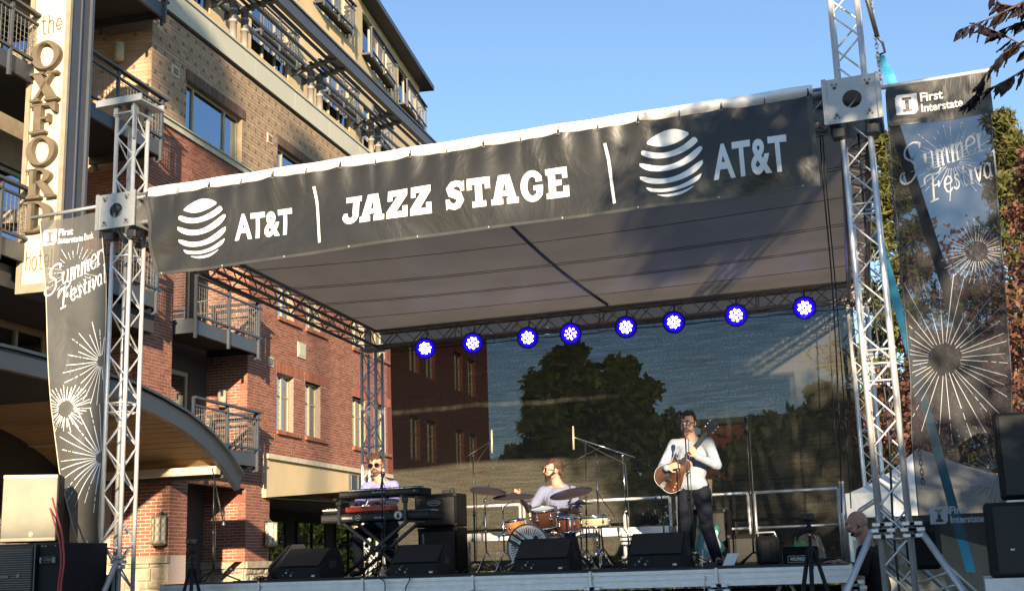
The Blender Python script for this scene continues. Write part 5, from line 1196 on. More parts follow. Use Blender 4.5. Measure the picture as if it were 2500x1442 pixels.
m=MB(); m.tube([(c2.x,14.6,DZ+.05),(c2.x,14.6,DZ+.7)],.011,8); m.build('pole',M_stand,t); m=MB(); m.tube([(c2.x-.07,14.55,DZ+.82),(c2.x-.03,14.58,DZ+.72),(c2.x+.02,14.58,DZ+.72),(c2.x+.0,14.55,DZ+.84)],.009,6); m.build('yoke',M_stand,t)
for a in (0,2.1,4.2): m=MB(); m.tube([(c2.x,14.6,DZ+.15),(c2.x+.22*math.cos(a),14.6+.22*math.sin(a),DZ+.01)],.009,6); m.build('leg',M_stand,t)
# cable heaps
def heap(lab,c,sx,sy,sz,n,matl,seed):
    rd=random.Random(seed); m=MB()
    for k in range(n):
        a0=rd.uniform(0,6.28); R=rd.uniform(.4,1); pts=[]
        for i in range(18): a=a0+i*.45; pts.append((c[0]+sx*R*math.cos(a)*rd.uniform(.8,1.1),c[1]+sy*R*math.sin(a)*rd.uniform(.8,1.1),c[2]+.01+abs(math.sin(i*.5+k))*sz*rd.uniform(.3,1)))
        m.tube(pts,.005,4)
    return tag(m.build('cable_heap',matl),lab,'cables')
heap('tangle of thin black and grey cables on the rear platform beside the drums',(at(1580,1280,15.3).x,15.35,1.85),.20,.12,.18,9,M_cabl,1)
heap('loose cables around the drum stands at the back of the kit',(at(1500,1380,14.3).x,14.3,DZ),.22,.2,.05,7,M_cabl,2)
heap('pile of cables on the deck behind the camera tripod',(at(2010,1375,13.0).x,13.0,DZ),.2,.15,.05,8,M_cabl,3)
heap('cable coil on the deck by the small left speaker',(at(650,1400,12.3).x,12.3,DZ),.16,.1,.05,5,M_cabl,4)
def cable(lab,pts,matl=M_cabl,r=.006):
    P=[]; pts=[Vector(p) for p in pts]
    for i in range(len(pts)-1):
        p0,p1,p2,p3=pts[max(i-1,0)],pts[i],pts[i+1],pts[min(i+2,len(pts)-1)]
        for j in range(6): s=j/6; P.append(.5*((2*p1)+(-p0+p2)*s+(2*p0-5*p1+4*p2-p3)*s*s+(-p0+3*p1-3*p2+p3)*s**3))
    P.append(pts[-1]); m=MB(); m.tube(P,r,6); return tag(m.build('cable',matl),lab,'cable')
cable('black cable hanging over the deck edge below the keyboard stand',[at(928,1385,11.9),at(925,1408,11.62),at(940,1425,11.62),at(935,1500,11.6)]);cable('thin cable drooping over the deck edge in front of the bass drum monitor',[at(985,1398,11.8),at(1000,1412,11.63),at(990,1440,11.62),at(996,1500,11.62)])
cable('white cable hanging over the deck edge beside the guitarist',[at(1716,1340,12.2),at(1715,1385,11.9),at(1722,1410,11.64),at(1720,1440,11.63),at(1740,1500,11.63)],M_label,.005)
cable('black cable hanging from the roof down the right side of the stage',[at(2000,300,11.3),at(2012,470,11.4),at(2032,700,11.9),at(2048,1000,12.4),at(2055,1250,12.8)],r=.007)
cable('second black cable hanging beside the first at the right side of the stage',[at(2006,300,11.4),at(2020,480,11.4),at(2040,700,11.9),at(2062,1000,12.4),at(2078,1240,12.8)],r=.006)
cable('thin black cable hanging down in front of the right end of the net',[at(2025,760,16.9),at(2030,900,16.9),at(2042,1120,16.8)],r=.008)
cable('black cable running up inside the right tower',[(-.56,11.2,.2),(-.58,11.18,1.5),(-.54,11.2,2.6),(-.57,11.17,3.8),(-.55,11.2,5.2)],r=.010)
cable('black cable running up inside the left tower',[(-8.53,11.2,.2),(-8.56,11.18,1.5),(-8.52,11.2,2.6),(-8.56,11.17,3.8),(-8.54,11.2,5.2)],r=.009)
cable('black cable running along the deck in front of the monitors',[(-7.6,11.95,DZ+.008),(-7,11.85,DZ+.008),(-6.2,11.95,DZ+.008),(-5,11.82,DZ+.008),(-4.2,11.92,DZ+.008),(-3,11.84,DZ+.008),(-2,11.95,DZ+.008),(-1.2,11.9,DZ+.008)],r=.008)
# ---------------------------------------------------------------- drum kit
M_shell=mat('drum_lacquer',(.15,.055,.032),.22,var=.25,scale=3,coat=1,bump=0); M_amber=mat('amber_lacquer',(.55,.22,.06),.2,coat=1,bump=0); M_cym=mat('dark_cymbal',(.045,.036,.034),.45,metal=.4,var=.1,bump=0); M_head=mat('drum_head',(.75,.74,.70),.5,var=.04); M_cshell=mat('cream_shell',(.60,.52,.32),.3,coat=.6,bump=0)
def drum(name,lab,c,r,h,d,shell,lugs=6,hoopm=None,seated=True):
    t=thing(name,lab,'drum',c); x,y,dd=dirmat(d); Mx=axes(c,x,y,dd); hoopm=hoopm or M_metal
    m=MB(); m.lathe([(r,0),(r,h)],Mx,32); m.build('shell',shell,t)
    for z in (0,h): m=MB(); m.lathe([(r-.004,z-.012),(r+.014,z-.012),(r+.014,z+.012),(r-.004,z+.012)],Mx,32,closed=True); m.build('hoop',hoopm,t)
    for z in (0,h): m=MB(); m.lathe([(0,z+.001*(1 if z else -1)),(r,z+.001*(1 if z else -1))],Mx,32); m.build('head',M_head,t)
    for k in range(lugs):
        a=2*math.pi*(k+.3)/lugs; o=Vector((math.cos(a)*(r+.012),math.sin(a)*(r+.012),h*.5)); p=Mx@o
        m=MB(); m.tube([Mx@Vector((o.x,o.y,-.005)),Mx@Vector((o.x,o.y,h+.005))],.004,5); m.sphere(p,.020,8,6); m.build('lug',M_metal,t)
    return t,Mx
kc=at(1290,1338,13.35); 
kick,Mk=drum('bass_drum','large bass drum with a patterned white front head and wood hoop',(kc.x,13.35,DZ+.27),.255,.40,(.12,1,.02),M_shell,8,M_shell)
m=MB(); rd=random.Random(5)
for i in range(46):
    a=2*math.pi*i/46; r0=.13+.02*rd.random(); r1=.235-.02*rd.random()
    for q in stroke([(r0*math.cos(a),r0*math.sin(a)),(r1*math.cos(a),r1*math.sin(a))],.010*rd.uniform(.6,1.5)): flat_add(m,[[(v.x,v.y) for v in q]],lambda x,y:Mk@Vector((x,y,-.004)))
m.build('radial_print',mat('rust_print',(.28,.12,.06),.6),kick)
m=MB()
for (o,w1,ln) in ((.03,.03,.2),(-.04,.035,.24),(-.09,.012,.2),(.085,.015,.18)):
    for q in stroke([(-ln,-.13+o),(ln,.13+o)],w1): flat_add(m,[[(v.x,v.y) for v in q]],lambda x,y:Mk@Vector((x,y,-.006)))
m.build('diagonal_print',M_par,kick)
m=MB(); m.lathe([(0,-.012),(.03,-.01),(.03,-.006)],Mk@Matrix.Translation((-.1,.1,0)),14); m.build('port_ring',M_par,kick)
for s in(-1,1): m=MB(); m.tube([Mk@Vector((s*.24,.05,.1)),(kc.x+s*.36,13.22,DZ+.01)],.01,8); m.build('spur',M_metal,kick)
c=at(1331,1284,13.55); drum('rack_tom','reddish brown rack tom mounted above the bass drum',(c.x,13.55,c.z),.145,.20,(0,-.25,1),M_shell)
c=at(1262,1300,13.9); drum('side_tom','small amber lacquered drum at the left of the kit',(c.x,13.9,c.z),.115,.15,(-.1,-.1,1),M_amber)
c=at(1452,1283,14.2); drum('snare_drum','shallow cream snare drum at the right of the kit',(c.x,14.2,c.z),.17,.11,(0,-.08,1),M_cshell)
c=at(1385,1292,14.0); drum('floor_drum','dark chrome drum beside the drummer\'s knee',(c.x,14.0,c.z-.02),.16,.16,(0,-.1,1),M_shell)
def cymbal(lab,c,r,nrm,base,legs=True):
    c=Vector(c); base=Vector(base); t=thing('cymbal',lab,'cymbal',base,group='dark cymbals around the drum kit'); x,y,dd=dirmat(nrm); Mx=axes(c,x,y,dd)
    m=MB(); m.lathe([(0,.045),(.02,.043),(.045,.028),(.06,.018),(r*.55,.008),(r,-.012),(r,-.014),(r*.55,.004),(.06,.012),(0,.02)],Mx,36); m.build('cymbal_plate',M_cym,t)
    m=MB(); m.tube([c+dd*.08,c-dd*.06,(base.x,base.y,c.z-.12)],.007,6); m.tube([(base.x,base.y,c.z-.12),(base.x,base.y,base.z+.25)],.010,8); m.sphere((base.x,base.y,c.z-.12),.022,8,6); m.sphere((base.x,base.y,base.z+.5*(c.z-base.z)),.018,8,6); m.build('pole',M_metal,t)
    for k in range(3): a=k*2.09+.3; m=MB(); m.tube([(base.x,base.y,base.z+.25),(base.x+.2*math.cos(a),base.y+.2*math.sin(a),base.z+.012)],.007,6); m.build('leg',M_metal,t)
for (lab,px,py,Y,r,nr,bx) in (('leftmost dark cymbal tilted towards the drummer',1192,1196,13.8,.22,(-.02,-.28,1),1188),('dark cymbal overlapping the leftmost one, left of the drummer',1254,1210,13.9,.25,(.05,-.20,1),1232),('large dark cymbal in front of the drummer\'s chest',1394,1201,13.5,.25,(-.08,-.33,1),1396)):
    p=at(px,py,Y); b=at(bx,1380,Y); sc=1
    cymbal(lab,p,r,Vector(nr) if 'leftmost' not in lab[:8] else (.22,-.22,1),(b.x,Y,DZ))
p=at(1415,1228,14.3); cymbal('thin low cymbal pair behind the large dark cymbal',p,.17,(0,-.06,1),(p.x,14.3,DZ))
# extra chrome stands around the kit
def plain_stand(lab,px0,py0,px1,py1,Y,matl=M_metal,boom=None):
    a=at(px0,py0,Y); b=at(px1,py1,Y); a.z=max(a.z,DZ); t=thing('drum_stand',lab,'stand',(a.x,Y,DZ)); m=MB(); m.tube([(a.x,Y,DZ+.2),b],.010,8)
    m.sphere(a.lerp(b,.55),.018,8,6); m.build('pole',matl,t)
    for k in range(3): an=k*2.09+.9; m=MB(); m.tube([(a.x,Y,DZ+.24),(a.x+.2*math.cos(an),Y+.2*math.sin(an),DZ+.012)],.008,6); m.build('leg',matl,t)
    if boom: c=at(*boom[0],Y+.05); d=at(*boom[1],Y-.1); m=MB(); m.tube([c,d],.006,6); m.build('boom',matl,t)
    return t
plain_stand('tall chrome stand with a dark boom crossing the drummer\'s face',1434,1380,1429,1078,14.7,boom=((1468,1090),(1368,1142)),matl=M_stand)
plain_stand('thin chrome stand at the right of the drum kit',1466,1380,1455,1105,14.6)
plain_stand('short stand with a slanting boom right of the large cymbal',1475,1380,1457,1195,14.1,matl=M_stand,boom=((1455,1197),(1530,1300)))
plain_stand('chrome snare stand holding the cream snare drum',1462,1380,1455,1292,14.2)
st=thing('drum_stool','round black drum stool under the drummer','stool',(-4.72,14.75,DZ)); m=MB(); m.lathe([(0,.0),(.17,.0),(.18,.05),(.15,.09),(0,.09)],Matrix.Translation((-4.72,14.75,DZ+.47)),20); m.build('seat',M_case,st); m=MB(); m.tube([(-4.72,14.75,DZ+.1),(-4.72,14.75,DZ+.47)],.02,8); m.build('pole',M_metal,st)
for k in range(3): m=MB(); m.tube([(-4.72,14.75,DZ+.3),(-4.72+.24*math.cos(k*2.09),14.75+.24*math.sin(k*2.09),DZ+.012)],.01,6); m.build('leg',M_metal,st)
wb=at(1528,1270,15.3); m=MB(); m.lathe([(0,0),(.035,0),(.036,.12),(.03,.15),(.013,.18),(.013,.20),(0,.2)],Matrix.Translation((wb.x,15.3,1.845)),14); tag(m.build('water_bottle',M_wpl),'clear plastic water bottle on the rear platform','bottle')
# ---------------------------------------------------------------- loudspeakers left and right
a=at(12,1162,10.3); b=at(130,1318,10.3)
t=thing('loudspeaker','pale fronted loudspeaker standing on the black subwoofer at far left','loudspeaker',((a.x+b.x)/2,10.4,b.z)); cxx,czz=(a.x+b.x)/2,(a.z+b.z)/2; w_,h_=b.x-a.x,a.z-b.z
fnr=lambda x,y,z:Vector((cxx+.84*(x-cxx)*math.cos(.58)-(y-10.31)*math.sin(.58),10.31+.84*(x-cxx)*math.sin(.58)+(y-10.31)*math.cos(.58),z))
m=MB(fnr); m.cbox((cxx+.01,10.52,czz),(w_+.01,.40,h_+.01),None,.015); m.build('cabinet',M_case,t)
m=MB(fnr); m.cbox((cxx,10.312,czz),(w_-.03,.012,h_-.075),None,.004); m.build('grille',M_lgrille,t)
for z in (czz+h_/2-.02,czz-h_/2+.02): m=MB(fnr); m.cbox((cxx,10.312,z),(w_-.025,.022,.036),None,.006); m.build('trim_bar',M_light,t)
m=MB(fnr); m.lathe([(0,.004),(.022,.003),(.028,0)],axes((cxx+.03,10.304,czz-h_/2+.07),(1,0,0),(0,0,1),(0,-1,0)),16); m.build('round_badge',M_light,t)
a=at(88,1325,10.2); b=at(200,1325,10.2)
t=thing('subwoofer','large black subwoofer with ribbed grille and side handle at far left','loudspeaker',(a.x-.1,10.5,1.0))
zt_=a.z
m=MB(); m.cbox((a.x-.32,10.5,(zt_+.95)/2),(.62,.62,zt_-.95),None,.012); m.build('cabinet',M_case,t)
m=MB(); m.box((a.x-.60,10.185,.98),(a.x-.02,10.192,zt_-.02)); m.build('grille_frame',M_grille,t)
n=34
for i in range(n): z=1.0+i*(zt_-1.04)/n; m=MB(); m.box((a.x-.60,10.178,z),(a.x-.03,10.186,z+.006)); m.build('grille_slat',M_bolt,t)
m=MB(); m.cbox((a.x+.145,10.6,(zt_+.95)/2),(.29,.7,zt_-.955),None,.008); m.build('side_box',M_case,t)
m=MB(); m.box((a.x-.005,10.19,1.0),(a.x+.004,10.2,zt_)); m.build('edge_strip',M_bolt,t)
m=MB(); m.cbox((a.x+.13,10.242,zt_-.17),(.17,.02,.08),None,.008); m.build('handle_plate',M_par,t)
for k_ in (.05,.21): m=MB(); m.cbox((a.x+k_,10.23,zt_-.17),(.012,.04,.06),None,.003); m.build('handle_end',M_plate,t)
m=MB(); m.tube([(a.x+.05,10.22,zt_-.17),(a.x+.21,10.22,zt_-.17)],.009,8); m.build('handle_bar',M_bolt,t)
for k in (.04,.08,.2): m=MB(); m.lathe([(0,.006),(.007,.004),(.007,0)],axes((a.x+k,10.248,zt_-.03),(1,0,0),(0,0,1),(0,-1,0)),8); m.build('screw',M_plate,t)
m=MB(); [m.box((a.x-.42+.02*i,10.17,1.47),(a.x-.405+.02*i,10.176,1.495+.006*(i%2))) for i in range(6)]; m.box((a.x-.2,10.17,1.47),(a.x-.16,10.176,1.51)); m.build('lettering',M_bolt,t)
cable('pair of red cables hanging down the side of the subwoofer',[at(128,1215,10.3),at(140,1260,10.22),at(151,1300,10.2),at(155,1340,10.15),at(156,1375,10.15),at(150,1420,10.15),at(146,1480,10.15)],M_redc,.010)
cable('second red cable beside the pair on the subwoofer',[at(122,1240,10.4),at(137,1290,10.22),at(147,1330,10.17),at(149,1375,10.16),at(143,1425,10.15),at(140,1480,10.15)],M_redc,.008)
a=at(2420,1012,10.4); b=at(2398,1222,10.4)
t=thing('loudspeaker','black loudspeaker on top of the right hand speaker stack','loudspeaker',(a.x+.26,10.6,b.z)); m=MB(); m.cbox((a.x+.26,10.6,(a.z+b.z)/2+.01),(.50,.4,a.z-b.z-.0),None,.02); m.build('cabinet',M_case,t); m=MB(); m.cbox((a.x+.27,10.396,(a.z+b.z)/2+.01),(.45,.01,a.z-b.z-.05),None,.003); m.build('grille',M_grille,t)
a=at(2390,1228,10.35); b=at(2400,1410,10.35)
t=thing('subwoofer','black subwoofer at the bottom of the right hand speaker stack','loudspeaker',(a.x+.35,10.6,b.z)); m=MB(); m.cbox((a.x+.36,10.65,(a.z+b.z)/2),(.66,.6,a.z-b.z),None,.015); m.build('cabinet',M_case,t); m=MB(); m.cbox((a.x+.38,10.346,(a.z+b.z)/2),(.58,.01,a.z-b.z-.06),None,.003); m.build('grille',M_grille,t); m=MB(); m.box((a.x+.19,10.335,b.z+.2),(a.x+.22,10.34,b.z+.215)); m.build('name_badge',M_label,t)
t=thing('speaker_platform','aluminium platform under the right hand speaker stack','platform',(a.x+.35,10.7,0)); m=MB(); m.box((a.x-.02,10.3,b.z-.14),(a.x+1.2,11.3,b.z-.004)); m.build('platform',M_alu2,t)
for x in (a.x+.05,a.x+1.1): m=MB(); m.tube([(x,10.36,0),(x,10.36,b.z-.14)],.026,10); m.build('leg',M_alu,t); m=MB(); clamp(m,(x,10.3,b.z-.18)); m.build('clamp',M_alu,t)
t=thing('speaker_platform','low platform under the left hand subwoofer','platform',(-9.0,10.6,0)); m=MB(); m.box((-9.6,10.2,.80),(-8.2,11.0,.945)); m.build('platform',M_alu2,t)
for x in (-9.5,-8.3): m=MB(); m.tube([(x,10.3,0),(x,10.3,.8)],.026,8); m.build('leg',M_alu,t)
# camera tripods
def tripod(lab,top,spread,zfoot,leg0,rot,phone=False):
    top=Vector(top); t=thing('camera_tripod',lab,'tripod',(top.x,top.y,0))
    hub=top-Vector((0,0,leg0))
    for k in range(3): a=rot+k*2.094; f=Vector((hub.x+spread*math.cos(a),hub.y+spread*math.sin(a),zfoot)); m=MB(); m.tube([hub+Vector((.03*math.cos(a),.03*math.sin(a),0)),hub.lerp(f,.5)],.019,8); m.tube([hub.lerp(f,.5),f],.013,8); m.build('leg',M_case,t)
    m=MB(); m.tube([hub-Vector((0,0,.15)),hub+Vector((0,0,leg0*.45))],.014,8); m.sphere(hub,.035,10,8); m.build('centre_column',M_case,t)
    m=MB(); m.cbox(top-Vector((0,0,leg0*.35)),(.06,.05,.05),None,.01); m.tube([top-Vector((0,0,.1)),top-Vector((0,0,.03))],.02,8); m.tube([top-Vector((0,0,leg0*.35)),top-Vector((.1,-.05,leg0*.35+.05))],.008,6); m.build('pan_head',M_case,t)
    m=MB(); m.cbox(top,(.11,.07,.055),None,.01); m.cbox(top+Vector((-.02,-.05,.0)),(.04,.05,.04),None,.01); m.build('camera',M_par,t); return t
tripod('black camera tripod in front of the right end of the stage',at(1973,1262,10.9),.42,.1,.28,.5); tripod('black camera tripod in front of the left end of the stage',at(470,1322,11.3),.42,.1,.28,1.1)
# left: dark uplight box near the left tower
c=at(243,1425,11.5); t=thing('spotlight','black spotlight box on the ground side of the left tower','spotlight',(c.x,11.6,1.2)); m=MB(); m.cbox((c.x,11.6,c.z+.0),(.22,.2,.2),Matrix.Identity(4),.03); m.build('housing',M_case,t); m=MB(); m.add([(c.x-.05,11.5,c.z+.1),(c.x+.06,11.5,c.z+.1),(c.x+.05,11.55,c.z+.22),(c.x-.03,11.55,c.z+.2)],[(0,1,2,3)]); m.build('barn_door',M_case,t)
c=at(2180,1345,12.2); t=thing('spotlight','large black floodlight hanging behind the right tower','spotlight',(c.x,12.2,c.z-.2)); m=MB(); m.cbox((at(2255,1330,11.8).x,11.8,at(2255,1330,11.8).z),(.30,.25,.42),None,.04); m.build('housing',M_case,t)
# stage stairs handrail seen behind the right tower
t=thing('stair_rail','aluminium stair handrail with rungs descending at the right of the stage','handrail',(-.6,12.8,0))
for off in (0,.18):
    P=[at(2090,1305+off*70,12.6),at(2086,1280,12.6),at(2100,1245,12.6),at(2135,1222,12.6)] if off==0 else []
    a0=at(2135,1222+off*330,12.6+off); a1=at(2420,1480+off*330,12.6+off); m=MB(); m.tube(P+[a0,a1],.024,10); m.build('rail',M_plate,t)
    if off==0:
        b0=at(2092,1308,12.6); b1=at(2300,1490,12.6); m=MB(); m.tube([b0,b1],.022,10); m.build('rail',M_plate,t)
        for k in range(1,9): s=k/9; m=MB(); m.tube([a0.lerp(a1,s),b0.lerp(b1,s)],.011,6); m.build('rung',M_alu,t)
# tripod-like black leg stand behind
# white pop-up tent
M_tent=clothmesh('tent_fabric',(.80,.80,.78),1,rough=.7,spec=.2,var=.03,bump=.3,bscale=2)
tx,ty=.0,15.2; t=thing('event_tent','white pop-up event tent behind the right side banner','tent',(tx,ty,0)); pk=at(2243,1098,ty); cx=pk.x; hz=1.95
m=MB(); zz=2.02; W=.62
hw=1.35
cs=[(cx-hw*.55,ty-hw),(cx+hw,ty-hw*.9),(cx+hw,ty+hw),(cx-hw*.55,ty+hw)]
zz=at(2150,1200,ty-hw).z
for i in range(4):
    a=Vector((*cs[i],zz)); b=Vector((*cs[(i+1)%4],zz)); p=Vector((cx,ty-.3,pk.z)); n=8
    m.grid(lambda s,u,a=a,b=b,p=p:(a.lerp(b,s)).lerp(p,u)-Vector((0,0,.10*math.sin(math.pi*u)*(1)*(0.6))),n,n)
m.build('roof_fabric',M_tent,t)
for i in range(4):
    a=Vector((*cs[i],zz)); b=Vector((*cs[(i+1)%4],zz)); m=MB(); m.grid(lambda s,u,a=a,b=b:a.lerp(b,s)-Vector((0,0,.26*u)),16,2); m.build('valance',M_tent,t)
    m=MB(); m.bar((a.x,a.y,0),(a.x,a.y,zz),.04); m.build('leg',M_alu,t)
for (i,j) in ((2,3),(1,2),(3,0)):
    a=Vector((*cs[i],zz-.26)); b=Vector((*cs[j],zz-.26)); m=MB(); m.grid(lambda s,u,a=a,b=b:a.lerp(b,s)*1-Vector((0,0,(zz-.3)*u))+Vector((.03*math.sin(s*30),.03*math.sin(s*30),0)),60,2); m.build('side_wall',M_tent,t)
# ---------------------------------------------------------------- trees
def leafmat(name,a,b,tr=.35):
    m=bpy.data.materials.new(name); m.use_nodes=True; t=m.node_tree; n=t.nodes; l=t.links; p=n['Principled BSDF']; p.inputs['Roughness'].default_value=.6; p.inputs['Specular IOR Level'].default_value=.25
    at_=n.new('ShaderNodeAttribute'); at_.attribute_name='tint'; r=n.new('ShaderNodeMix'); r.data_type='RGBA'; l.new(at_.outputs['Fac'],r.inputs[0]); r.inputs[6].default_value=(*a,1); r.inputs[7].default_value=(*b,1); l.new(r.outputs[2],p.inputs['Base Color'])
    tl_=n.new('ShaderNodeBsdfTranslucent'); l.new(r.outputs[2],tl_.inputs[0]); mx=n.new('ShaderNodeMixShader'); mx.inputs[0].default_value=tr; l.new(p.outputs[0],mx.inputs[1]); l.new(tl_.outputs[0],mx.inputs[2]); l.new(mx.outputs[0],n['Material Output'].inputs[0]); return m
M_pine=leafmat('pine_needles',(.05,.075,.02),(.19,.165,.05)); M_leaf=leafmat('green_leaves',(.03,.06,.012),(.11,.13,.03)); M_plum=leafmat('red_leaves',(.10,.036,.03),(.25,.125,.085)); M_bark=mat('bark',(.10,.06,.045),.9,bump=1,bscale=20,bdist=.03); M_dleaf=leafmat('dark_purple_leaves',(.009,.006,.009),(.016,.009,.014),.1)
def tree(lab,base,H,R,kind,leaf=.10,n=9000,matl=None,seed=1,trunk=.2,crown0=.25,limbs=14,cat='tree'):
    rd=random.Random(seed); base=Vector(base); t=thing('pine_tree' if kind=='pine' else 'broadleaf_tree',lab,cat,base)
    m=MB(); P=[base+Vector((.12*math.sin(i*.9+seed),.1*math.cos(i*1.1),H*.93*i/8)) for i in range(9)]; m.tube(P,[trunk*(1-.85*i/8) for i in range(9)],8); m.build('trunk',M_bark,t)
    tips=[]; m=MB()
    for k in range(limbs):
        f=crown0+(1-crown0)*(k+.5)/limbs; a=k*2.4+rd.random(); o=base+Vector((0,0,H*.93*f))
        prof=(1.05-f)*1.15 if kind=='pine' else math.sin(math.pi*min(1,max(.12,(f-crown0)/(1.04-crown0)))**.75)
        L=R*prof*rd.uniform(.6,1.12)
        e=o+Vector((math.cos(a)*L,math.sin(a)*L,L*(rd.uniform(-.05,.25) if kind=='pine' else rd.uniform(.1,.7)))); mid=o.lerp(e,.5)+Vector((0,0,.08*L))
        m.tube([o,mid,e],[trunk*.28*(1.1-f),trunk*.16*(1.1-f),.01],5); 
        for s in (.35,.55,.75,.92,1.05): tips.append((o.lerp(e,s),L*(.22 if kind=='pine' else .30)+.12*R))
    m.build('limbs',M_bark,t,kind='stuff')
    c=MB(); 
    for i in range(n):
        p,r=tips[rd.randrange(len(tips))]; d=Vector((rd.gauss(0,1),rd.gauss(0,1),rd.gauss(0,.75))).normalized()*r*rd.random()**.45
        q=p+d; s=leaf*rd.uniform(.6,1.3); x=Vector((rd.gauss(0,1),rd.gauss(0,1),rd.gauss(0,1))).normalized(); y=x.cross(Vector((rd.gauss(0,1),rd.gauss(0,1),rd.gauss(0,1)))).normalized()
        c.tint=rd.random()
        if kind=='pine': c.add([q-x*s*1.4,q-y*s*.22,q+x*s*1.4,q+y*s*.22],[(0,1,2,3)])
        else: c.add([q-x*s,q-y*s*.5,q+x*s,q+y*s*.5],[(0,1,2,3)])
    c.build('crown',matl or M_leaf,t,kind='stuff'); return t
tree('tall pine tree with yellow green needles right of the right tower',(-.9,31,0),12.6,2.6,'pine',.15,9500,M_pine,3,limbs=26,crown0=.2)
tree('pine tree behind the right side banner',(2.2,36,0),14.4,3.2,'pine',.17,10000,M_pine,4,limbs=26,crown0=.15)
tree('red leaved plum tree at the right edge behind the banner',(1.75,19.5,0),7.6,1.9,'leaf',.055,15000,M_plum,5,limbs=26,crown0=.16,trunk=.14)
tree('low reddish tree behind the white tent',(-.2,23,0),5.4,2.0,'leaf',.07,12000,M_plum,8,limbs=18,crown0=.12,trunk=.12)
tree('narrow conifer seen through the left part of the net',(-20.3,60,0),11.8,2.2,'pine',.3,6000,M_pine,9,limbs=20,crown0=.1)
tree('broad dark tree seen through the centre of the net',(-17.6,58,0),12.8,3.4,'leaf',.3,9000,M_leaf,10,limbs=22,crown0=.12)
tree('round crowned tree seen through the net left of the guitarist',(-14.6,57,0),11.5,3.2,'leaf',.28,9000,M_leaf,11,limbs=22,crown0=.1)
tree('low tree seen through the net beside the brick building',(-22,62,0),7.6,3.0,'leaf',.28,6000,M_leaf,12,limbs=16,crown0=.08)
tree('small tree seen through the net right of the idle vocal stand',(-7.6,55,0),7.9,2.4,'leaf',.24,7000,M_leaf,13,limbs=16,crown0=.08)
tree('bushy tree seen through the right end of the net',(-4.6,52,0),8.6,3.4,'leaf',.26,9000,M_leaf,14,limbs=18,crown0=.08)
tree('dark tree low behind the right end of the net',(-3.2,40,0),4.8,3.0,'leaf',.2,8000,M_leaf,15,limbs=16,crown0=.05)
hb=thing('distant_house','low brown building seen through the net between the trees','building',(-9.8,66,0)); m=MB(); m.box((-12.5,64,0),(-7.5,70,8.2)); m.build('wall',M_brickfar,hb); m=MB(); m.box((-12.8,63.7,8.2),(-7.2,70.3,8.5)); m.build('roof',M_roof,hb)
m=MB(); m.box((-40,49,0),(-3,49.3,5.6)); 
h=MB()
rd=random.Random(3)
for i in range(14000):
    x=rd.uniform(-24,6); q=Vector((x,48+rd.uniform(-.6,.6),rd.random()**.8*(4.6+.8*math.sin(x*.7)))); s=.16; a=Vector((rd.gauss(0,1),rd.gauss(0,1),rd.gauss(0,1))).normalized(); b=a.cross(Vector((0,.3,1))).normalized(); h.tint=rd.random(); h.add([q-a*s,q-b*s*.5,q+a*s,q+b*s*.5],[(0,1,2,3)])
h.build('hedge',M_leaf,kind='stuff')
# overhanging branch with single leaves, close to the camera
br=thing('tree_branch','dark purple leaved branch hanging into the top right corner','branch',at(2560,-40,6.0))
tw=[[(2600,-60),(2500,5),(2420,45),(2345,72)],[(2600,20),(2520,90),(2450,130),(2400,190),(2380,235)],[(2620,80),(2520,160),(2460,195),(2420,215),(2350,262)],[(2560,-60),(2500,20),(2440,10),(2420,-20)],[(2600,60),(2510,120),(2450,85),(2390,60)],[(2620,10),(2540,40),(2480,60),(2440,75)]]
rd=random.Random(12); leafme={}
for k,l in enumerate(tw):
    P=[at(x,y,6.0+.05*k) for x,y in l]; 
    m=MB(); m.tube(P,[.008,.006,.004,.002,.002][:len(P)],5); m.build('twig',M_bark,br)
    for i in range(len(P)-1):
        nn=7 if k not in (2,) else 6
        for j in range(nn):
            p=P[i].lerp(P[i+1],(j+rd.random()*.6)/nn); d=(P[i+1]-P[i]).normalized(); side=(1 if j%2 else -1)
            dr=(d*rd.uniform(.2,.9)+Vector((0,0,-.55+.5*side*rd.random()))+Vector((rd.uniform(-.5,.4),rd.uniform(-.5,.5),0))*.7).normalized()
            L=rd.uniform(.050,.085); x,y,_=dirmat(dr,(rd.gauss(0,1),rd.gauss(0,1),rd.gauss(0,1)))
            key=rd.randrange(4)
            if key not in leafme:
                q=MB(); q.tint=.2+.2*key; w_=[0,.16,.22,.19,.11,0]; n=5
                for s in range(n): q.add([(-w_[s],.05*(s%2),s/n),(0,-.05,s/n),(w_[s],.05*(s%2),s/n),(w_[s+1],.05,(s+1)/n),(0,-.05,(s+1)/n),(-w_[s+1],.05,(s+1)/n)],[(0,1,4,5),(1,2,3,4)])
                o=q.build('leaf',M_dleaf,None,local=True); leafme[key]=o.data; bpy.data.objects.remove(o)
            o=bpy.data.objects.new('leaf',leafme[key]); COL.objects.link(o); o.parent=br; o.matrix_basis=WM[br.name].inverted()@axes(p,x*L*1.1,y*L,dr*L*1.15)
# ---------------------------------------------------------------- unseen building behind the camera, sized to shade the stage front
def shade_building(lab,c,sx,sy,h,rh):
    t=thing('shade_caster_building',lab,'building',(c[0],c[1],0)); m=MB(); m.box((c[0]-sx,c[1]-sy,0),(c[0]+sx,c[1]+sy,h)); m.build('wall',M_tan,t)
    m=MB(); a,b,y0,y1=c[0]-sx-.4,c[0]+sx+.4,c[1]-sy-.4,c[1]+sy+.4; m.add([(a,y0,h),(b,y0,h),(b,y1,h),(a,y1,h),((a+b)/2,y0,h+rh),((a+b)/2,y1,h+rh)],[(0,1,4),(1,2,5,4),(2,3,5),(3,0,4,5),(0,3,2,1)]); m.build('roof',M_roof,t); return t
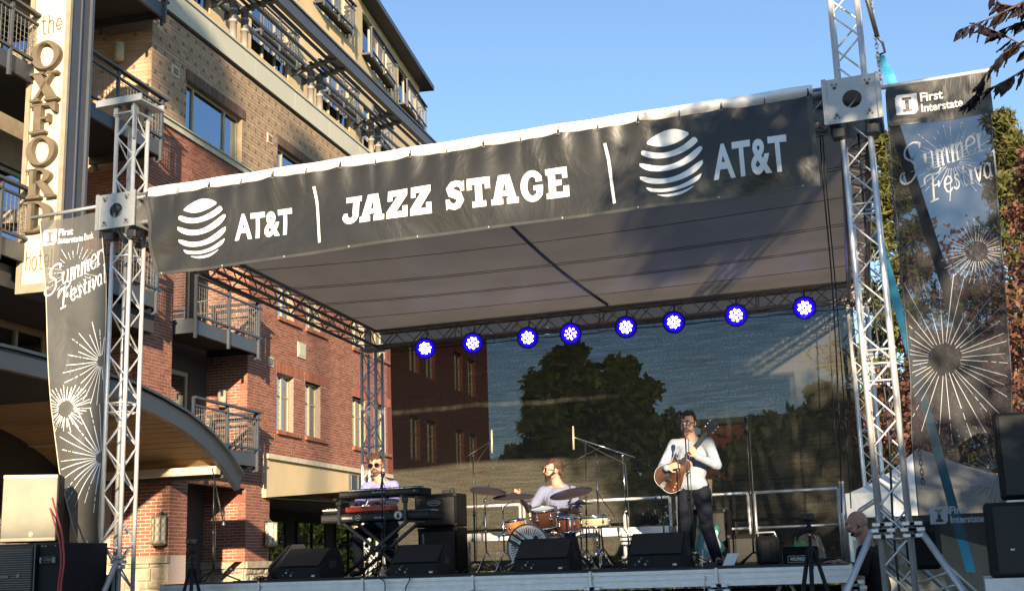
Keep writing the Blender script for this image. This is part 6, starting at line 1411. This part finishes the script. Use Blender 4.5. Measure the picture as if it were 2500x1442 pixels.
# ---------------------------------------------------------------- people
M_skin=mat('skin',(.52,.30,.21),.5,var=.06,scale=14,bump=.08,bscale=200,spec=.35); M_skinr=mat('ruddy_skin',(.46,.24,.17),.5,var=.08,scale=14,bump=.1,bscale=200,spec=.35)
M_hair=mat('dark_hair',(.035,.018,.012),.5,var=.3,scale=30,stretch=(1,1,5),bump=.9,bscale=110,bdist=.012); M_hairb=mat('auburn_hair',(.075,.034,.018),.5,var=.3,scale=30,bump=.9,bscale=110,bdist=.012)
def fabric(name,col): return mat(name,col,.85,var=.10,scale=5,bump=.7,bscale=13,bdist=.035,spec=.2)
M_shirtw=fabric('pale_blue_shirt',(.30,.335,.40)); M_shirtv=fabric('violet_lit_shirt',(.24,.24,.52)); M_shirtl=fabric('lilac_shirt',(.19,.205,.31)); M_tee=fabric('black_tee',(.020,.018,.018)); M_jean=fabric('dark_jeans',(.009,.011,.019)); M_jeanb=fabric('blue_jeans',(.06,.09,.16)); M_shoe=mat('black_shoe',(.02,.02,.02),.5)  # violet of the keyboard player's shirt has blue lamp light and shade mixed in
M_lens=mat('dark_lens',(.008,.008,.01),.08,bump=0,var=0); M_eye=mat('eye_white',(.7,.68,.65),.3,bump=0); M_lip=mat('lips',(.38,.14,.11),.5,bump=0); M_sun=mat('sunburst_lacquer',(.095,.030,.007),.3,col2=(.035,.010,.005),scale=3.2,coat=.3,bump=0); M_ebony=mat('ebony',(.02,.015,.012),.35)
def V3(*a): return Vector(a)
def organic(shapes,vox,name,matl,parent,smooth=4,cut=None):
    """join tapered limbs and ellipsoids into one continuous skin"""
    m=MB()
    for s in shapes:
        if s[0]=='c':
            _,p,q,r1,r2=s[:5]; p=Vector(p);q=Vector(q); N=8; d=(q-p).length
            pts=[];rs=[]; n=4; dd=(q-p).normalized() if d>1e-6 else Vector((0,0,1))
            for i in range(n): a=math.pi/2*(1-i/n); pts.append(p-dd*r1*math.sin(a)); rs.append(max(.0008,r1*math.cos(a)))
            for i in range(5): t=i/4; pts.append(p.lerp(q,t)); rs.append(r1+(r2-r1)*t)
            for i in range(1,n+1): a=math.pi/2*i/n; pts.append(q+dd*r2*math.sin(a)); rs.append(max(.0008,r2*math.cos(a)))
            m.tube(pts,rs,12)
        else:
            _,c,r=s[:3]; R=s[3] if len(s)>3 else None
            M=Matrix.Diagonal(Vector(r)) if R is None else R@Matrix.Diagonal(Vector(r)); m.sphere(c,1,16,12,M=M)
    o=m.build(name,matl,None,origin=(0,0,0))
    md=o.modifiers.new('r','REMESH'); md.mode='VOXEL'; md.voxel_size=vox; md.use_smooth_shade=True
    if smooth: ms=o.modifiers.new('s','SMOOTH'); ms.factor=.5; ms.iterations=smooth
    dg=bpy.context.evaluated_depsgraph_get(); dg.update(); me=bpy.data.meshes.new_from_object(o.evaluated_get(dg)); bpy.data.objects.remove(o)
    inv=WM[parent.name].inverted()
    if cut is not None:
        bm=bmesh.new(); bm.from_mesh(me); bmesh.ops.delete(bm,geom=[v for v in bm.verts if cut(v.co)],context='VERTS'); bm.to_mesh(me); bm.free()
    me.transform(inv); me.name=name
    for p in me.polygons: p.use_smooth=True
    me.materials.clear(); me.materials.append(matl)
    o=bpy.data.objects.new(name,me); COL.objects.link(o); o.parent=parent; return o
def headframe(c,yaw,pitch=0,roll=0):
    """local axes of a head: x = its left-right, y = backwards, z = up; yaw 0 looks towards -Y"""
    R=(Matrix.Rotation(yaw,3,'Z')@Matrix.Rotation(roll,3,'Y')@Matrix.Rotation(pitch,3,'X')); c=Vector(c)
    f=lambda x,y,z:c+R@Vector((x,y,z)); f.R=R; return f
def headshapes(h,k=1.0):
    R=h.R; E=lambda x,y,z,a,b,c:('e',h(x*k,y*k,z*k),(a*k,b*k,c*k),R); 
    return [E(0,.012,.03,.076,.094,.092),E(0,-.022,-.025,.060,.068,.075),E(0,-.045,-.082,.036,.034,.030),E(.038,-.02,-.05,.032,.05,.04),E(-.038,-.02,-.05,.032,.05,.04),
        E(0,-.085,.030,.052,.020,.014),E(0,-.092,-.002,.011,.020,.030),E(0,-.107,-.014,.015,.014,.012),E(0,-.084,-.047,.024,.014,.010),E(.036,-.070,-.012,.022,.018,.018),E(-.036,-.070,-.012,.022,.018,.018),
        E(.078,.012,.0,.009,.020,.032),E(-.078,.012,.0,.009,.020,.032),('c',h(0,.03*k,-.05*k),h(0,.045*k,-.15*k),.052*k,.056*k)]
def face(h,parent,glasses=None,k=1.0,clear=False):
    R=h.R; m=MB()
    for s in(-1,1): m.sphere(h(s*.032*k,-.082*k,.010*k),.0125*k,10,8)
    m.build('eye',M_eye,parent)
    m=MB()
    for s in(-1,1): m.sphere(h(s*.032*k,-.092*k,.010*k),.006*k,8,6)
    m.build('iris',M_par,parent)
    m=MB(); m.tube([h(-.024*k,-.091*k,-.046*k),h(-.010*k,-.099*k,-.044*k),h(.010*k,-.099*k,-.044*k),h(.024*k,-.091*k,-.046*k)],[.002,.005,.005,.002],6); m.build('mouth',M_lip,parent)
    m=MB()
    for s in(-1,1): m.tube([h(s*.012*k,-.103*k,.028*k),h(s*.034*k,-.100*k,.034*k),h(s*.054*k,-.085*k,.026*k)],[.003,.0045,.002],6)
    m.build('eyebrow',M_hair,parent)
    if glasses:
        g=MB()
        for s in(-1,1):
            c=Vector((s*.034*k,-.108*k,.010*k)); pts=[h(c.x+.029*k*math.cos(a)*(1 if True else 1),c.y+.010*abs(math.cos(a)) ,c.z+.020*k*math.sin(a)) for a in [j*math.pi/7 for j in range(14)]]
            if not clear: g.add(pts,[tuple(range(14))]); g.add([p+R@Vector((0,.006,0)) for p in pts],[tuple(range(13,-1,-1))])
        if g.f: g.build('sunglass_lens',M_lens,parent)
        m=MB()
        for s in(-1,1):
            c=Vector((s*.034*k,-.108*k,.010*k)); m.tube([h(c.x+.030*k*math.cos(a),c.y+.010*abs(math.cos(a)),c.z+.021*k*math.sin(a)) for a in [j*math.pi/7 for j in range(14)]],.0028,5,closed=True)
            m.tube([h(s*.063*k,-.098*k,.016*k),h(s*.080*k,-.04*k,.012*k),h(s*.082*k,.02*k,.006*k)],.0028,5)
        m.tube([h(-.008*k,-.112*k,.014*k),h(.008*k,-.112*k,.014*k)],.003,5); m.build('glasses_frame',M_lens,parent)
def hairshapes(h,style,seed=1,k=1.0):
    rd=random.Random(seed); R=h.R; S=[('e',h(0,.034*k,.052*k),(.081*k,.090*k,.080*k),R),('e',h(0,.066*k,.005*k),(.072*k,.052*k,.070*k),R)]
    for i in range(38):
        a=rd.uniform(-.25,math.pi+.25) if i%3 else rd.uniform(0,2*math.pi); e=rd.uniform(.05,1.4)
        p=Vector((math.cos(a)*math.cos(e)*.078,.022+math.sin(a)*math.cos(e)*.092,.040+math.sin(e)*.088))*k
        q=p+Vector((rd.uniform(-.02,.02),rd.uniform(-.01,.035),rd.uniform(-.03,.02)))*k; S.append(('c',h(*p),h(*q),.015*k,.007*k))
    for i in range(9): x=-.066+.0165*i; S.append(('c',h(x*k,-.030*k,.108*k),h((x*1.02+rd.uniform(-.01,.01))*k,(-.080+abs(x)*.3)*k,(.074+rd.uniform(0,.03)+(.016 if style=='up' else 0))*k),.017*k,.009*k))
    for s in(-1,1): S.append(('c',h(s*.074*k,-.002*k,.045*k),h(s*.076*k,-.008*k,-.005*k),.012*k,.007*k))
    if style=='long':
        for i in range(12):
            a=rd.uniform(.5,math.pi-.5); p=Vector((math.cos(a)*.070,.03+math.sin(a)*.07,.0))*k; S.append(('c',h(*p),h(*(p+Vector((math.cos(a)*.02,.035,-.03-rd.random()*.04))*k)),.018*k,.007*k))
    return S
def beardshapes(h,full,k=1.0):
    S=[]
    for i in range(13):
        t=-1+2*i/12; x=.062*math.sin(t*1.45); y=-.078+.072*abs(t)**1.6; z=-.078+.055*abs(t)**2.2
        S.append(('c',h(x*k,y*k,z*k),h(x*.85*k,(y-.004)*k,(z-(.042 if full else .010)*(1-abs(t)*.6))*k),(.020 if full else .0125)*k,(.012 if full else .008)*k))
    for s in(-1,1): S.append(('c',h(s*.006*k,-.102*k,-.033*k),h(s*.034*k,-.088*k,-.050*k),.0078*k,.006*k))
    return S
def handshapes(w,d,n,curl=.6,side=1,k=1.0,spread=.10,th_in=.0):
    """palm and five bent fingers: w wrist, d pointing direction, n palm normal (side the fingers close to)"""
    w=Vector(w); d=Vector(d).normalized(); n=Vector(n); n=(n-d*n.dot(d)).normalized(); s=d.cross(n)*side; S=[]
    kn=w+d*.085*k
    for i in range(4):
        off=(-.030+.0205*i)*k; S.append(('c',w+s*off*.55,kn+s*off-d*abs(i-1.5)*.004,.014*k,.0115*k))
    for i in range(4):
        off=(-.030+.0205*i)*k; L=[.036,.042,.039,.030][3-i] if False else [.037,.043,.040,.031][i]; L*=k; p=kn+s*off-d*abs(i-1.5)*.004; a=curl*(1+.10*i); dd=(d+s*spread*(i-1.5)*.5).normalized()
        for j,(f,r) in enumerate(((1,.0098),(.68,.0088),(.52,.0078))):
            q=p+(dd*math.cos(a*(j+.55))+n*math.sin(a*(j+.55))).normalized()*L*f; S.append(('c',p,q,r*k,(r-.0008)*k)); p=q
    p=w+d*.022*k-s*.024*k; q=p+(d*.55-s*.75+n*(.35+th_in)).normalized()*.042*k; r=q+(d*.85-s*.15+n*(.45+th_in)).normalized()*.034*k; S+= [('c',p,q,.0135*k,.0105*k),('c',q,r,.0105*k,.0085*k)]
    return S
def person(name_label,base,J,top,legs,hair,beard=None,glasses=None,sleeve='long',skin=None,clear=False,voxel=.0075,hk=1.0,shoes=True,collar=True):
    """J: dictionary of joints in world space"""
    skin=skin or M_skin; t=thing('person',name_label,'person',base); h=headframe(J['head'],*J['gaze']); k=hk
    ch,pe=Vector(J['chest']),Vector(J['pelvis']); nk=Vector(J['neck'])
    sl,sr=Vector(J['sh'][0]),Vector(J['sh'][1]); sx=(sr-sl).normalized(); upv=(ch-pe).normalized(); fr=upv.cross(sx); RT=Matrix((sx,-fr,upv)).transposed()
    RTb=Matrix((sx,sx.cross(upv)*-1,upv)).transposed()
    B=headshapes(h,k)+[('c',h(0,.042*k,-.11*k),nk,.055*k,.062*k),('e',ch,(.150,.095,.165),RT),('e',ch.lerp(pe,.5),(.130,.088,.14),RT),('e',pe,(.145,.098,.10),RT),('c',nk-upv*.03,sl.lerp(nk,.2),.05,.052),('c',nk-upv*.03,sr.lerp(nk,.2),.05,.052)]
    T=[('e',ch,(.172,.118,.175),RT),('e',ch.lerp(pe,.45),(.152,.115,.16),RT),('e',ch.lerp(pe,.9),(.160,.122,.12),RT),('c',nk-upv*.045,sl,.055,.066),('c',nk-upv*.045,sr,.055,.066)]
    for i in(0,1):
        s_,e_,w_=[Vector(J[q][i]) for q in('sh','el','wr')]
        B+=[('c',s_,e_,.050,.040),('c',e_,w_,.040,.026)]+handshapes(w_,J['hand'][i][0],J['hand'][i][1],J['hand'][i][2],J['hand'][i][3])
        T+=[('c',s_,e_,.068,.056)] if sleeve=='long' else [('c',s_,s_.lerp(e_,.72),.068,.066)]
        if sleeve=='long': T+=[('c',e_,w_.lerp(e_,.12),.056,.041),('c',w_.lerp(e_,.16),w_.lerp(e_,.06),.043,.043),('c',e_.lerp(w_,.12),e_.lerp(w_,.3),.060,.050)]
        hp,kn,an,to=[Vector(J[q][i]) for q in('hip','knee','ankle','toe')]
        B+=[('c',hp,kn,.080,.052),('c',kn,an,.052,.036),('c',an,to,.036,.028)]
    L=[('e',pe,(.158,.112,.11),RT)]
    for i in(0,1):
        hp,kn,an=[Vector(J[q][i]) for q in('hip','knee','ankle')]; L+=[('c',hp,kn,.104,.076),('c',kn,an+(kn-an).normalized()*.03,.076,.064),('c',an.lerp(kn,.12),an.lerp(kn,.02),.060,.062)]
    for i in range(6):   # folds
        a=i*1.3; T.append(('c',ch.lerp(pe,.55)+RT@Vector((.11*math.cos(a),-.095*abs(math.sin(a))-.01,.05)),pe+RT@Vector((.12*math.cos(a+.4),-.10*abs(math.sin(a))-.01,.02)),.016,.02))
    organic(B,voxel,'body',skin,t,3)
    organic(T,.010,'shirt',top,t,3); organic(L,.011,'trousers',legs,t,3)
    if shoes:
        for i in(0,1):
            an,to=Vector(J['ankle'][i]),Vector(J['toe'][i]); hd=(to-an); hd.z=0; hd.normalize(); organic([('c',an-hd*.035-V3(0,0,.035),to+V3(0,0,.005),.040,.036),('c',an-V3(0,0,.02),an+V3(0,0,.02),.045,.045)],.009,'shoe',M_shoe,t,2)
    face(h,t,glasses,k,clear)
    if hair: organic(hairshapes(h,hair[1],3,k),.0058,'hair',hair[0],t,1)
    if beard: organic(beardshapes(h,beard[1],k),.0055,'beard',beard[0],t,1)
    if collar:
        m=MB()
        for s in(-1,1):
            a=nk+RT@Vector((s*.055,-.035,.030)); b=nk+RT@Vector((s*.012,-.095,-.035)); c=nk+RT@Vector((s*.062,-.105,-.055)); d=nk+RT@Vector((s*.092,-.045,.005))
            m.add([a,b,c,d]+[p+RT@Vector((0,.008,-.008)) for p in (a,b,c,d)],[(0,1,2,3),(7,6,5,4),(0,4,5,1),(1,5,6,2),(2,6,7,3),(3,7,4,0)])
        m.build('collar',top,t)
        m=MB(); 
        for i in range(5): p=nk.lerp(pe,.12+.19*i)+RT@Vector((0,-.128 if i else -.118,0)); m.sphere(p,.006,6,4)
        m.build('buttons',M_label,t,kind='stuff')
    return t,h
# guitarist
gx,gy=-2.80,13.7
J=dict(head=(gx-.01,gy-.03,2.925),gaze=(-.12,.16,.06),neck=(gx+.005,gy+.02,2.755),chest=(gx+.01,gy+.02,2.55),pelvis=(gx+.0,gy+.03,2.20),sh=((gx-.185,gy,2.70),(gx+.195,gy,2.70)),
 el=((gx-.335,gy-.03,2.44),(gx+.290,gy-.05,2.44)),wr=((gx-.215,gy-.30,2.42),(gx+.115,gy-.275,2.53)),
 hand=(((.90,-.05,.25),(.1,.85,-.35),.5,1),((-.50,-.12,.85),(-.2,.95,.1),.8,-1)),
 hip=((gx-.09,gy+.03,2.15),(gx+.09,gy+.03,2.15)),knee=((gx-.125,gy-.02,1.80),(gx+.13,gy-.05,1.79)),ankle=((gx-.165,gy+.05,1.43),(gx+.21,gy+.02,1.43)),toe=((gx-.19,gy-.10,1.385),(gx+.27,gy-.12,1.385)))
gtr,hh_=person('standing man in a pale shirt and dark jeans playing an archtop guitar',(gx,gy,DZ),J,M_shirtw,M_jean,(M_hair,'up'),beard=(M_hairb,False),glasses=True,clear=True,hk=1.06)
# his guitar
O=V3(gx-.165,gy-.185,2.375); ax=V3(.69,-.02,.72).normalized(); nrm=V3(.10,-.99,.05); nrm=(nrm-ax*nrm.dot(ax)).normalized(); sd_=ax.cross(nrm); gs=.93; GM=axes(O,-sd_*gs,ax*gs,nrm*gs)
gt=thing('archtop_guitar','sunburst archtop guitar held by the standing guitarist','guitar',O)
bo=outline([(0,-.235),(-.12,-.215),(-.185,-.11),(-.15,.0),(-.115,.07),(-.13,.15),(-.09,.215),(-.02,.225),(.03,.215),(.045,.17),(.09,.15),(.125,.19),(.12,.13),(.105,.07),(.15,.0),(.185,-.11),(.12,-.215)],5)
m=MB(); m.poly([bo],GM@Matrix.Translation((0,0,-.035)),.065); m.build('body',M_sun,gt)
m=MB(); P=[GM@Vector((p[0],p[1],.032)) for p in bo]; m.tube(P,.0022,4,closed=True); P=[GM@Vector((p[0],p[1],-.034)) for p in bo]; m.tube(P,.002,4,closed=True); m.build('binding',M_keyw,gt)
m=MB(); m.grid(lambda s,u:GM@Vector((.11*(s*2-1)*(1-.2*u),-.17+.30*u,.031+.016*math.sin(math.pi*s)*math.sin(math.pi*u))),10,10); m.build('arched_top',M_sun,gt)
for s in(-1,1):
    m=MB()
    for q in stroke([(s*.085,-.05),(s*.075,-.075),(s*.088,-.10),(s*.1,-.125),(s*.09,-.145)],[.004,.009,.010,.009,.004]): flat_add(m,[[(v.x,v.y) for v in q]],lambda x,y:GM@Vector((x,y,.047)))
    m.build('sound_hole',M_par,gt)
m=MB(); m.box((-.022,.10,.036),(.022,.62,.052),GM); m.build('fingerboard',M_ebony,gt)
m=MB(); m.box((-.020,.20,.012),(.020,.62,.036),GM); m.build('neck',M_signl,gt)
m=MB(); m.poly([[(-.028,.62),(.028,.62),(.045,.70),(.042,.78),(.018,.80),(0,.785),(-.018,.80),(-.042,.78),(-.045,.70)]],GM@Matrix.Rotation(-.0,4,'X')@Matrix.Translation((0,0,.022)),.018); m.build('headstock',M_ebony,gt)
for i in range(3):
    for s in(-1,1): m=MB(); m.sphere(GM@Vector((s*.058,.665+i*.045,.030)),.011,8,6,(1,.6,1)); m.build('tuning_peg',M_metal,gt)
m=MB()
for i in range(6): x=-.0175+i*.007; m.tube([GM@Vector((x,-.19,.052)),GM@Vector((x,-.09,.068)),GM@Vector((x*.9,.62,.056))],.0012,3,caps=False)
m.build('strings',M_metal,gt,kind='stuff')
m=MB(); m.box((-.045,-.10,.046),(.045,-.088,.066),GM); m.build('bridge',M_ebony,gt)
m=MB(); m.poly([[(-.03,-.225),(.03,-.225),(.02,-.15),(-.02,-.15)]],GM@Matrix.Translation((0,0,.046)),.005); m.build('tailpiece',M_metal,gt)
m=MB(); m.box((-.028,.05,.046),(.028,.07,.058),GM); m.build('pickup',M_metal,gt)
for i in range(3): m=MB(); m.lathe([(.011,0),(.010,.014),(0,.014)],GM@Matrix.Translation((-.13+.012*i,-.13+.04*i-.03,.03)),10); m.build('knob',M_amber,gt)
m=MB(); sp=[GM@Vector((0,-.235,0)),V3(gx-.20,gy-.02,2.52),V3(gx-.12,gy+.15,2.62),V3(gx+.06,gy+.12,2.78),V3(gx+.13,gy-.01,2.775),V3(gx+.12,gy-.13,2.70),V3(gx+.06,gy-.17,2.60)]
for i in range(len(sp)-1): m.bar(sp[i],sp[i+1],.045,.005,up=(0,1,0))
tag(m.build('guitar_strap',M_par),'dark strap over the guitarist\'s shoulder','strap')
# keyboard player
kx_,ky_=-6.66,13.72
J=dict(head=(kx_-.02,ky_-.09,2.675),gaze=(.18,.18,-.05),neck=(kx_,ky_-.02,2.485),chest=(kx_,ky_,2.29),pelvis=(kx_,ky_+.08,1.96),sh=((kx_-.185,ky_-.01,2.42),(kx_+.185,ky_-.01,2.42)),
 el=((kx_-.25,ky_-.14,2.19),(kx_+.24,ky_-.14,2.19)),wr=((kx_-.16,ky_-.36,2.215),(kx_+.12,ky_-.36,2.215)),hand=(((.15,-.95,.05),(0,0,-1),.45,-1),((-.05,-.95,.05),(0,0,-1),.45,1)),
 hip=((kx_-.10,ky_+.08,1.93),(kx_+.10,ky_+.08,1.93)),knee=((kx_-.19,ky_-.26,1.86),(kx_+.20,ky_-.24,1.84)),ankle=((kx_-.20,ky_-.20,1.45),(kx_+.22,ky_-.18,1.44)),toe=((kx_-.22,ky_-.33,1.385),(kx_+.24,ky_-.32,1.385)))
person('seated man in sunglasses behind the keyboards, short sleeved shirt coloured violet as by stage light',(kx_,ky_,DZ),J,M_shirtv,M_jean,(M_hairb,'side'),glasses=True,sleeve='short',hk=1.06,beard=(M_hairb,False))
st=thing('keyboard_stool','black stool under the keyboard player','stool',(kx_,ky_+.08,DZ)); m=MB(); m.lathe([(0,0),(.17,0),(.18,.04),(.16,.07),(0,.07)],Matrix.Translation((kx_,ky_+.08,1.80)),18); m.build('seat',M_case,st)
for s in(-1,1):
    for y in(-1,1): m=MB(); m.tube([(kx_+s*.1,ky_+.08+y*.1,1.8),(kx_+s*.2,ky_+.08+y*.18,DZ)],.012,6); m.build('leg',M_stand,st)
# drummer
dx,dy=-4.70,14.62
J=dict(head=(dx-.02,dy-.05,2.555),gaze=(-.95,-.02,.10),neck=(dx+.03,dy+.02,2.37),chest=(dx+.02,dy+.02,2.19),pelvis=(dx,dy+.08,1.90),sh=((dx-.165,dy-.02,2.31),(dx+.205,dy+.01,2.30)),
 el=((dx-.30,dy-.14,2.06),(dx+.31,dy-.12,2.04)),wr=((dx-.38,dy-.30,2.26),(dx+.16,dy-.36,2.06)),hand=(((-.30,-.45,.35),(.6,-.2,-.5),1.1,-1),((-.4,-.9,-.05),(-.2,0,-1),1.0,1)),
 hip=((dx-.10,dy+.06,1.90),(dx+.10,dy+.06,1.90)),knee=((dx-.20,dy-.32,1.83),(dx+.24,dy-.30,1.82)),ankle=((dx-.20,dy-.36,1.44),(dx+.27,dy-.30,1.44)),toe=((dx-.19,dy-.50,1.385),(dx+.28,dy-.44,1.385)))
person('seated bearded drummer in a lilac shirt and sunglasses looking to the left',(dx,dy,DZ),J,M_shirtl,M_jeanb,(M_hairb,'long'),beard=(M_hair,True),glasses=True,hk=1.08,sleeve='short')
for (a,b,lab) in (((dx-.46,dy-.43,2.245),(dx-.62,dy-.66,2.28),'drumstick in the drummer\'s raised hand above the left cymbals'),((dx+.10,dy-.46,2.03),(dx-.12,dy-.72,2.02),'drumstick in the drummer\'s other hand over the drums')):
    m=MB(); m.tube([Vector(a)+(Vector(a)-Vector(b))*.15,b],[.008,.005],7); tag(m.build('drumstick',M_light),lab,'drumstick')
# stage hand behind the right tower
bx,by=-.93,12.2
J=dict(head=(bx-.02,by-.05,1.705),gaze=(-1.35,.22,0),neck=(bx+.05,by+.02,1.52),chest=(bx+.09,by+.05,1.30),pelvis=(bx+.13,by+.10,.98),sh=((bx+.02,by-.13,1.45),(bx+.12,by+.22,1.45)),
 el=((bx-.02,by-.26,1.20),(bx-.02,by+.36,1.22)),wr=((bx-.20,by-.25,1.20),(bx-.24,by+.22,1.37)),hand=(((-1,.05,.1),(0,0,-1),.4,1),((-1,-.1,.02),(0,0,-1),.25,-1)),
 hip=((bx+.12,by+.02,.95),(bx+.16,by+.20,.95)),knee=((bx+.06,by+.0,.5),(bx+.14,by+.22,.5)),ankle=((bx+.12,by,.09),(bx+.24,by+.24,.09)),toe=((bx-.04,by-.02,.04),(bx+.08,by+.22,.04)))
person('bald bearded stage hand in a black tee shirt behind the right tower',(bx+.12,by+.08,0),J,M_tee,M_jean,None,beard=(M_hair,False),sleeve='short',skin=M_skinr,collar=False)
# ---------------------------------------------------------------- behind the camera: unseen things added and shaped to throw the evening shadows
sh=Vector((sd.x,sd.y,0)).normalized(); tn=math.tan(SUN_EL)
def back(x,y,D): return (x+sh.x*D,y+sh.y*D)
c=back(-5.0,11,46); shade_building('unseen low gabled building behind the camera, sized to shade the stage front',(c[0],c[1]),9.5,4,11.0,1.6)
c=back(-.8,27,50)
tree('unseen tall pine behind the camera, crown raised to shade the upper wall, taller of the pair',back(-17.5,26.5,46)+(0,),26.6,2.6,'pine',.24,4500,M_pine,21,limbs=16,crown0=.90,trunk=.3)
tree('unseen tall pine behind the camera, crown raised to shade the upper wall, more slender of the pair',back(-16.9,30.5,50)+(0,),27.6,2.2,'pine',.24,3500,M_pine,22,limbs=14,crown0=.90,trunk=.25)
tree('unseen tree added behind the camera to shade the keyboard player and amplifiers',back(-6.15,14,19)+(0,),7.3,1.2,'leaf',.12,5000,M_leaf,23,limbs=12,crown0=.5,trunk=.1)
tree('large purple leaved tree right of the camera, placed to dapple the right banner',(6.3,1.0,0),9.3,2.0,'leaf',.11,8000,M_dleaf,24,limbs=18,crown0=.25,trunk=.18)
tree('purple leaved tree just right of the camera, added to shade guitarist and banner',(3.20,.8,0),9.6,1.5,'leaf',.085,5200,M_dleaf,25,limbs=16,crown0=.68,trunk=.20)
m=MB(); m.tube([(3.2,.8,6.2),(2.6,3.2,6.0),(1.8,5.2,5.2),(1.0,6.0,4.4),(.62,6.05,4.1)],[.07,.05,.035,.02,.008],8); m.build('limb',M_bark,br)
